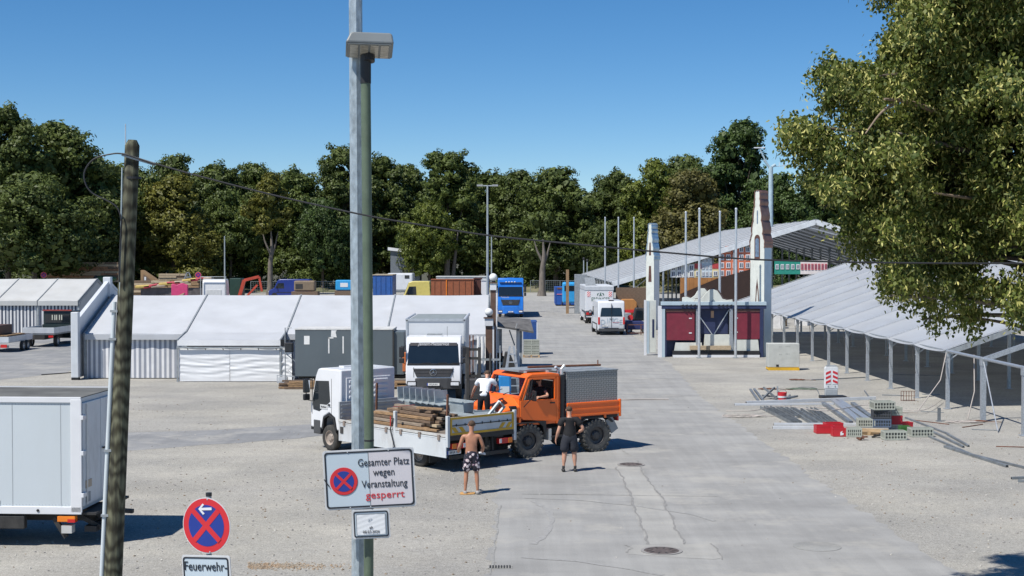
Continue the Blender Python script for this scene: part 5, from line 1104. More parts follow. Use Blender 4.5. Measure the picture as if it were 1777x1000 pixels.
MB().tube([(-.53, -.012, .02), (-.47, -.014, -.07)], .006, 5).build('scratch', INK, sg)
c = PD(644, 909.5, D0 - .16); sg = bpy.data.objects.new('date_sign', None); col.objects.link(sg); sg.location = c; sg.rotation_euler = (0, R(-2.5), 0)
tag(sg, 'small grey sign with a creased paper reading ab 08.07.2026 under the large sign', 'sign'); frame_sign(sg, .445, .345, SG, bd=.012, r=.025)
p_ = MB().grid(lambda u, v: (-.165 + .33 * u, -.008 - .005 * abs(math.sin(u * 17 + v * 9) * math.sin(v * 13 - u * 6)), -.12 + .235 * v), 18, 14).build('paper', mat('creased_paper', (.68, .7, .72), .35, var=.03), sg, smooth=20)
ring_plate(rrect(.35, .255, .01), rrect(.335, .24, .008), -.012, -.004).build('paper_edge', mat('tape_grey', (.3, .34, .38), .5), sg)
text('lettering', 'ab', .045, INK, sg, (0, -.016, -.038), (R(90), 0, 0), 1, ext=.001); text('lettering', '08.07.2026', .045, INK, sg, (0, -.016, -.09), (R(90), 0, 0), 1, ext=.001)
text('lettering', '47', .05, mat('faded_ink', (.45, .48, .52), .5), sg, (-.02, -.016, .05), (R(90), 0, 0), 1, ext=.001, shear=.3)
for z_ in (-.1, .1): MB().lathe([(.068, z_ - .012), (.068, z_ + .012)], c=(-.035, .16, 0), n=20, cap=False).build('clamp', GALVD, sg)
# round no stopping sign with Feuerwehrzufahrt plate
c = PD(359, 913, 15.3); t = thing('no_stopping_sign', 'round red and blue no stopping sign with a white arrow, above a Feuerwehrzufahrt plate', 'traffic sign', (c.x, c.y + .05, 0), R(-22))
MB().tube([(0, .02, 0), (0, .02, c.z + .335)], .03, 14).build('post', GALVD, t, smooth=60); MB().lathe([(.033, c.z + .31), (.033, c.z + .345), (0, c.z + .345)], c=(0, .02, 0), n=14).build('cap', BLACKP, t)
d = no_stopping(t, .30, 0, 0, -.02, True); d.location = (0, 0, c.z); d.rotation_euler = (0, R(-3), 0)
MB().prism([(-.085, .178), (-.03, .236), (-.012, .222), (-.046, .190), (.082, .196), (.082, .168), (-.046, .164), (-.01, .13), (-.03, .116)], -.022 - .016, -.022 - .0105, 'y').build('white_arrow', WHITEC, d)
for z_ in (.28, -.28): MB().lathe([(.008, -.034), (.008, -.028)], c=(0.03, 0, z_), ax='y', n=8).build('screw', ALU, d)
e = frame_sign(t, .61, .42, SG, bd=.014, r=.03, y=-.03); e.location = (0, 0, c.z - .53); e.rotation_euler = (0, R(-3.5), 0)
text('lettering', 'Feuerwehr-', .14, SBLK, e, (0, -.040, .09), (R(90), 0, 0), 1, width=.53, ext=.0015); text('lettering', 'zufahrt', .14, SBLK, e, (.0, -.040, -.08), (R(90), 0, 0), 1, width=.38, ext=.0015)
# wooden pole with conduit and cable loop
WPD = 15.5; top = PD(230, 243, WPD); bot = PD(196, 1000, WPD); k = (top.x - bot.x) / (top.z - bot.z); bx_ = top.x - k * top.z
t = thing('wooden_pole', 'leaning weathered wooden pole with a grey conduit up its left side', 'utility pole', (bx_, WPD, 0))
def woodpole():
    m = mat('pole_wood', (.07, .072, .045), .85); n = m.node_tree.nodes; l = m.node_tree.links; p = n['Principled BSDF']
    tc = n.new('ShaderNodeTexCoord'); mp = n.new('ShaderNodeMapping'); mp.inputs['Scale'].default_value = (5, 5, 1.5); l.new(tc.outputs['Object'], mp.inputs[0])
    wv = n.new('ShaderNodeTexWave'); wv.wave_type = 'RINGS'; wv.inputs['Scale'].default_value = 1.3; wv.inputs['Distortion'].default_value = 9; wv.inputs['Detail'].default_value = 4; l.new(mp.outputs[0], wv.inputs['Vector'])
    rp = n.new('ShaderNodeValToRGB'); rp.color_ramp.elements[0].color = (.035, .032, .018, 1); rp.color_ramp.elements[1].color = (.125, .125, .085, 1); l.new(wv.outputs['Fac'], rp.inputs[0])
    n2 = n.new('ShaderNodeTexNoise'); n2.inputs['Scale'].default_value = 30; n2.inputs['Detail'].default_value = 6; mp2 = n.new('ShaderNodeMapping'); mp2.inputs['Scale'].default_value = (1, 1, .06); l.new(tc.outputs['Object'], mp2.inputs[0]); l.new(mp2.outputs[0], n2.inputs['Vector'])
    mx = n.new('ShaderNodeMixRGB'); mx.blend_type = 'MULTIPLY'; mx.inputs[0].default_value = .8; r2 = n.new('ShaderNodeValToRGB'); r2.color_ramp.elements[0].position = .4; r2.color_ramp.elements[1].position = .6; r2.color_ramp.elements[0].color = (.4, .4, .38, 1); r2.color_ramp.elements[1].color = (1.2, 1.2, 1.1, 1)
    l.new(n2.outputs['Fac'], r2.inputs[0]); l.new(rp.outputs[0], mx.inputs[1]); l.new(r2.outputs[0], mx.inputs[2]); l.new(mx.outputs[0], p.inputs['Base Color'])
    bp = n.new('ShaderNodeBump'); bp.inputs['Strength'].default_value = .6; bp.inputs['Distance'].default_value = .01; l.new(n2.outputs['Fac'], bp.inputs['Height']); l.new(bp.outputs[0], p.inputs['Normal']); return m
PW = woodpole(); TZ = top.z
mb = MB().tube([(k * z_, 0, z_) for z_ in np.linspace(0, TZ - .06, 12)] + [(k * TZ, 0, TZ)], [.112 - .035 * z_ / TZ for z_ in np.linspace(0, TZ, 12)] + [.045], 20)
mb.build('shaft', PW, t, smooth=60)
CON = mat('conduit_grey', (.55, .60, .62), .5, var=.05)
MB().tube([(k * z_ - .115 + .01 * z_ / 6, -.04, z_) for z_ in (0, 2, 4, 5.6)], .024, 10).build('conduit', CON, t, smooth=60)
for z_ in (2.1, 3.3, 4.0, 5.2, 5.5): MB().cbox((k * z_ - .10, -.045, z_), (.08, .06, .025)).build('conduit_clip', GALVD, t)
MB().tube([(k * TZ - .07, -.02, TZ - .35), (k * TZ - .075, 0, TZ + .17)], .007, 6).build('lightning_rod', ALU, t)
MB().tube([(k * 6 - .085, -.06, TZ - 2.6), (k * 7 - .08, -.06, TZ - .3)], .009, 6).build('rod', mat('rod_grey', (.35, .42, .45), .5), t)
MB().lathe([(.088, TZ - .42), (.088, TZ - .395)], c=(k * TZ, 0, 0), n=20, cap=False).build('steel_band', BLACKP, t)
a_ = PD(212, 268, WPD - .1) - Vector((bx_, WPD, 0)); b_ = PD(268, 285, WPD - .1) - Vector((bx_, WPD, 0))
MB().beam(a_, b_, .03, .035).build('cable_clamp', GALVD, t); MB().beam(a_ + Vector((.12, 0, -.045)), b_, .012, .012).build('clamp_stay', ALU, t)
def spline(P_, n=12):
    out = []; P_ = [P_[0]] + list(P_) + [P_[-1]]
    for i in range(1, len(P_) - 2):
        for j in range(n):
            u = j / n; a, b, c_, d_ = P_[i - 1:i + 3]; out.append(.5 * ((2 * b) + (c_ - a) * u + (2 * a - 5 * b + 4 * c_ - d_) * u * u + (3 * b - a - 3 * c_ + d_) * u ** 3))
    out.append(P_[-2]); return out
pts = [PD(x, y, WPD - .12) for x, y in ((268, 285), (216, 268), (190, 268), (162, 277), (147, 297), (148, 318), (160, 335), (185, 348), (203, 360), (210, 380), (210, 400), (208, 440), (207, 490))]
tag(MB().tube(spline(pts), .0085, 7).build('cable_loop', BLACKP, smooth=60), 'black cable looping out left of the wooden pole top and down into the conduit', 'cable')
pts = [PD(x, y, WPD) for x, y in ((262, 282), (350, 307), (480, 340), (630, 373), (740, 392), (850, 409), (1000, 424), (1150, 438), (1300, 450), (1470, 455), (1640, 457), (1777, 457), (2000, 455), (2400, 440))]
tag(MB().tube(spline(pts), .0095, 7).build('overhead_cable', BLACKP, smooth=60), 'black twisted overhead cable sagging across the whole picture from the wooden pole', 'cable')
# ================================================================ people
SKIN = mat('skin_tanned', (.42, .20, .12), .5, var=.12, scale=9); SKIN2 = mat('skin_fair', (.52, .28, .19), .5, var=.1, scale=9)
HAIR = mat('short_brown_hair', (.085, .05, .03), .8, var=.4, scale=30, bump=.4); TEE = mat('black_tee', (.012, .012, .014), .85, var=.2, bump=.2); TEEW = mat('white_tee', (.72, .74, .77), .8, var=.04, bump=.35, bscale=9)
SHORT = mat('dark_shorts', (.022, .025, .035), .85, var=.2, bump=.25); TROU = mat('black_trousers', (.014, .014, .018), .8, var=.2, bump=.2); SHOE = mat('grey_shoe', (.33, .32, .31), .7); SHOEB = mat('black_shoe', (.03, .03, .03), .6)
def floral():
    m = mat('floral_cloth', (.02, .02, .03), .8); n = m.node_tree.nodes; l = m.node_tree.links; p = n['Principled BSDF']; tc = n.new('ShaderNodeTexCoord')
    v = n.new('ShaderNodeTexVoronoi'); v.inputs['Scale'].default_value = 11; l.new(tc.outputs['Object'], v.inputs[0])
    n2 = n.new('ShaderNodeTexNoise'); n2.inputs['Scale'].default_value = 40; l.new(tc.outputs['Object'], n2.inputs['Vector']); ad = n.new('ShaderNodeMath'); ad.operation = 'MULTIPLY_ADD'; ad.inputs[1].default_value = .35; l.new(n2.outputs['Fac'], ad.inputs[0]); l.new(v.outputs['Distance'], ad.inputs[2])
    rp = n.new('ShaderNodeValToRGB'); rp.color_ramp.interpolation = 'CONSTANT'; e = rp.color_ramp.elements; e[0].position = 0; e[0].color = (.5, .2, .15, 1); e[1].position = .27; e[1].color = (.72, .66, .64, 1)
    q = e.new(.52); q.color = (.4, .25, .32, 1); q = e.new(.60); q.color = (.015, .016, .028, 1); l.new(ad.outputs[0], rp.inputs[0]); l.new(rp.outputs[0], p.inputs['Base Color']); return m
def hand_chain(w_, f, side, curl=.5, s=1.0):
    "palm and five fingers from the wrist point w_, fingers pointing along f, thumb towards side"
    w_ = Vector(w_); f = Vector(f).normalized(); side = Vector(side).normalized(); n_ = f.cross(side).normalized(); pal = w_ + f * .085 * s; ch = [[(*w_, .026), (*(w_ + f * .045 * s), .03, .02), (*pal, .034, .018)]]
    for k, (off, ln) in enumerate(((.030, .070), (.010, .078), (-.011, .073), (-.031, .058))):
        a = pal + side * off * s; d1 = (f + n_ * curl * .35).normalized(); d2 = (f + n_ * curl * 1.1).normalized(); b = a + d1 * ln * .5 * s; c_ = b + d2 * ln * .5 * s
        ch.append([(*pal, .034, .018), (*a, .011), (*b, .0095), (*c_, .007)])
    a = w_ + f * .035 * s + side * .035 * s; ch.append([(*(w_ + f * .045 * s), .03, .02), (*a, .013), (*(a + (f * .8 + side * .5 + n_ * .2).normalized() * .035 * s), .011), (*(a + (f + side * .2 + n_ * .4).normalized() * .065 * s), .008)])
    return ch
def person(label, loc, rz, J, skin_m, top=None, bottom=None, bot_len=.45, shoe=SHOE, socks=None, bulk=1.0, sleeve=.55, hair_r=1.0, trousers=False, size=1.0):
    """J: joint positions in metres, local, facing +y: pelvis, chest, neck, head, and per side (l, r) shoulder, elbow, wrist, hip, knee, ankle, plus hand directions"""
    t = thing('person', label, 'person', loc, rz); V = lambda k: Vector(J[k]); b = bulk
    P_, C_, N_, H_ = V('pelvis'), V('chest'), V('neck'), V('head'); wst = P_.lerp(C_, .42)
    up = (H_ - N_).normalized()
    bf, b = b, b * (.84 if top else 1)
    ch = [[(*P_, .145 * b, .115 * b), (*wst, .13 * b, .10 * b), (*C_, .16 * b, .115 * b), (*(C_.lerp(N_, .62)), .10 * b, .085 * b), (*N_, .058 * b), (*(N_ + up * .07), .054 * b), (*(H_ - up * .05), .066), (*(H_ + up * .035), .084), (*(H_ + up * .09), .06)]]
    for s in 'lr':
        S, E, W_, Hp, K, A = (V(s + q) for q in ('sh', 'el', 'wr', 'hip', 'kn', 'an')); sd = Vector((-1 if s == 'l' else 1, 0, 0))
        ch.append([(*C_, .16 * b, .115 * b), (*(C_.lerp(S, .6) + Vector((0, 0, .015))), .085 * b), (*S, .064 * b), (*S.lerp(E, .4), .052 * b), (*E, .042 * bf), (*E.lerp(W_, .3), .044 * bf), (*W_, .027)])
        hd = Vector(J.get(s + 'hd', (0, 0, -1))); hs2 = Vector(J.get(s + 'th', (0, 1, 0))); hc = hand_chain(W_, hd, hs2, J.get('curl', .6)); hc[0][0] = (*W_, .027); ch += hc
        ch.append([(*P_, .145 * b, .115 * b), (*Hp, .088 * bf), (*Hp.lerp(K, .5), .078 * bf), (*K, .054 * bf), (*K.lerp(A, .32), .058 * bf), (*K.lerp(A, .7), .042), (*A, .034), (*(A + Vector((0, .03, -.045))), .034), (*(A + Vector((0, .13, -.055))), .028)])
    b = bf
    body = skin('body', ch, skin_m, t, 1)
    # face: nose, ears, eyes, mouth joined as children of the body
    ff = Vector((0, 1, 0)); hq = up; r_ = Vector((1, 0, 0)); f3 = (ff - hq * ff.dot(hq)).normalized(); hc_ = H_ + hq * .02
    mb = MB(); mb.sph(tuple(hc_ + f3 * .088 - hq * .01), (.012, .018, .02), 8, 6)
    for s in (-1, 1): mb.sph(tuple(hc_ + r_ * s * .083 - f3 * .005), (.012, .022, .032), 8, 6)
    mb.build('nose_and_ears', skin_m, body, smooth=60)
    mb = MB();
    for s in (-1, 1): mb.sph(tuple(hc_ + r_ * s * .03 + f3 * .073 + hq * .018), (.012, .008, .007), 8, 6)
    mb.sph(tuple(hc_ + f3 * .074 - hq * .048), (.024, .006, .006), 8, 6); mb.build('eyes_and_mouth', HAIR, body)
    hm = MB(); hm.sph(tuple(H_ + hq * .052 - f3 * .012), (.087 * hair_r, .093 * hair_r, .078), 16, 10)
    o = hm.build('hair', HAIR, body, smooth=80)
    if top:
        tc_ = [[(*P_.lerp(wst, -.75), .155 * b, .13 * b), (*P_.lerp(wst, .1), .16 * b, .13 * b), (*wst, .152 * b, .122 * b), (*C_, .178 * b, .132 * b), (*(C_.lerp(N_, .62)), .125 * b, .108 * b), (*(C_.lerp(N_, .95)), .08 * b)]]
        for s in 'lr':
            S, E = V(s + 'sh'), V(s + 'el'); tc_.append([(*C_, .178 * b, .132 * b), (*(C_.lerp(S, .6) + Vector((0, 0, .02))), .098 * b), (*S, .086 * b), (*S.lerp(E, sleeve * .6), .078 * b), (*S.lerp(E, sleeve + .1), .074 * b)])
        skin('tee_shirt', tc_, top, t, 1)
    if bottom:
        bc = [[(*P_.lerp(wst, .75), .15 * b, .122 * b), (*P_.lerp(wst, .35), .155 * b, .125 * b), (*P_, .165 * b, .135 * b)]]
        for s in 'lr':
            Hp, K, A = V(s + 'hip'), V(s + 'kn'), V(s + 'an'); c2 = [(*P_, .165 * b, .135 * b), (*Hp, .12 * b)]
            if trousers: c2 += [(*Hp.lerp(K, .5), .098 * b), (*K, .074 * b), (*K.lerp(A, .5), .068 * b), (*A, .058)]
            else: c2 += [(*Hp.lerp(K, .45), .116 * b), (*Hp.lerp(K, bot_len), .116 * b)]
            bc.append(c2)
        skin('trousers' if trousers else 'shorts', bc, bottom, t, 1)
    for s in 'lr':
        A = V(s + 'an'); 
        o = skin('shoe', [[(A.x, A.y - .08, A.z - .052, .05), (A.x, A.y + .03, A.z - .052, .054), (A.x, A.y + .12, A.z - .06, .05, .042), (A.x, A.y + .2, A.z - .068, .042, .032)]], shoe, t, 1)
        if socks: skin('sock', [[(A.x, A.y, A.z - .03, .043), (A.x, A.y, A.z + .09, .044)]], socks, t, 1)
    t.scale = (size,) * 3
    return t
J1 = dict(pelvis=(0, 0, .98), chest=(0, .02, 1.33), neck=(0, .0, 1.50), head=(.01, .03, 1.66), lsh=(-.19, .0, 1.42), rsh=(.19, 0, 1.42), lel=(-.29, .02, 1.14), rel=(.29, .0, 1.15), lwr=(-.30, .22, 1.02), rwr=(.30, .22, 1.0),
          lhip=(-.09, 0, .92), rhip=(.09, 0, .92), lkn=(-.12, .03, .50), rkn=(.13, .02, .50), lan=(-.15, 0, .10), ran=(.15, -.02, .10), lhd=(.3, 1, -.15), rhd=(-.1, 1, -.1), lth=(.6, 0, 1), rth=(-.6, 0, 1))
g = PG(818, 858); person('bare-chested man in floral shorts and trainers standing behind the tailgate, back turned', (g.x, g.y, 0), R(8), J1, SKIN, bottom=floral(), bot_len=.95, bulk=1.02, size=1.055, shoe=SHOE, socks=mat('ankle_sock', (.05, .05, .05), .8) and None)
wp = Vector((g.x, g.y, 0)) + Vector((.27, .36, 1.0)); tag(MB().cbox((0, 0, 0), (.16, .1, .03), (.2, .2, .4)).cbox((.02, .0, .025), (.1, .08, .02), (.2, .4, .8)).build('white_cloth', TEEW, loc=wp), 'crumpled white cloth in the right hand of the bare-chested man', 'cloth')
t = thing('orange_board', 'small orange-brown board on the gravel between the feet of the bare-chested man', 'board', (g.x - .1, g.y + .05, 0), R(6)); MB().prism([(-.2, -.05), (-.17, -.12), (-.05, -.15), (.17, -.1), (.2, 0), (.17, .1), (-.05, .15), (-.17, .12)], .0, .035, 'z').build('board', mat('board_orange', (.55, .3, .1), .6), t, bevel=.008); MB().box(-.1, .1, -.02, .02, .034, .045).build('strip', mat('board_pale', (.6, .5, .35), .6), t)
J2 = dict(pelvis=(0, 0, .97), chest=(0, .02, 1.33), neck=(.0, .01, 1.50), head=(.0, .05, 1.655), lsh=(-.21, .0, 1.42), rsh=(.21, 0, 1.42), lel=(-.30, -.04, 1.14), rel=(.38, -.06, 1.18), lwr=(-.36, .04, .90), rwr=(.22, .08, 1.04),
          lhip=(-.10, 0, .91), rhip=(.10, 0, .91), lkn=(-.13, .03, .50), rkn=(.14, .03, .50), lan=(-.16, 0, .10), ran=(.16, .0, .10), lhd=(-.1, .1, -1), rhd=(-1, .6, -.2), lth=(0, 1, 0), rth=(0, .3, 1))
g = PG(988, 819); person('man in black tee shirt and dark shorts standing hand on hip before the orange truck', (g.x, g.y, 0), R(6), J2, SKIN2, top=TEE, bottom=SHORT, bot_len=1.0, bulk=1.27, size=1.035, shoe=SHOEB, socks=SHOEB)
# man in white on the flatbed, leaning over its far side
J3 = dict(pelvis=(0, 0, .93), chest=(.02, .22, 1.24), neck=(.03, .34, 1.37), head=(.03, .44, 1.49), lsh=(-.2, .25, 1.32), rsh=(.22, .27, 1.32), lel=(-.34, .36, 1.08), rel=(.36, .42, 1.10), lwr=(-.44, .52, .88), rwr=(.3, .62, 1.02),
          lhip=(-.09, 0, .87), rhip=(.09, 0, .87), lkn=(-.14, .10, .48), rkn=(.10, .05, .48), lan=(-.2, -.1, .10), ran=(.12, .0, .10), lhd=(-.3, .6, -.8), rhd=(-.3, 1, -.2), lth=(.5, 0, .5), rth=(-.5, 0, .8))
q = bedpt(-6.62, -.85, 1.05); q = Vector((-.83, 42.55, 1.045)); person('man in white tee shirt and black trousers bending forward on the flatbed load', tuple(q), R(-8), J3, SKIN2, top=TEEW, bottom=TROU, bulk=1.05, shoe=SHOEB, trousers=True)
# driver with his arm on the sill, local frame of the orange truck (+x forward): person faces +y, so turn by -90 deg
JD = dict(pelvis=(0, 0, .10), chest=(0, -.02, .46), neck=(0, 0, .62), head=(0, .03, .76), lsh=(-.2, 0, .54), rsh=(.2, 0, .54), lel=(-.5, .04, .36), rel=(.24, .18, .3), lwr=(-.50, .34, .33), rwr=(.1, .42, .4),
          lhip=(-.1, .03, .06), rhip=(.1, .03, .06), lkn=(-.14, .46, .10), rkn=(.14, .46, .10), lan=(-.14, .52, -.26), ran=(.14, .52, -.26), lhd=(0, 1, -.2), rhd=(-.3, 1, .1), lth=(.5, 0, .5), rth=(-.5, 0, .5))
q = UT.matrix_world @ Vector((-.72, .55, 1.54)); person('driver in dark shirt resting his bare arm on the orange truck door sill', tuple(q), R(-147.3 - 90), JD, SKIN2, top=TEE, bottom=SHORT, shoe=SHOEB, sleeve=.3)
# ================================================================ entrance structure on the right
CREAM = mat('cream_board', (.62, .64, .59), .6, var=.06, dirt=.25); PALEB = mat('pale_blue_board', (.42, .52, .58), .5, var=.05, dirt=.15); NAVY = mat('navy_panel', (.025, .035, .09), .5, var=.15); BURG = mat('burgundy_shutter', (.19, .022, .04), .5, var=.12, dirt=.15)
EY = 86.0
def ex(px): return (px - 888.5) / FPX * EY
def ez(py): return HC + (443 - py) / FPX * EY
t = thing('ticket_booth', 'navy framed booth front with two burgundy shutters and cream counters under the flagpoles', 'booth', (ex(1237), EY, 0)); C0 = ex(1237)
def E(name, m, x0, x1, y0, y1, d0, d1, par=None, bevel=0): return box(name, m, par or t, ex(x0) - C0, ex(x1) - C0, d0, d1, max(0, ez(y1)), ez(y0), bevel)
E('back_wall', NAVY, 1150, 1326, 533, 620, .6, .7); E('top_beam', PALEB, 1148, 1330, 524, 530, -.1, .5, bevel=.01); E('lower_beam', NAVY, 1148, 1330, 530.5, 536, -.06, .45)
for x0, x1, m_ in ((1142, 1149, WHITEC), (1149.3, 1154, PALEB), (1208, 1212, GALV), (1266, 1272, GALV), (1319, 1325, NAVY)): E('post', m_, x0, x1, 531, 621, -.05, .08)
for x0, x1, y0, y1 in ((1157, 1206, 540, 591), (1274, 1320, 540, 589)):
    s_ = E('shutter', BURG, x0, x1, y0, y1, .05, .22, bevel=.02); 
    for zz in (.25, .75):
        for xx in ((x1 - 10, x1 - 5) if x0 < 1200 else (x0 + 2, x0 + 7),): E('hinge', WHITEC, xx[0], xx[1], y0 + (y1 - y0) * zz - 1, y0 + (y1 - y0) * zz + 1, .03, .05, s_)
    E('hood', mat('hood_brown', (.12, .06, .05), .6), x0 - 1, x1 + 1, y0 - 3, y0 + 1, .0, .3, s_)
E('centre_panel', NAVY, 1213, 1265, 537, 580, .3, .36); E('label_board', mat('label_wood', (.5, .3, .18), .6), 1235, 1240, 540, 552, .25, .29)
for a, b in (((1214, 548), (1237, 581)), ((1266, 538), (1240, 581))): MB().beam((ex(a[0]) - C0, .2, ez(a[1])), (ex(b[0]) - C0, .2, ez(b[1])), .05, .05).build('brace', ALU, t)
for (x0, y0, x1, y1) in ((1171, 595, 1220, 612), (1222, 581, 1275, 609), (1275, 590, 1318, 610)):
    MB().prism([(ex(x0 + 2) - C0, ez(y0)), (ex(x1 - 2) - C0, ez(y0)), (ex(x1) - C0, ez(y1)), (ex(x0) - C0, ez(y1))], .0, .3, 'y').build('counter_panel', CREAM, t)
E('base_strip', BLACKP, 1168, 1318, 609, 616, -.15, .25); E('base_board', WHITEC, 1168, 1318, 616, 621, -.18, .2); E('shelf_board', PLANK, 1197, 1268, 600, 607, -.25, -.05)
for i in range(8): x = 1182 + i * 7 + (i > 3) * 35; MB().beam((ex(x) - C0, -.1, ez(531)), (ex(x + 4) - C0, -.2, ez(529.5)), .05, .08).build('lamp_bracket', BLACKP, t)
# scroll ornaments on top
def scroll(x0, pts, y, name='scroll_board', m=CREAM):
    L = [(ex(px) - C0, ez(py)) for px, py in pts]; MB().prism(L, y, y + .12, 'y').build(name, m, t, bevel=.012); g_ = [(x * 1.0 + .09, z + .05) for x, z in L]; MB().prism(g_, y + .13, y + .2, 'y').build('dark_backing', mat('backing_brown', (.07, .05, .05), .7), t)
P1_ = [(1185, 524), (1185, 517), (1192, 515), (1200, 518), (1207, 513), (1211, 506), (1216, 501), (1224, 501), (1230, 508), (1234, 512), (1228, 518), (1222, 524)]
P2_ = [(1204, 526), (1204, 520), (1212, 519), (1219, 516), (1225, 509), (1231, 503), (1238, 502), (1245, 505), (1250, 512), (1254, 519), (1262, 521), (1271, 520), (1272, 526)]
scroll(0, P1_, .25); scroll(0, P2_, -.05)
MB().prism([(ex(1238) - C0, ez(519)), (ex(1241) - C0, ez(523)), (ex(1238) - C0, ez(527) + .02), (ex(1235) - C0, ez(523))], -.07, -.052, 'y').build('diamond', mat('diamond_grey', (.2, .25, .28), .5), t)
t = thing('side_screen', 'free-standing white and pale blue screen panel left of the booth', 'panel', (ex(1133), EY + 1.6, 0)); 
MB().box(-.36, .36, 0, .12, .18, 3.35).build('board', CREAM, t, bevel=.01); MB().box(-.37, -.22, -.03, .15, .0, 3.37).build('post', WHITEC, t); MB().box(-.2, -.06, -.02, -.001, .1, 3.3).build('blue_stripe', PALEB, t); MB().box(.12, .24, -.02, -.001, 1.1, 2.2).build('dark_slot', NAVY, t, bevel=.005)
# scalloped pylons
def pylon(px, Y, ytop, ybase, wf, th, label, edge, lower, rz, art=True, zbase=0):
    X = (px - 888.5) / FPX * Y; H = HC + (443 - ytop) / FPX * Y; t = thing('pylon', label, 'decorative tower', (X, Y, 0), rz)
    hw = wf / 2; L = []
    prof = [(1.0, .0), (1.0, .655), (1.02, .68), (.92, .71), (.74, .74), (.72, .79), (.56, .82), (.50, .88), (.36, .91), (.33, .95), (.34, .985), (.2, 1.0)]
    pts = [(hw * a, H * b) for a, b in prof]; poly = pts + [(-x, z) for x, z in pts[::-1]]
    MB().prism(poly, 0, .05, 'y').build('painted_front', CREAM, t, bevel=.008); MB().prism([(x * .98, z) for x, z in poly], th - .05, th, 'y').build('back_board', CREAM, t)
    for sgn in (1, -1):
        seg = pts[:2]; MB().add([(sgn * seg[0][0], .05, seg[0][1]), (sgn * seg[1][0], .05, seg[1][1]), (sgn * seg[1][0], th - .05, seg[1][1]), (sgn * seg[0][0], th - .05, seg[0][1]), (sgn * (seg[0][0] - .04), .05, seg[0][1]), (sgn * (seg[1][0] - .04), .05, seg[1][1]), (sgn * (seg[1][0] - .04), th - .05, seg[1][1]), (sgn * (seg[0][0] - .04), th - .05, seg[0][1])], [(0, 1, 2, 3), (4, 7, 6, 5), (0, 4, 5, 1), (1, 5, 6, 2), (2, 6, 7, 3), (3, 7, 4, 0)]).build('side_panel', lower, t)
        mb = MB(); sm = []
        q = pts[1:]
        for i in range(len(q) - 1):
            for j in range(4):
                u = j / 4; bul = .05 * math.sin(math.pi * u) * (1 if i % 2 else .4); sm.append((q[i][0] + (q[i + 1][0] - q[i][0]) * u + bul, q[i][1] + (q[i + 1][1] - q[i][1]) * u))
        sm.append(q[-1]); vs = []; 
        for x, z in sm: vs += [(sgn * (x + .03), -.04, z), (sgn * (x + .03), th + .04, z), (sgn * (x - .02), -.04, z - .01), (sgn * (x - .02), th + .04, z - .01)]
        fs = []
        for i in range(len(sm) - 1): a = 4 * i; b = a + 4; fs += [(a, a + 1, b + 1, b), (a + 2, b + 2, b + 3, a + 3), (a, b, b + 2, a + 2), (a + 1, a + 3, b + 3, b + 1)]
        mb.add(vs, fs).build('edge_capping', edge, t, smooth=30)
    MB().box(-hw * .12, hw * .12, -.04, th + .04, H - .02, H + .04).build('cap', edge, t)
    BRN = mat('painted_brown', (.10, .045, .035), .6, var=.3, scale=8); BLU = mat('painted_blue_grey', (.12, .18, .26), .6, var=.3, scale=6)
    if art:
        def arch(x, z0, w_, h_, m_, n=8): return MB().prism([(x - w_ / 2, z0), (x + w_ / 2, z0)] + [(x + w_ / 2 * math.cos(math.pi * i / n), z0 + h_ - w_ / 2 + w_ / 2 * 1.2 * math.sin(math.pi * i / n)) for i in range(n + 1)], -.012, -.002, 'y').build('painted_arch', m_, t)
        arch(0, H * .58, hw * .8, H * .15, BRN); o = arch(0, H * .60, hw * .5, H * .11, BLU); o.location.y = -.012
        arch(0, H * .80, hw * .16, H * .08, BLU)
        MB().prism([(-hw * .55, H * .22), (-hw * .5, H * .30), (-hw * .25, H * .33), (-hw * .15, H * .42), (0, H * .47), (hw * .2, H * .40), (hw * .3, H * .33), (hw * .6, H * .26), (hw * .65, H * .20), (hw * .5, H * .22), (hw * .3, H * .27), (hw * .1, H * .38), (0, H * .42), (-hw * .1, H * .36), (-hw * .2, H * .28)], -.012, -.002, 'y').build('painted_roof', BRN, t)
        for i in range(7):
            z0 = H * (.10 + .018 * i); MB().box(-hw * .7, hw * .7, -.010, -.002, z0, z0 + .03).build('painted_line', BLU, t)
        for i in range(5): x = -hw * .6 + i * hw * .3; MB().box(x, x + hw * .08, -.014, -.0105, H * .08, H * .26).build('painted_line', BLU, t)
    else:
        for x in (-hw * .4, hw * .35):
            MB().prism([(x - .14, .9), (x + .14, .9), (x + .14, 1.9), (x, 2.3), (x - .14, 1.9)], -.012, -.002, 'y').build('painted_arch', BLU, t)
        MB().prism([(-.1, H * .7), (.1, H * .7), (.06, H * .82), (-.06, H * .82)], -.012, -.002, 'y').build('painted_figure', BRN, t); MB().prism([(-.16, H * .45), (.16, H * .45), (.1, H * .6), (-.1, H * .6)], -.012, -.002, 'y').build('painted_figure', BRN, t)
    return t
COPPER = mat('copper_capping', (.24, .13, .10), .42, metal=.45, var=.25, scale=2.5, dirt=.3); ZINC = mat('zinc_capping', (.40, .50, .58), .35, metal=.5, var=.2, scale=2)
pylon(1314, EY + .9, 331, 610, 1.0, .8, 'tall scalloped tower board with copper edge and painted church beside the booth', COPPER, PALEB, R(-44))
pylon(1128, 118, 388, 600, .78, .8, 'smaller scalloped white tower board with pale metal edge behind the booth', ZINC, WHITEC, R(-40), art=False)
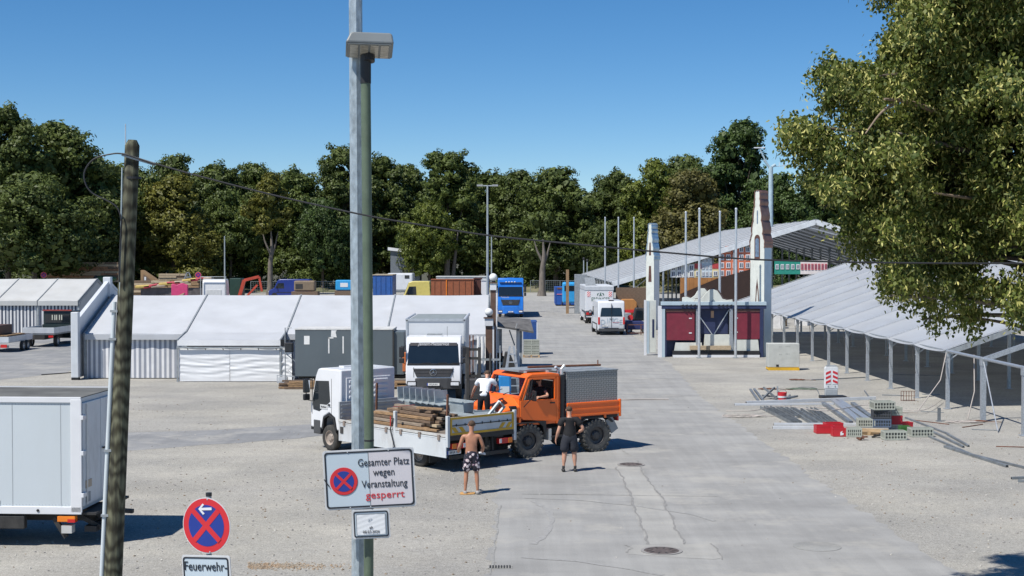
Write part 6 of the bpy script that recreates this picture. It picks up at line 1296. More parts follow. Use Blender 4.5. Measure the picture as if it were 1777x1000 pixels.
# flagpoles
for px, ytop, yb, lab, grp in ((1190, 369, 570, 'silver flagpole, leftmost of the four by the booth', 1), (1213.5, 363, 603, 'silver flagpole in front of the left burgundy shutter', 1), (1249, 368, 570, 'silver flagpole rising behind the scroll ornament', 1), (1277, 363, 603, 'silver flagpole just left of the tall scalloped tower', 1), (1050, 378, 520, 'thin far flagpole behind the beverage truck, leftmost of three', 2), (1073, 378, 520, 'thin far flagpole behind the beverage truck, middle one of three', 2), (1100, 378, 520, 'thin far flagpole behind the beverage truck, rightmost of three', 2)):
    Y = 85.2 if yb > 600 else (92 if grp == 1 else 139); X = (px - 888.5) / FPX * Y; H = HC + (443 - ytop) / FPX * Y
    t = thing('flagpole', lab, 'flagpole', (X, Y, 0), 0, 'flagpoles by the booth' if grp == 1 else 'far flagpoles'); MB().tube([(0, 0, 0), (0, 0, H * .5), (0, 0, H)], [.085, .08, .06], 10).build('shaft', ALU, t, smooth=60); MB().sph((0, 0, H), .08, 8, 6).build('finial', ALU, t); MB().box(-.15, .15, -.15, .15, 0, .05).build('base', GALVD, t)
# painted house fronts inside the big tent
def house(px0, px1, ytop, ybot, Y, wall, roofc, wins, label, gable=None, wc=None):
    X0, X1 = (px0 - 888.5) / FPX * Y, (px1 - 888.5) / FPX * Y; Z = lambda py: HC + (443 - py) / FPX * Y
    z0, z1 = Z(ybot), Z(ytop); w_ = X1 - X0; t = thing('painted_house_front', label, 'backdrop', ((X0 + X1) / 2, Y, z0), 0, 'painted house fronts')
    h = z1 - z0; poly = [(-w_ / 2, 0), (w_ / 2, 0), (w_ / 2, h * .8 if gable else h)]
    if gable: poly += [(w_ * .36, h * .84), (w_ * .28, h), (-w_ * .28, h), (-w_ * .36, h * .84), (-w_ / 2, h * .8)]
    else: poly += [(-w_ / 2, h)]
    MB().prism(poly, 0, .12, 'y').build('wall', wall, t)
    if roofc: MB().box(-w_ / 2, w_ / 2, -.03, .0 - .002, h * .62, h * .98).build('roof', roofc, t)
    nx, nz, ww, wh, zt = wins
    for i in range(nx):
        for j in range(nz):
            x = -w_ / 2 + w_ * (i + .5) / nx; z = h * zt * (j + .5) / nz + .05
            f = MB().box(x - ww / 2, x + ww / 2, -.05, -.004, z - wh / 2, z + wh / 2).build('window', wc or WHITEC, t); MB().box(x - ww * .32, x - .03, -.06, -.051, z - wh * .36, z + wh * .36).box(x + .03, x + ww * .32, -.06, -.051, z - wh * .36, z + wh * .36).build('pane', mat('painted_pane', (.05, .06, .10), .5), f)
    return t
HB = 142.15
YELW = mat('house_yellow', (.62, .52, .28), .6); ORW = mat('house_orange', (.60, .17, .09), .6); TEAL = mat('house_teal', (.02, .24, .18), .6); GREYB = mat('house_pale_grey', (.48, .55, .60), .6); RROOF = mat('house_red_roof', (.42, .05, .05), .6); WHR = mat('house_white', (.68, .62, .6), .6); PINK = mat('pink_surround', (.5, .1, .12), .6)
house(1163, 1205, 458, 482, HB, CREAM, None, (4, 2, .42, .6, .9), 'cream painted house front inside the big tent, leftmost of the row'); house(1205, 1217, 457, 482, HB, YELW, RROOF, (1, 1, .4, .5, .5), 'yellow house front with red roof left of the grey gatehouse')
house(1217, 1236, 447, 482, HB + .02, GREYB, None, (3, 3, .22, .42, 1.0), 'pale grey gatehouse front with stepped top among the painted houses', True); house(1236, 1247, 457, 482, HB, YELW, RROOF, (1, 1, .4, .5, .5), 'yellow house front with red roof right of the grey gatehouse')
house(1247, 1303, 427, 482, HB - .02, ORW, None, (5, 4, .42, .56, 1.0), 'orange red painted house front with white windows, left of the tall tower', True)
house(1344, 1389, 452, 476, HB, TEAL, None, (5, 1, .32, .5, 1.0), 'teal green painted house front right of the tall tower'); house(1389, 1436, 452, 476, HB, WHR, None, (8, 1, .22, .6, 1.0), 'white house front with red framed windows, rightmost of the row', wc=PINK)
t = thing('brown_wall', 'brown timber wall below the painted house fronts', 'wall', ((1180 - 888.5) / FPX * HB, HB - .3, 0)); WP = (1305 - 1180) / FPX * HB
for i in range(16): MB().box(i * WP / 16 + .01, (i + 1) * WP / 16 - .01, 0, .08, 0, HC + (443 - 482) / FPX * HB).build('panel', mat('wall_brown', (.34, .15, .045), .7, var=.2, scale=1.5), t)
MB().box(0, WP, .1, .3, 0, 3.4).build('core', WOODD, t); WZ = HC + (443 - 482) / FPX * HB
MB().add([(0, -.03, .2), (WP, -.03, .2), (WP, -.03, WZ + .9), (WP * .5, -.03, WZ - .1), (0, -.03, WZ - 1.6), (0, -.06, .2), (WP, -.06, .2), (WP, -.06, WZ + .9), (WP * .5, -.06, WZ - .1), (0, -.06, WZ - 1.6)], [(0, 1, 2, 3, 4), (9, 8, 7, 6, 5), (0, 5, 6, 1), (1, 6, 7, 2), (2, 7, 8, 3), (3, 8, 9, 4), (4, 9, 5, 0)]).build('painted_shade', mat('shade_dark', (.035, .018, .014), .8), t)  # diagonal shade across the wall, built as a dark sheet
t = thing('interior_clutter', 'heap of dark crates and boards inside the big tent behind the booth', 'stored goods', (14, 120, 0)); rr = random.Random(4)
for i in range(26): x, y = rr.uniform(-5, 12), rr.uniform(-3, 10); a, b, c_ = rr.uniform(.5, 2), rr.uniform(.5, 1.4), rr.uniform(.4, 1.5); MB().cbox((x, y, c_ / 2), (a, b, c_), (0, 0, rr.uniform(0, 3))).build('crate', [WOODD, WOOD, CHASS, mat('tarp_white', (.6, .6, .6), .7)][rr.randrange(4)], t)
# lamp mast with antennas behind the tower
Y = 160; X = (1337 - 888.5) / FPX * Y; H = HC + (443 - 290) / FPX * Y; t = thing('tall_lamp_mast', 'pale blue-grey mast with slanted floodlight arms behind the tall tower', 'mast', (X, Y, 0)); MB().tube([(0, 0, 0), (0, 0, H)], [.3, .24], 12).build('shaft', mat('mast_blue_grey', (.35, .45, .5), .5), t, smooth=60)
S_ = Y / FPX
for a, b, r_ in (((-.1, 0, H - .3), (-20 * S_, 0, H + 32 * S_), .09), ((.1, 0, H), (8 * S_, 0, H + 4 * S_), .15), ((-.2, 0, H), (-12 * S_, 0, H + 12 * S_), .13), ((0, 0, H), (32 * S_, 0, H + 3 * S_), .04)): MB().tube([a, b], r_, 8).build('arm', mat('mast_blue_grey', (0, 0, 0)), t)
MB().cbox((-20 * S_, 0, H + 33 * S_), (1.2, .3, .1)).build('light_head', WHITEC, t)
for i in range(3): MB().box((14 + i * 7) * S_, (14 + i * 7) * S_ + .06, -.03, .03, H, H + .5).build('spike', WHITEC, t)
# ---------------- lamp masts and street lamps in the background
def mast(px, ytop, Y, r, label, heads=0, cat='lamp post', ball=0):
    X = (px - 888.5) / FPX * Y; H = HC + (443 - ytop) / FPX * Y; t = thing('street_lamp', label, cat, (X, Y, 0)); MB().tube([(0, 0, 0), (0, 0, H)], [r * 1.3, r * .8], 8).build('shaft', mat('mast_grey', (.30, .34, .36), .5), t)
    if heads:
        MB().tube([(-1.0, 0, H - .05), (1.0, 0, H - .05)], .06, 6).build('arm', mat('mast_grey', (0, 0, 0)), t)
        for s in (-1, 1): MB().box(s * .8 - .3, s * .8 + .3, -.2, .2, H - .1, H + .08).build('lamp_head', mat('lamp_grey', (.3, .31, .32), .5), t)
    elif ball: MB().sph((0, 0, H), .22, 10, 8).build('lamp_head', BLACKP, t)
    return t
mast(846, 322, 150, .11, 'very tall thin mast with two lamp heads left of the blue truck', 1); mast(853, 408, 190, .08, 'shorter thin grey mast just right of the double-headed mast'); mast(390, 410, 210, .1, 'thin grey mast above the white truck cab at left')
mast(1013, 449, 225, .1, 'small dark street lamp behind the skip, left one of two', 0, ball=1); mast(1019, 452, 228, .1, 'small dark street lamp behind the skip, right one of two', 0, ball=1)
# ---------------- mesh fence
def mesh_fence(x0, x1, y, n, label, h=2.0):
    t = thing('mesh_fence', label, 'fence', (0, 0, 0)); G_ = mat('fence_steel', (.22, .25, .26), .5)
    for i in range(n + 1): x = x0 + (x1 - x0) * i / n; MB().tube([(x, y, 0), (x, y, h)], .04, 6).build('post', G_, t)
    for i in range(n):
        a, b = x0 + (x1 - x0) * i / n + .05, x0 + (x1 - x0) * (i + 1) / n - .05; mb = MB().box(a, b, y - .02, y + .02, h - .06, h).box(a, b, y - .02, y + .02, .1, .15)
        k = int((b - a) / .32)
        for j in range(k): x = a + (b - a) * j / k; mb.box(x, x + .018, y - .008, y + .008, .15, h - .06)
        for z_ in np.linspace(.4, h - .3, 5): mb.box(a, b, y - .01, y + .01, z_, z_ + .018)
        mb.build('mesh_panel', G_, t)
mesh_fence(-41, -24, 226, 6, 'long grey site fence of mesh panels behind the dark blue van'); mesh_fence(3, 12.6, 234, 4, 'site fence of mesh panels right of the bright blue truck'); mesh_fence(-18, -3.5, 232, 5, 'site fence of mesh panels behind the containers')
# ---------------- containers, vehicles behind the striped tent
def container(name, label, px0, px1, ytop, Y, depth, m_, ribs=8, rz=0.0, lid=None, cat='container', z0=.15, doors=False):
    X0, X1 = (px0 - 888.5) / FPX * Y, (px1 - 888.5) / FPX * Y; H = HC + (443 - ytop) / FPX * Y; t = thing(name, label, cat, (X0, Y, 0), rz); W_ = X1 - X0
    MB().box(0, W_, 0, depth, z0, H).build('hull', m_, t, bevel=.02)
    for i in range(ribs): x = W_ * (i + .5) / ribs; MB().box(x - .06, x + .06, -.06, -.002, z0 + .1, H - .12).build('rib', m_, t)
    MB().box(-.03, W_ + .03, -.07, depth + .03, H, H + .09).build('top_rail', lid or m_, t); return t, W_, H
CB = mat('container_blue', (.025, .10, .33), .5, var=.12, dirt=.25); CBR = mat('container_brown', (.27, .085, .035), .55, var=.15, dirt=.25); BEI = mat('lid_beige', (.38, .32, .22), .7)
container('blue_container', 'dark blue container with a beige roof behind the striped tent', 647, 681, 478, 160, 5.2, CB, 4, R(0), BEI); t_, W_, H_ = container('brown_container', 'rust brown container with an orange strap behind the striped tent', 748, 822, 486, 160, 2.4, CBR, 7, 0)
MB().box(W_ * .35, W_ * .37, -.09, -.07, .2, H_).build('orange_strap', ORL, t_)
container('dark_trailer', 'dark brown open trailer end between the brown container and white trailer', 822, 836, 484, 162, 2.4, mat('dark_brown', (.08, .03, .025), .6), 2); container('grey_trailer', 'long pale grey-white trailer behind the brown container', 757, 848, 481, 168, 3, mat('trailer_white', (.62, .63, .6), .5, dirt=.3), 0, z0=.8); container('white_pillar_box', 'narrow white box right of the dark trailer, left of the globe lamp', 835, 847, 487, 161, 2, WHITEC, 0)
q = PG(508, 512); t = thing('blue_panel_van', 'dark blue panel van parked by the mesh fence at the far side', 'van', (-38.5 + 7.1, 216, 0), R(183)); van(t, 2.1, 6.0, 2.7, mat('van_blue', (.012, .03, .2), .35, var=.1, coat=.3)); t.location = ((541 - 888.5) / FPX * 205, 205, 0); t.rotation_euler = (0, 0, R(176))
t = thing('yellow_van', 'pale yellow van between the blue and brown containers', 'van', ((748 - 888.5) / FPX * 172, 172, 0), R(178)); van(t, 2.0, 3.9, 3.0, mat('van_yellow', (.55, .47, .14), .4, var=.08))
t = thing('generator_box', 'small beige machine box on blocks before the dark blue van', 'machine', ((528 - 888.5) / FPX * 180, 180, 0)); MB().box(-1.3, 1.3, 0, 1.6, 1.6, 2.9).build('hood', mat('machine_beige', (.2, .15, .10), .7), t, bevel=.15); MB().box(-1.6, 1.7, -.2, 1.8, .2, 1.55).build('base', WOODD, t, bevel=.03); MB().box(-1.1, -.2, -.02, .01, 1.9, 2.5).build('grille', CHASS, t)
for px, w_, m_, lab in ((600, 3.2, mat('machine_sky_blue', (.03, .3, .62), .4), 'light blue machine by the mesh fence just left of the tall lamp pole'),): 
    X = (px - 888.5) / FPX * 208; t = thing('blue_machine', lab, 'machine', (X, 208, 0)); MB().box(-1.5, 1.5, 0, 2, 1.0, 2.5).build('body', m_, t, bevel=.15); MB().box(-1.6, 1.6, -.1, 2, .2, .95).build('base', WOODD, t); MB().box(-.8, .3, -.03, .02, 1.5, 2.1).build('panel', WHITEC, t)
# white truck cab and dark lorry with crane
t = thing('white_tractor_unit', 'white truck cab seen from behind over the roof of the striped tent', 'truck', ((371 - 888.5) / FPX * 150, 150, 0), R(90)); MB().prism([(0, .9), (0, 3.2), (.15, 3.55), (1.6, 3.6), (1.9, 3.0), (2.1, 1.8), (2.1, .8)], -1.2, 1.2, 'y').build('cab_body', WHITEC, t, bevel=.08)
MB().box(-.03, .02, -.8, .8, 1.9, 2.5).build('rear_panel', mat('panel_shade', (.55, .56, .56), .5), t, bevel=.03); MB().box(-1.0, -.2, -1.25, 1.25, 1.0, 1.2).build('chassis', CHASS, t); MB().tube([(-.3, -1.3, .3), (-.3, -1.3, 3.85), (-.3, 1.3, 3.85), (-.3, 1.3, .3)], .06, 6).build('headache_rack', GALVD, t)
for x in (1.2, -.9):
    for s in (-1, 1): wheel(t, x, s * 1.0, .5, .3)
t = thing('crane_lorry', 'lorry with a folded red loading crane beside the white truck cab', 'truck', ((408 - 888.5) / FPX * 155, 155, 0)); rc = mat('crane_red', (.45, .06, .03), .5, var=.2); 
MB().box(-.6, .6, 0, 2.4, .8, 3.6).build('body', mat('dark_green', (.02, .05, .035), .5), t, bevel=.05); MB().box(.6, 3.2, 0, 2.3, .8, 1.4).build('bed', CHASS, t)
for a, b, c_ in (((.4, -.1, 1.4), (1.0, -.1, 3.4), .35), ((1.0, -.1, 3.4), (2.6, -.1, 3.8), .3), ((2.6, -.1, 3.8), (2.9, -.1, 2.2), .22), ((1.2, -.1, 1.6), (2.4, -.1, 2.9), .2), ((1.6, -.1, 1.4), (3.0, -.1, 1.6), .3)): MB().beam(a, b, c_, c_).build('crane_arm', rc, t)
for x in (-.2, 1.4, 2.6): wheel(t, x, .1, .48, .3)
# pink bundle, panels and timber at far left
t = thing('pink_ride_part', 'pink shaped fairground panel with beige relief behind the striped tent', 'fairground part', ((312 - 888.5) / FPX * 150, 150, 0)); MB().prism([(-.9, .8), (.8, .8), (.8, 3.0), (.2, 3.2), (-.3, 3.0), (-.9, 3.1)], 0, .4, 'y').build('panel', mat('panel_pink', (.55, .05, .16), .5), t, bevel=.06); MB().prism([(-.7, 1.0), (-.2, 1.9), (.5, 2.2), (.1, 1.6), (.4, 1.0)], -.06, -.002, 'y').build('relief', PLANK, t)
t = thing('folded_tarp_heap', 'yellow and red folded tarpaulin heap on dark trailer behind the striped tent', 'tarpaulin', ((300 - 888.5) / FPX * 158, 158, 0)); rr = random.Random(6)
for i in range(9): x = -3.2 + i * .85; z_ = 2.6 + .12 * i + rr.uniform(-.1, .1); MB().cbox((x, 0, z_), (1.6, 1.2, .35), (0, -.12 + rr.uniform(-.1, .1), 0)).build('fold', [mat('tarp_yellow', (.5, .36, .10), .6), mat('tarp_red', (.42, .05, .07), .6), mat('tarp_beige', (.42, .33, .25), .7)][i % 3], t, bevel=.1)
MB().box(-3.5, 4.8, -.2, 1.4, .8, 2.5).build('trailer_side', mat('trailer_dark', (.09, .08, .08), .6, var=.3), t)
for x0, c_ in ((-.35, 'cream_box'), ): MB().box(.2, 1.3, -.6, -.25, 1.2, 2.9).build('cream_box', mat('box_cream', (.62, .58, .46), .5), t, bevel=.12)
def boards(name, label, px0, px1, y0, y1, Y, n, m_, seed, cat='boards'):
    X0, X1 = (px0 - 888.5) / FPX * Y, (px1 - 888.5) / FPX * Y; z0 = max(0, HC + (443 - y1) / FPX * Y); z1 = HC + (443 - y0) / FPX * Y; t = thing(name, label, cat, (X0, Y, z0)); rr = random.Random(seed); h = (z1 - z0) / n
    for k in range(n):
        x = 0; 
        while x < X1 - X0 - .3: L_ = min(rr.uniform(2.2, 5), X1 - X0 - x); MB().box(x, x + L_ - .06, rr.uniform(0, .15), 1.4, k * h + .01, (k + 1) * h - .02).build('board', [m_, WOODD, PLANK][rr.choice((0, 0, 1, 2))], t); x += L_
    return t
boards('timber_wall', 'long stack of orange-brown boards behind the wooden pole, above the striped tent roof', 226, 345, 487, 512, 190, 6, WOOD, 1); boards('plank_pile', 'pale plank pile on top of the timber stack at far left', 275, 322, 475, 486, 195, 3, PLANK, 2); boards('brown_shed_wall', 'brown boarded shed wall behind dark trunks above the far-left tent', 80, 205, 455, 490, 203, 9, mat('shed_brown', (.33, .17, .09), .8, var=.3), 3, 'shed')
t = thing('wooden_wedge', 'triangular brown wooden ramp part standing on the timber stack', 'ramp', ((244 - 888.5) / FPX * 192, 192, 2.5)); MB().prism([(0, 0), (2.6, 0), (.3, 1.6), (0, 1.6)], 0, 1.0, 'y').build('frame', WOOD, t, bevel=.02); MB().prism([(.3, .2), (1.5, .2), (.4, 1.1)], -.04, -.003, 'y').build('inset', WOODD, t); MB().box(.5, .75, -.08, -.045, .25, .7).build('white_tag', WHITEC, t)
t = thing('green_tarp', 'green tarpaulin bundle on the shed platform behind the wooden pole', 'tarpaulin', ((183 - 888.5) / FPX * 200, 200, 2.3)); MB().sph((0, 0, .5), (1.6, .7, .5), 12, 8).build('tarp', mat('tarp_green', (.06, .12, .05), .6, bump=.4), t, smooth=60); MB().sph((-1.3, -.1, .5), (.35, .4, .5), 8, 6).build('opening', CHASS, t)
for px, lab in ((76, 'red and white round sign among the left-hand trunks'), (344, 'pink-red round sign above the white truck cab')):
    X = (px - 888.5) / FPX * 196; t = thing('round_sign', lab, 'sign', (X, 196, 0)); MB().tube([(0, 0, 0), (0, 0, 3.6)], .04, 6).build('post', GALVD, t); no_stopping(t, .42, 0, 3.4, -.05, True)
t = thing('trestle', 'grey A-shaped trestle standing on the far timber stack', 'trestle', ((326 - 888.5) / FPX * 194, 194, 2.55)); 
for a, b in (((-.6, 0, 0), (-.15, 0, 1.2)), ((.6, 0, 0), (.15, 0, 1.2)), ((-.2, 0, 1.2), (.2, 0, 1.2)), ((-.35, 0, .6), (.35, 0, .6))): MB().beam(a, b, .14, .14).build('leg', GALVD, t)
t = thing('grey_hut', 'small grey building with pale roof edge half hidden by far trees', 'building', ((684 - 888.5) / FPX * 236, 236, 0)); MB().box(-.6, 4.2, 0, 5, 0, 7.0).build('wall', mat('hut_grey', (.14, .16, .18), .7), t); MB().prism([(-1.0, 6.9), (-1.0, 7.4), (1.8, 7.0), (1.8, 6.6)], -.4, 5, 'y').build('roof', WHITEC, t); MB().box(1.4, 3.6, -.05, .01, 2.5, 4).build('window', GLASS, t)
t = thing('white_motorhome', 'white vehicle roof showing above the blue container', 'vehicle', ((672 - 888.5) / FPX * 215, 215, 0)); MB().box(0, 3.8, 0, 5, .8, 3.4).build('body', WHITE, t, bevel=.2); MB().box(2.6, 3.3, -.03, .0, 2.6, 3.1).build('window', GLASS, t)
# ---------------- entrance gate remains, kiosk and forklift behind the orange truck
GB = mat('gate_brown', (.12, .07, .05), .7, var=.3)
def globe_post(px, yg, ybase, Y, label, w_=.34):
    X = (px - 888.5) / FPX * Y; z_ = HC + (443 - yg) / FPX * Y; t = thing('globe_lamp_post', label, 'lamp post', (X, Y, 0)); r_ = 7.0 / FPX * Y
    MB().sph((0, 0, z_), r_, 20, 14).build('globe', mat('opal_globe', (.78, .78, .76), .25), t, smooth=80); MB().lathe([(r_ * .5, z_ - r_ - .05), (r_ * .45, z_ - r_ * .9)], n=14).build('collar', BLACKP, t); MB().box(-w_ / 2, w_ / 2, -w_ / 2, w_ / 2, z_ - r_ - .45, z_ - r_ - .05).build('capital', WHITEC, t, bevel=.015); MB().box(-w_ * .62, w_ * .62, -w_ * .62, w_ * .62, z_ - r_ - .1, z_ - r_ - .05).build('cornice', GB, t)
    MB().box(-w_ * .4, w_ * .4, -w_ * .3, w_ * .3, 0, z_ - r_ - .45).build('shaft', GB, t, bevel=.01); MB().box(w_ * .41, w_ * .6, -w_ * .3, w_ * .1, 0, z_ - r_ - .45).build('white_edge', WHITEC, t); return t
globe_post(856, 481.5, 690, 74, 'tall brown gate post topped by the upper white globe lamp'); globe_post(848.5, 542, 690, 67, 'shorter brown gate post topped by the lower white globe lamp', .4)
KY = 78; kx = lambda p_: (p_ - 888.5) / FPX * KY; kz = lambda p_: HC + (443 - p_) / FPX * KY
t = thing('snack_kiosk', 'small white kiosk trailer with a raised flat grey flap roof behind the orange truck', 'kiosk', (kx(858), KY, 0)); K0 = kx(858)
MB().add([(0, -.6, kz(563)), (kx(926) - K0, -.3, kz(575)), (kx(921) - K0, 1.6, kz(556)), (.1, 1.6, kz(552)), (0, -.6, kz(563) - .1), (kx(926) - K0, -.3, kz(575) - .1), (kx(921) - K0, 1.6, kz(556) - .1), (.1, 1.6, kz(552) - .1)], [(0, 1, 2, 3), (4, 7, 6, 5), (0, 4, 5, 1), (1, 5, 6, 2), (2, 6, 7, 3), (3, 7, 4, 0)]).build('roof_flap', mat('flap_dark', (.13, .125, .12), .6, var=.3), t)
for x0, x1, m_ in ((859, 866, WHITEC), (866, 871, GALVD), (896, 902, WHITEC), (902, 906, GALVD)): MB().box(kx(x0) - K0, kx(x1) - K0, .1, .5, .5 if x0 < 870 else 0, kz(572)).build('panel', m_, t)
MB().beam((kx(884) - K0, .3, kz(574)), (kx(893) - K0, .3, kz(600)), .5, .06).build('grey_sheet', GALVD, t); MB().box(kx(859) - K0, kx(872) - K0, .1, 1.8, .3, .8).build('red_base', mat('kiosk_red', (.4, .05, .04), .5), t); MB().box(kx(896) - K0, kx(897.5) - K0, .0, .08, 0, kz(575)).build('prop', GALV, t)
for x in (kx(870) - K0,): wheel(t, x, .15, .32, .2)
MB().tube([(kx(895) - K0, -.5, kz(569)), (kx(897) - K0, -.5, kz(561))], .03, 6).build('roof_hook', ALU, t)
t = thing('blue_booth_box', 'tall dark blue tarpaulin box standing behind the crate pallet', 'box', ((908 - 888.5) / FPX * 88, 88, 0)); w_ = 24 / FPX * 88; MB().box(0, w_, 0, 1.4, .1, HC + (443 - 557) / FPX * 88).build('cover', mat('tarp_navy', (.02, .07, .24), .6, var=.15, bump=.3), t, bevel=.05); box('base', CHASS, t, .02, w_ - .02, .02, 1.38, 0, .1); box('edge_strip', WHITEC, t, w_ - .03, w_ + .02, -.02, .02, .1, 2)
GC = mat('crate_grey', (.42, .44, .38), .6, var=.12); WP_ = mat('pallet_wood', (.42, .29, .16), .85, var=.3)
def pallet(loc, rz, label, w_=1.2, d=.8):
    t = thing('pallet', label, 'pallet', loc, rz)
    for i in range(5): x = -w_ / 2 + i * (w_ - .1) / 4; MB().box(-w_ / 2, w_ / 2, -d / 2 + i * (d - .1) / 4, -d / 2 + i * (d - .1) / 4 + .1, .122, .144).build('slat', WP_, t)
    for x in (-w_ / 2, -.05, w_ / 2 - .1):
        for y in (-d / 2, -.05, d / 2 - .1): MB().box(x, x + .1, y, y + .1, .022, .12).build('block', WP_, t)
    for y in (-d / 2, -.05, d / 2 - .1): MB().box(-w_ / 2, w_ / 2, y, y + .1, 0, .022).build('slat', WP_, t)
    return t
def crate(loc, rz, label, m_, w_=.6, d=.4, h=.3, open_=True, round_=False, group='plastic crates on the gravel'):
    t = thing('crate', label, 'crate', loc, rz, group); th = .02
    MB().box(-w_ / 2, w_ / 2, -d / 2, d / 2, 0, .02).build('bottom', m_, t)
    for s in (-1, 1):
        mb = MB(); mb.box(-w_ / 2, w_ / 2, s * d / 2 - th / 2, s * d / 2 + th / 2, h - .05, h).box(-w_ / 2, w_ / 2, s * d / 2 - th / 2, s * d / 2 + th / 2, 0.02, .06)
        if open_:
            for i in range(8): x = -w_ / 2 + i * (w_ - .03) / 7; mb.box(x, x + .03, s * d / 2 - th / 2 + .001, s * d / 2 + th / 2 - .001, .06, h - .05)
            mb.box(-w_ / 2, w_ / 2, s * d / 2 - .003, s * d / 2 + .003, h * .45, h * .55)
        else: mb.box(-w_ / 2 + .01, w_ / 2 - .01, s * d / 2 - th / 3, s * d / 2 + th / 3, .06, h - .05)
        mb.build('side', m_, t); mb = MB(); mb.box(s * w_ / 2 - th / 2, s * w_ / 2 + th / 2, -d / 2, d / 2, h - .05, h - .002).box(s * w_ / 2 - th / 2, s * w_ / 2 + th / 2, -d / 2, d / 2, .02, .06)
        if open_:
            for i in range(5): y = -d / 2 + i * (d - .03) / 4; mb.box(s * w_ / 2 - th / 2 + .001, s * w_ / 2 + th / 2 - .001, y, y + .03, .06, h - .05)
        else: mb.box(s * w_ / 2 - th / 3, s * w_ / 2 + th / 3, -d / 2 + .01, d / 2 - .01, .06, h - .05)
        mb.build('side', m_, t)
    if open_: MB().box(-w_ / 2 + .03, w_ / 2 - .03, -d / 2 + .03, d / 2 - .03, .03, h * .8).build('dark_filler', mat('crate_filler', (.055, .06, .055), .8, c2=(.2, .2, .18), scale=12), t)  # dark block added so the inside looks dark behind the bars
    return t
q = PG(922, 620); pallet((q.x, q.y, 0), 0, 'pallet under the stacked bottle crates beside the blue box', 1.0, .8)
for k in range(3):
    for j in range(2): crate((q.x - .24 + j * .48, q.y - .15, .146 + k * .31), 0, f"{['lowest', 'middle', 'topmost'][k]} {['left', 'right'][j]} pale crate in the pallet stack beside the blue box", GC, .46, .4, .3, group='crates stacked on the far pallet')
# forklift mast and striped curtain clutter left of the white-shirted man
FY = 56.5; fx = lambda p_: (p_ - 888.5) / FPX * FY; fz = lambda p_: HC + (443 - p_) / FPX * FY
t = thing('forklift', 'dark forklift with tall double mast between the white box truck and orange truck', 'forklift', (fx(828), FY, 0))
for x in (fx(812), fx(832)): MB().box(x - fx(828) - .06, x - fx(828) + .06, -.1, .1, .1, fz(603)).build('mast_rail', CHASS, t, bevel=.01)
for z_ in (.5, 1.3, 2.0, 2.35): MB().box(fx(812) - fx(828), fx(832) - fx(828), -.05, .05, z_, z_ + .1).build('cross_member', CHASS, t)
MB().box(-.5, .6, .5, 2.2, .35, 1.2).build('body', mat('lift_dark', (.05, .05, .055), .5, dirt=.4), t, bevel=.06); MB().tube([(-.45, .6, 1.2), (-.45, .8, 2.1), (-.45, 1.9, 2.1), (-.45, 2.0, 1.2)], .04, 8).tube([(.5, .6, 1.2), (.5, .8, 2.1), (.5, 1.9, 2.1), (.5, 2.0, 1.2)], .04, 8).build('roll_cage', CHASS, t); MB().box(-.3, .3, 1.0, 1.5, 1.2, 1.4).build('seat', BLACKP, t, bevel=.04)
for x in (-.35, .25): MB().box(x, x + .12, -1.1, -.05, .06, .11).build('fork', CHASS, t)
for x, y in ((.9, 0), (1.95, 0)):
    pass
for s in (-1, 1):
    w_e = wheel(t, s * .5 + .05, .75, .28, .2); w_e.rotation_euler = (0, 0, R(90)); w_e = wheel(t, s * .5 + .05, 1.9, .25, .18); w_e.rotation_euler = (0, 0, R(90))
t = thing('metal_rack', 'grey metal rack with rails in front of the silvery curtain rolls', 'rack', (fx(846), FY + .8, 0))
for x in (-.5, .45): MB().box(x, x + .06, 0, .06, 0, 2.5).build('upright', GALVD, t)
for z_ in (.6, 1.25, 1.9): MB().box(-.5, .5, -.02, .04, z_, z_ + .08).build('rail', GALVD, t)
for x in (-.75, -.62): MB().box(x, x + .05, .2, .26, 0, 2.9).build('rusty_upright', RUST, t)
for i, (x, lab) in enumerate(((830, 'left silvery rolled curtain hanging at the end of the striped tent'), (837, 'middle silvery rolled curtain hanging at the end of the striped tent'), (844, 'right silvery rolled curtain hanging at the end of the striped tent'))):
    X = (x - 888.5) / FPX * 69; tt = thing('rolled_curtain', lab, 'curtain', (X, 69, 0), 0, 'rolled curtains at the tent end'); MB().tube([(.02 * math.sin(z_ * 4 + i), 0, z_) for z_ in np.linspace(.1, 2.2, 9)], [.09, .1, .085, .1, .09, .1, .085, .09, .07], 12).build('roll', CURTAIN, tt, smooth=70); MB().lathe([(.105, 1.1), (.105, 1.16)], n=10, cap=False).build('tie', CHASS, tt)
t = thing('canvas_pole', 'white slanting pole under the torn corner of the striped tent roof', 'pole', ((803 - 888.5) / FPX * 70.3, 70.3, 0)); MB().beam((0, 0, 1.75), (.75, 0, 2.15), .08, .1).build('tube', WHITEC, t)
t = thing('step_ladder', 'aluminium step ladder standing behind the cab of the orange truck', 'ladder', ((888 - 888.5) / FPX * 60, 60, 0))
for s in (-1, 1): MB().beam((s * .45, 0, 0), (s * .08, 0, 2.3), .05, .09).build('rail', ALU, t); MB().beam((s * .3, .5, 0), (s * .08, .1, 2.3), .05, .05).build('rail', ALU, t)
for i in range(6): z_ = .3 + i * .33; k_ = .45 - .37 * z_ / 2.3; MB().box(-k_, k_, -.05, .08, z_, z_ + .04).build('step', ALU, t)
t = thing('dark_cabinet', 'dark angular machine part behind the step ladder', 'machine', ((882 - 888.5) / FPX * 62, 62, 0)); MB().prism([(-.45, 0), (.5, 0), (.3, 1.3), (.05, 1.9), (-.15, 1.9), (-.3, 1.0)], 0, .8, 'y').build('body', CHASS, t, bevel=.03); box('foot', GALVD, t, -.5, .55, -.1, .9, 0, .08)
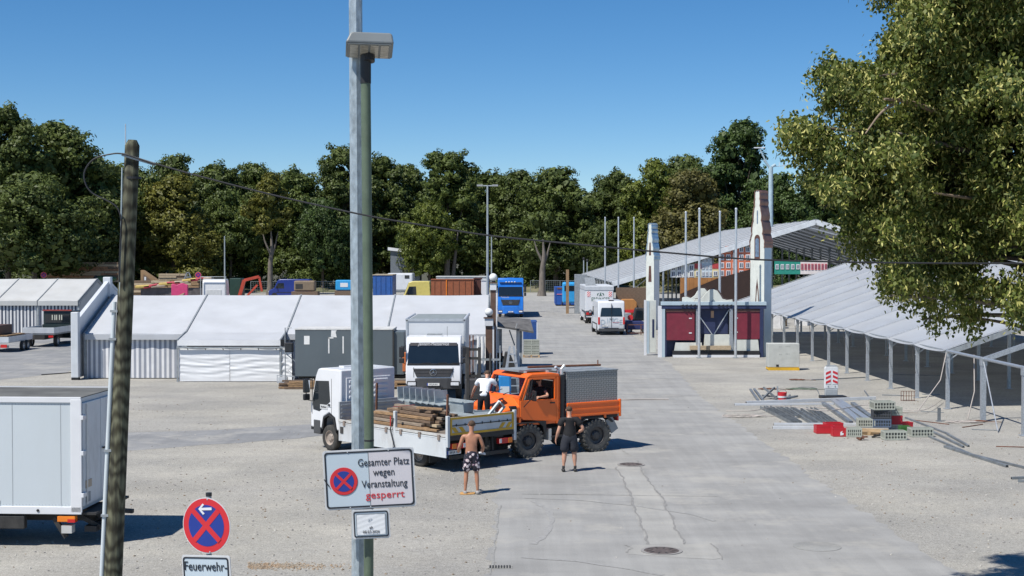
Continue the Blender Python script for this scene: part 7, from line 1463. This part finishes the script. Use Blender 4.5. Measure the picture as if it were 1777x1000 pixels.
t = thing('flat_dark_table', 'low dark flat table behind the roof of the orange truck', 'table', ((928 - 888.5) / FPX * 66, 66, 0)); MB().box(-.9, .9, 0, 1.2, .62, .68).build('table_top', CHASS, t)
for x in (-.8, .75):
    for y in (.1, 1.05): MB().box(x, x + .05, y, y + .05, 0, .62).build('leg', CHASS, t)
t = thing('blue_bin', 'small bright blue plastic tank seen through the windscreen of the orange truck', 'tank', ((876 - 888.5) / FPX * 57, 57, 0)); MB().box(-.25, .25, 0, .6, .05, 1.35).build('hull', mat('tank_blue', (.03, .25, .6), .4), t, bevel=.08); MB().box(-.18, .18, -.02, .0, .5, .9).build('label', WHITEC, t)
# small dark cart by the white van
CY = 112; t = thing('utility_cart', 'small dark blue utility vehicle with cab behind a rusty rail, right of the white van', 'vehicle', ((1106 - 888.5) / FPX * CY, CY, 0)); MB().prism([(-1.0, .3), (.8, .3), (.85, .8), (.3, 1.0), (-.9, 1.0)], -.1, 1.3, 'y').build('body', mat('cart_blue', (.03, .04, .13), .4), t, bevel=.08)
MB().prism([(-.35, 1.0), (.75, 1.0), (.6, 1.95), (-.1, 2.0)], 0, 1.2, 'y').build('cab', BLACKP, t, bevel=.08); MB().prism([(-.2, 1.1), (.45, 1.1), (.4, 1.75), (-.05, 1.8)], -.03, -.003, 'y').build('side_window', GLASS, t); MB().lathe([(.22, -.12), (.22, -.14), (0, -.14)], c=(-.55, 0, 1.25), ax='y', n=14).build('red_disc', SRED, t)
for x in (-.65, .6): wheel(t, x, .0, .27, .2)
t = thing('rusty_rail', 'low rusty metal railing in front of the small utility vehicle', 'railing', ((1088 - 888.5) / FPX * 110, 110, 0))
for z_ in (.12, .75): MB().box(0, 2.0, 0, .06, z_, z_ + .06).build('rail', RUST, t)
for x in (0, 1.05, 1.95): MB().box(x, x + .06, -.01, .07, 0, .82).build('post', RUST, t)
t = thing('orange_stall', 'brown and orange stall front behind the small utility vehicle', 'stall', ((1088 - 888.5) / FPX * 128, 128, 0)); MB().prism([(-.7, 0), (.9, 0), (.9, 1.9), (.6, 2.2), (-.4, 2.2), (-.7, 1.9)], 0, .7, 'y').build('body', mat('stall_orange', (.38, .17, .05), .7), t, bevel=.08); MB().box(-.9, 2.2, .8, 1.2, 0, 3.2).build('back_wall', WOODD, t); MB().box(-.6, .8, -.1, -.02, 1.0, 1.25).build('red_strip', SRED, t)
t = thing('blue_tank_vehicle', 'light blue vehicle top peeping over the roll-off skip', 'vehicle', ((990 - 888.5) / FPX * 165, 165, 0)); MB().box(-.9, .9, 0, 2, .6, 3.0).build('body', mat('machine_sky_blue', (0, 0, 0)), t, bevel=.2); MB().box(-.7, .5, -.03, .0, 2.0, 2.6).build('window', GLASS, t)
t = thing('grey_cabinet', 'grey steel cabinet beside the orange post behind the skip', 'cabinet', ((1009 - 888.5) / FPX * 150, 150, 0)); MB().box(-.7, .6, 0, 1, 0, 4.1).build('body', GALVD, t, bevel=.02); MB().box(-1.6, -1.3, 0, .3, 0, 4.6).build('orange_post', WOOD, t)
# ================================================================ right-hand yard: block, bollard, profiles, crates
def lens_pt(zx, zy): return 1260 + .291 * zx, 650 + .291 * zy
q = PG(1360, 643); t = thing('concrete_block', 'pale square concrete block with a yellow foot in front of the tall tower', 'concrete block', (q.x, q.y, 0), R(-2)); CBK = mat('block_concrete', (.46, .47, .44), .85, var=.1, scale=2.5, dirt=.3, dirtc=(.3, .3, .27), bump=.2)
MB().box(-.83, .83, 0, .8, .16, 1.42).build('block', CBK, t, bevel=.025); MB().prism([(-.8, .0), (.8, .0), (.84, .06), (.8, .155), (-.8, .155), (-.84, .06)], -.02, .82, 'y').build('yellow_foot', YEL, t)
for x in (-.22, -.14, .12, .2, .28):
    for z_ in (.85, 1.25): MB().lathe([(.014, -.012), (.014, -.002)], c=(x, 0, z_ + (.02 if x > 0 else 0)), ax='y', n=8).build('hole_mark', INK, t)
MB().box(-.4, -.26, -.012, -.002, .2, .31).build('slot', INK, t, bevel=.003)
q = PG(1443, 692); t = thing('warning_beacon', 'white guide beacon with red and white chevrons beside the steel profiles', 'beacon', (q.x, q.y, 0), R(4)); PB = mat('beacon_white', (.66, .68, .69), .5, dirt=.2)
b = MB().prism([(-.29, .42), (.29, .42), (.29, 1.28), (.25, 1.36), (-.25, 1.36), (-.29, 1.28)], 0, .16, 'y').build('board', PB, t, bevel=.02); MB().box(-.27, .27, .0, .16, .12, .42).build('foot_block', mat('beacon_grey', (.35, .38, .4), .5), t, bevel=.03); MB().box(-.45, .62, -.15, .4, 0, .12).build('base_plate', BLACKP, t, bevel=.02); MB().box(-.22, .22, .02, .14, 1.36, 1.42).build('lamp_holder', GALVD, t, bevel=.02)
for s in (-1, 1):
    p_ = MB().box(s * .15 - .11, s * .15 + .11, -.012, -.002, .62, 1.20).build('chevron_panel', WHITEC, b)
    for k in range(3):
        z_ = .66 + k * .19; MB().prism([(s * .05, z_ + .0), (s * .255, z_ - .02 + (-.0)), (s * .255, z_ + .08), (s * .05, z_ + .10)] if False else [(s * .045, z_ + .06), (s * .255, z_ - .03), (s * .255, z_ + .07), (s * .045, z_ + .16)], -.018, -.013, 'y').build('red_stripe', SRED, p_)
for s in (-1, 1): MB().lathe([(.025, -.02), (.025, -.002)], c=(s * .15, 0, .53), ax='y', n=10).build('reflector', GALVD, b)
# steel profiles on the gravel
def profile(a, b, w_, h_, label, m_=mat('yard_steel', (.20, .22, .235), .5, metal=.35, var=.25, scale=3, dirt=.3), kind='steel_profile', cat='steel profile', channel=False, z=0, group='steel profiles lying on the gravel'):
    A = PG(*lens_pt(*a)); B = PG(*lens_pt(*b)); d = B - A; L_ = d.length; t = thing(kind, label, cat, (A.x, A.y, z), math.atan2(d.y, d.x), group)
    if channel: MB().prism([(-w_ / 2, 0), (w_ / 2, 0), (w_ / 2, h_), (w_ / 2 - .02, h_), (w_ / 2 - .02, .02), (-w_ / 2 + .02, .02), (-w_ / 2 + .02, h_), (-w_ / 2, h_)], 0, L_, 'x').build('channel', m_, t)
    else:
        MB().box(0, L_, -w_ / 2, w_ / 2, 0, h_).build('bar', m_, t, bevel=.008)
        for x in (-.004, L_ + .004): MB().box(min(x, x), x + .001, -w_ / 2 + .015, w_ / 2 - .015, .015, h_ - .015).build('open_end', INK, t)
    return t
GALVD = mat('yard_steel', (.20, .22, .235), .5, metal=.35, var=.25, scale=3, dirt=.3)
rows = [((215, 205), (400, 298), 'leftmost grey channel profile of the row above the red crates'), ((252, 203), (440, 298), 'second grey profile from the left in the row above the red crates'), ((312, 205), (420, 262), 'short third profile of the row, partly under the second'), ((368, 203), (520, 298), 'wide profile in the middle of the left row, end facing the camera'), ((428, 215), (562, 296), 'profile just right of the wide middle one in the left row'), ((492, 212), (600, 296), 'next to last profile of the left row above the red crates'), ((515, 212), (650, 296), 'last profile of the left row, right end near the red crates'),
        ((578, 180), (745, 298), 'long single profile with a square end left of the crate stack'), ((645, 165), (800, 295), 'broad long profile leading down to the crate stack'), ((672, 165), (850, 285), 'second broad profile leading behind the crate stack'), ((755, 182), (868, 268), 'rightmost profile behind the dark crate')]
for a, b_, lab in rows: profile(a, b_, .24 if 'wide' in lab or 'broad' in lab else .17, .12, lab, GALV if 'broad' in lab else GALVD, channel='channel' in lab or 'row' in lab)
profile((50, 186), (640, 182), .10, .09, 'lower long white aluminium bar behind the row of profiles', ALUW); profile((120, 178), (890, 150), .12, .13, 'longest white aluminium bar pointing to the warning beacon', ALUW)
profile((285, 306), (640, 306), .11, .1, 'white aluminium bar directly behind the red crates, upper of two', ALUW); profile((278, 326), (560, 328), .11, .1, 'white aluminium bar behind the red crates, lower of two', ALUW); profile((640, 306), (800, 306), .11, .1, 'short white bar between the red crates and the beige crate', ALUW)
profile((145, 95), (192, 163), .10, .08, 'left of the two short profiles at the upper left of the material yard'); profile((168, 93), (222, 163), .10, .08, 'right of the two short profiles at the upper left of the material yard')
profile((1070, 262), (1325, 360), .07, .06, 'thin dark bar starting right of the crate stack'); profile((1225, 345), (1415, 438), .08, .07, 'thin bar ending in the gravel right of the crates, lower one'); profile((1320, 362), (1445, 433), .08, .07, 'thin bar ending in the gravel right of the crates, upper one'); profile((1210, 375), (1480, 490), .07, .06, 'long thin bar crossing towards the lower right'); profile((1305, 437), (1675, 555), .10, .08, 'thick dark bar with open end in the lower right gravel'); profile((1480, 490), (1790, 565), .08, .07, 'bar running off the right picture edge')
profile((1702, 626), (1800, 622), .08, .07, 'short bar at the right picture edge, upper one'); profile((1740, 642), (1800, 645), .08, .07, 'short bar at the right picture edge, lower one'); profile((825, 100), (900, 205), .05, .05, 'thin slanting bar between the beacon and the crate stack'); profile((985, 190), (1040, 250), .12, .08, 'short steel piece behind the grey crate stack')
profile((1120, 275), (1330, 300), .04, .03, 'thin rod on the gravel before the nearest roofed post', RUST); profile((510, 36), (830, 20), .05, .05, 'thin dark rod lying above the warning beacon'); profile((930, 125), (1060, 128), .04, .04, 'thin dark rod left of the small square frame'); profile((1170, 120), (1275, 124), .04, .04, 'thin dark rod at the shade edge right of the small frame'); profile((1610, 432), (1777, 436), .05, .03, 'rusty flat bar near the right picture edge', RUST); profile((1465, 330), (1615, 336), .04, .03, 'thin rod at the foot of the second bare frame post'); profile((1160, 222), (1300, 230), .04, .03, 'thin rod beside the grey steel peg'); profile((1410, 318), (1530, 300), .04, .03, 'rusty rod at the foot of the nearest bare post', RUST)
q = PG(*lens_pt(1085, 158)); t = thing('small_frame', 'small square rusty wire basket on the gravel near the tent posts', 'basket', (q.x, q.y, 0)); 
for i in range(6): MB().box(-.3 + i * .11, -.28 + i * .11, 0, .02, 0, .42).build('wire', RUST, t)
for z_ in (.02, .2, .4): MB().box(-.3, .3, -.01, .03, z_, z_ + .02).build('wire', RUST, t)
q = PG(*lens_pt(1270, 280)); t = thing('steel_peg', 'upright grey steel peg with crossbar standing in the gravel', 'peg', (q.x, q.y, 0)); MB().box(-.05, .05, -.05, .05, 0, .5).build('post', GALVD, t); MB().box(-.1, .1, -.1, .1, 0, .03).build('foot', GALVD, t)
# bent hardware heap with red ratchet near the long bars
q = PG(*lens_pt(325, 150)); t = thing('tool_heap', 'tangle of short grey tubes with a red bucket lying over the long white bars', 'tools', (q.x, q.y, 0)); rr = random.Random(8)
for i in range(7): a = rr.uniform(0, 3.1); x, y = rr.uniform(-.5, .5), rr.uniform(-.1, .9); MB().beam((x - .4 * math.cos(a), y - .4 * math.sin(a), .05), (x + .4 * math.cos(a), y + .4 * math.sin(a), .12 + .35 * (i % 2)), .07, .07).build('tube', GALVD, t)
t = thing('red_bucket', 'small red bucket with a white band among the short grey tubes', 'bucket', (q.x, q.y - .35, 0)); MB().lathe([(.16, 0), (.2, .34), (.185, .34), (.15, .02), (0, .02)], n=18).build('shell', SRED, t, smooth=40); MB().lathe([(.186, .12), (.193, .2)], n=18, cap=False).build('band', WHITEC, t); MB().tube([(-.2, 0, .33), (-.1, -.15, .45), (.1, -.15, .45), (.2, 0, .33)], .01, 5).build('handle', GALVD, t)
def coil(px, py, r, label, m_, seed, n=4):
    q = PG(*lens_pt(px, py)); rr = random.Random(seed); pts = []
    for i in range(n * 14): a = i * .45; pts.append(Vector((r * (1.6 + .5 * rr.uniform(-1, 1)) * math.cos(a), r * (.6 + .3 * rr.uniform(-1, 1)) * math.sin(a), .03 + .04 * rr.random())))
    pts += [Vector((r * 3, r * .3, .02)), Vector((r * 4.5, -r * .2, .02))]
    tag(MB().tube(pts, .014, 5).build('rope_coil', m_, loc=(q.x, q.y, 0)), label, 'rope')
ROPE = mat('rope', (0, 0, 0)); coil(250, 92, .25, 'reddish rope tangle left of the short grey tubes', RUST, 1); coil(450, 92, .35, 'grey-green rope tangle left of the warning beacon', mat('rope_green', (.12, .16, .12), .9), 2); coil(100, 255, .45, 'pale rope coil at the road edge left of the steel profiles', ROPE, 3); coil(425, 36, .2, 'small dark red rope bundle above the warning beacon', RUST, 4); coil(1400, 290, .3, 'brown rope coil at the foot of the first roofed post', ROPE, 5); coil(1495, 286, .2, 'rusty wire bundle between the bare frame posts', RUST, 6)
for i, (pts, lab) in enumerate((([(0, 240), (150, 240), (300, 215), (420, 218), (600, 240), (850, 205), (1150, 240), (1290, 170)], 'long pale rope winding over the steel profiles'), ([(560, 140), (530, 85), (430, 80)], 'short hose end left of the warning beacon'), ([(1290, 10), (1100, 6), (960, 0)], 'dark cable along the shade edge'))):
    P3 = [PG(*lens_pt(*p_)) + Vector((0, 0, .03 if i else .15)) for p_ in pts]; tag(MB().tube(spline(P3, 8), .016, 5).build('loose_rope', ROPE if i == 0 else GALVD), lab, 'rope')
q = PG(1070, 694.5); tag(MB().tube(spline([q + Vector((-1.2, 0, .03)), q + Vector((-.3, .15, .03)), q + Vector((.3, -.1, .03)), q + Vector((1.1, .05, .03)), q + Vector((2.2, 0, .03))], 6), .03, 6).build('tow_rope', ROPE), 'short pale tow rope on the concrete right of the orange truck', 'rope')
# crates
REDC = mat('crate_red', (.50, .02, .03), .45, var=.08); DKC = mat('crate_dark', (.06, .065, .075), .6); BLC = mat('crate_blue_grey', (.11, .15, .22), .6); GRC = mat('crate_green', (.05, .16, .04), .5)
def at(zx, zy): q = PG(*lens_pt(zx, zy)); return q
q = at(870, 362); pallet((q.x, q.y + .3, 0), R(-18), 'wooden pallet under the crate stack on the gravel', 1.2, .8)
S = lambda px, py, z, dy=0.0: (at(px, py).x, at(px, py).y + dy, z)
crate(S(845, 345, .15, .3), R(-5), 'beige-grey crate at the left end of the pallet', GC, .58, .4, .3); crate(S(935, 345, .15, .25), R(-5), 'blue-grey crate on the pallet under the dark crate', BLC, .62, .4, .3); crate(S(935, 345, .455, .25), R(-5), 'dark crate in the middle of the tallest stack', DKC, .62, .4, .3); crate(S(942, 345, .76, .25), R(4), 'grey crate on top of the tallest stack', GC, .74, .5, .3)
crate(S(1026, 340, .0, .35), 0, 'lowest grey crate of the pile just right of the tallest stack', GC, .36, .4, .22); crate(S(1026, 340, .225, .35), 0, 'red crate right of the blue-grey crate', REDC, .38, .4, .3, False); crate(S(1026, 340, .53, .35), 0, 'grey crate on the red one right of the tallest stack', GC, .36, .4, .3)
crate(S(1000, 388, 0), R(3), 'front grey crate on the gravel before the tallest stack', GC, .74, .42, .3); crate(S(1158, 370, 0), R(3), 'wide beige crate on the gravel, rightmost of the crates', GC, .74, .44, .3); crate(S(1080, 362, 0, .35), 0, 'small green crate behind the rightmost beige crate', GRC, .34, .3, .28); crate(S(1085, 335, 0, .45), R(20), 'tilted red crate behind the green crate', REDC, .5, .3, .25, False)
crate(S(585, 350, 0), R(2), 'long red crate, leftmost of all crates', REDC, .62, .42, .28, False); c_ = crate(S(672, 368, 0), R(2), 'red crate with a white mark in front of the leftmost one', REDC, .46, .36, .3, False); MB().prism([(.0, .05), (.1, .06), (.12, .12), (.05, .14), (.08, .2), (.0, .16)], -.2, -.194, 'y').build('white_mark', WHITEC, c_)
crate(S(655, 340, .0, .45), R(6), 'red crate standing behind the two front red crates', REDC, .6, .4, .26, False); crate(S(757, 370, 0), R(0), 'beige crate between the red crates and the pallet', GC, .5, .4, .3)
for x, y, lab in ((810, 392, 'brown strap bundle on the gravel below the beige crate'), (905, 378, 'dark metal bracket bundle in front of the pallet')):
    q = at(x, y); t = thing('strap_bundle', lab, 'strap', (q.x, q.y, 0)); 
    for i in range(4): MB().cbox((-.1 + i * .07, rr.uniform(-.05, .05), .05 + .02 * i), (.2, .08, .05), (0, rr.uniform(-.4, .4), rr.uniform(0, 2))).build('loop', RUST if x < 850 else CHASS, t)
# small litter on the yard
t = thing('wooden_stick', 'thin dark stick on the gravel in front of the far-left asphalt', 'stick', tuple(PG(120, 648))[:2] + (0,), R(50)); MB().beam((-1.6, 0, .03), (1.6, 0, .03), .05, .04).build('stick', CHASS, t)
# ================================================================ flatbed pickup and trailer at far left
DGR = mat('pickup_dark_green', (.02, .032, .03), .4, var=.15, dirt=.2)
q = PG(66, 603); t = thing('flatbed_pickup', 'dark double-cab flatbed pickup parked before the navy striped tent', 'pickup', (q.x, q.y, 0), R(88))
MB().box(.1, 3.6, -1.05, 1.05, .82, .92).build('bed_floor', GALVD, t)
for s in (-1, 1): MB().box(.1, 3.55, s * 1.02, s * 1.06, .92, 1.3).build('side_board', ALUW, t, bevel=.01)
MB().box(.08, .12, -1.05, 1.05, .92, 1.3).build('tailgate', ALUW, t, bevel=.01)
MB().prism([(3.7, .6), (3.7, 2.2), (3.85, 2.3), (5.6, 2.25), (6.2, 1.5), (6.9, 1.35), (7.0, .5), (6.4, .4), (3.8, .4)], -.98, .98, 'y').build('cab_body', DGR, t, bevel=.06); MB().box(3.66, 3.69, -.85, .85, 1.45, 2.05).build('rear_window', GLASS, t, bevel=.01)
for y in (-.35, -.2, .0, .12, .3): MB().box(3.64, 3.655, y, y + .07, 1.65, 2.0).build('reflection_strip', mat('reflection_pale', (.5, .5, .42), .6), t)  # reflections in the rear window, put in as pale strips
MB().box(3.6, 3.72, -1.0, 1.0, 2.28, 2.36).build('light_bar', mat('bar_red', (.3, .04, .03), .5), t); MB().box(3.55, 3.65, -1.0, 1.0, .9, 1.35).build('headboard', DGR, t)
for s in (-1, 1):
    MB().prism([(4.2, 1.5), (5.7, 1.5), (5.4, 2.1), (4.2, 2.12)], s * .97, s * .995, 'y').build('side_window', GLASS, t); mirror(t, 5.6, s * 1.2, 1.3, 1.65)
    for x in (1.1, 5.9): wheel(t, x, s * .86, .37, .24)
    MB().box(.02, .1, s * .7, s * 1.0, .65, .78).build('tail_light', RED, t)
box('chassis', CHASS, t, .1, 6.3, -.4, .4, .5, .8)
t = thing('flat_trailer', 'low grey tandem trailer carrying boards behind the dark pickup at the left edge', 'trailer', (PG(-12, 612).x, PG(-12, 612).y, 0), R(88))
MB().box(0, 4.0, -1.0, 1.0, .6, .7).build('floor', GALVD, t); 
for s in (-1, 1):
    MB().box(0, 4.0, s * .99, s * 1.03, .62, .98).build('side_board', ALUW, t, bevel=.01)
    for x in (2.0, 2.75): wheel(t, x, s * 1.12, .32, .2)
MB().box(-.03, .01, -1.0, 1.0, .62, .98).build('tailgate', ALUW, t); MB().box(-.06, -.03, -.9, -.5, .3, .5).build('tail_light', RED, t); MB().box(-.06, -.03, .5, .9, .3, .5).build('tail_light', RED, t); MB().beam((4, 0, .6), (5.4, 0, .55), .08, .08).build('drawbar', CHASS, t); box('underride_bar', GALVD, t, -.03, .05, -1, 1, .3, .45)
q = Vector((PG(-12, 612).x, PG(-12, 612).y, 0)); t = thing('board_load', 'brown boards and panels loaded on the low grey trailer', 'boards', tuple(q + Vector((-.1, .4, .705))), R(88)); rr = random.Random(2)
for k in range(5):
    for j in range(6): MB().box(rr.uniform(0, .4), rr.uniform(2.8, 3.4), -.8 + j * .27, -.56 + j * .27, k * .07, k * .07 + .06).build('board', WOOD if (k + j) % 3 else WOODD, t)
t = thing('brown_cabinet', 'brown cabinet lying on the boards of the low grey trailer', 'cabinet', tuple(q + Vector((-.3, 1.6, 1.06))), R(88)); MB().box(-.8, 1.2, -.5, .5, 0, .6).build('body', mat('cabinet_brown', (.09, .045, .03), .6), t, bevel=.03); box('door', WOODD, t, -.83, -.805, -.4, .4, .05, .5)
t = thing('leaning_planks', 'bundle of tan planks leaning against the navy striped tent wall', 'planks', tuple(PG(110, 583))[:2] + (0,), 0)
for i in range(7): MB().beam((.2 + i * .11, -.6 + .05 * i, .03), (-1.5 + i * .1, .9, 1.1 - i * .03), .1, .03).build('plank', PLANK if i % 2 else WOOD, t)
# ================================================================ near linden at the right
rng = np.random.default_rng(77)
LDY = 23.0; S0 = LDY / FPX
lob = [] # photo column, row, radius in px, depth offset in m
for px, py, r_, n in ((1560, 60, 75, 3), (1640, 40, 95, 4), (1500, 150, 75, 3), (1425, 215, 48, 2), (1405, 258, 32, 1), (1500, 245, 75, 3), (1600, 170, 110, 5), (1700, 120, 120, 5), (1475, 320, 52, 3), (1540, 330, 95, 4), (1505, 400, 48, 3), (1650, 300, 120, 5), (1750, 250, 120, 5), (1560, 440, 68, 3), (1640, 430, 90, 4), (1740, 410, 100, 4), (1530, 505, 36, 2), (1590, 530, 40, 2), (1640, 525, 45, 2), (1700, 505, 45, 2), (1690, 556, 24, 1), (1620, 562, 22, 1), (1780, 560, 28, 1), (1800, 500, 40, 2), (1545, 548, 24, 1), (1850, 350, 130, 5), (1850, 150, 140, 5), (1780, -20, 140, 5), (1660, -80, 110, 4), (1900, 30, 150, 4), (1950, 450, 90, 3), (2000, 250, 150, 4), (1380, 210, 22, 1)):
    for k in range(n): lob.append((px + rng.uniform(-.25, .25) * r_, py + rng.uniform(-.25, .25) * r_, r_ * rng.uniform(.6, .92), rng.uniform(-1, 1) * (r_ * S0 * 1.3 + .3)))
L = []
for px, py, r_, dy in lob: p_ = PD(px, py, LDY + 0); L.append((p_.x, LDY + dy + .06 * 0, p_.z, r_ * S0))
L = np.array(L); nc = 11500; wg = L[:, 3] ** 2; wg /= wg.sum(); li = rng.choice(len(L), nc, p=wg)
d = rng.normal(size=(nc, 3)); d /= np.linalg.norm(d, axis=1, keepdims=True); tw = L[li, :3] + d * L[li, 3:4] * rng.uniform(.5, 1.0, (nc, 1))
nb_ = 560; bi = rng.choice(nc, nb_, replace=False); bc_ = tw[bi] + d[bi] * L[li[bi], 3:4] * .22; brd = rng.uniform(.14, .36, nb_); wb = brd ** 2; wb /= wb.sum()
k2 = rng.choice(nb_, nc, p=wb); e2 = rng.normal(size=(nc, 3)); e2[:, 2] *= .6; e2 /= np.linalg.norm(e2, axis=1, keepdims=True)
mv = rng.uniform(size=nc) < .93; tw[mv] = (bc_[k2] + e2 * brd[k2][:, None] * rng.uniform(.5, 1.05, (nc, 1)))[mv]; d[mv] = (e2 * .6 + d[bi][k2] * .5)[mv]
out = d.copy(); out[:, 2] -= .55; out /= np.linalg.norm(out, axis=1, keepdims=True)   # twigs droop
nl = 30; N = nc * nl; tp = rng.uniform(0, 1, (nc, nl, 1)) * .24
c = tw[:, None, :] + out[:, None, :] * tp + rng.normal(size=(nc, nl, 3)) * .065; c[:, :, 2] -= (tp[:, :, 0] ** 2) * .8
c = c.reshape(-1, 3); keep = c[:, 2] < 13.5; c = c[keep]; N = len(c)
dn = rng.normal(size=(N, 3)) * .6 + np.array([0, 0, -.8]); dn /= np.linalg.norm(dn, axis=1, keepdims=True)   # leaf axis, hanging
cd = np.repeat(d[:, None, :], nl, axis=1).reshape(-1, 3)[keep]; fn = cd * .8 + np.array([0, 0, .35]) + rng.normal(size=(N, 3)) * .5; sd = np.cross(dn, fn); sd /= np.linalg.norm(sd, axis=1, keepdims=True); nn = np.cross(dn, sd)
br = rng.uniform(size=N) < .30; ln = np.where(br, .088, .074)[:, None] * rng.uniform(.65, 1.25, (N, 1)); wd = np.where(br, .012, .026)[:, None] * rng.uniform(.7, 1.2, (N, 1))
q6 = np.stack([c, c + dn * ln * .3 + sd * wd + nn * wd * .35, c + dn * ln * .75 + sd * wd * .7 + nn * wd * .2, c + dn * ln, c + dn * ln * .75 - sd * wd * .7 + nn * wd * .2, c + dn * ln * .3 - sd * wd + nn * wd * .35], axis=1)
LLF = leafmat('linden_leaf', (.05, .085, .016), (.18, .205, .04), scale=1.2, trans=.3, hi=(.34, .30, .07)); LBR = leafmat('linden_bract', (.36, .35, .10), (.56, .53, .18), scale=2, trans=.2)
t = thing('linden_tree', 'large near linden with pale bracts hanging into the right side of the picture', 'tree', (10.6, 24.2, 0))
me = np_mesh('crown', q6 - np.array([10.6, 24.2, 0]), 6, [LLF, LBR], br.astype(int)); o = bpy.data.objects.new('crown', me); col.objects.link(o); o.parent = t
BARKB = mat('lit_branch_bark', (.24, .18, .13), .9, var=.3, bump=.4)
mb = MB().tube([(0, 0, 0), (.05, 0, 2.5), (-.15, -.1, 5), (-.3, -.1, 8), (-.2, 0, 12)], [.36, .28, .24, .17, .06], 12); mb.build('trunk', BARK, t, smooth=60)
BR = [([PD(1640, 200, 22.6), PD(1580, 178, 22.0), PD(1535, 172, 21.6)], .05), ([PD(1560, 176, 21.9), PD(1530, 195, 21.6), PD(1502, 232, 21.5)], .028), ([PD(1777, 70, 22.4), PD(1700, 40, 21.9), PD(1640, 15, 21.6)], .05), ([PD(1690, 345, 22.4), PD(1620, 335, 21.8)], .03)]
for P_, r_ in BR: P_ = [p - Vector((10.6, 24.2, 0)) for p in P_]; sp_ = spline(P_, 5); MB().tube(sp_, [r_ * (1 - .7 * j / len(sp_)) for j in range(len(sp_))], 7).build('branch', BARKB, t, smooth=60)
for i in rng.choice(len(L), 46, replace=False):
    z0 = max(2.6, min(10.5, L[i, 2] - rng.uniform(.2, 1.6))); a = Vector((-.15, -.1, z0)); b_ = Vector(L[i, :3]) - Vector((10.6, 24.2, 0)); m1 = a.lerp(b_, .35) + Vector((0, 0, .25)); m2 = a.lerp(b_, .7) + Vector((0, 0, .2)); r_ = .02 + .012 * (b_ - a).length
    MB().tube(spline([a, m1, m2, b_], 4), [r_ * (1 - .85 * j / 12) + .006 for j in range(13)], 6).build('branch', BARKG if i % 3 == 0 else BARK, t, smooth=60)
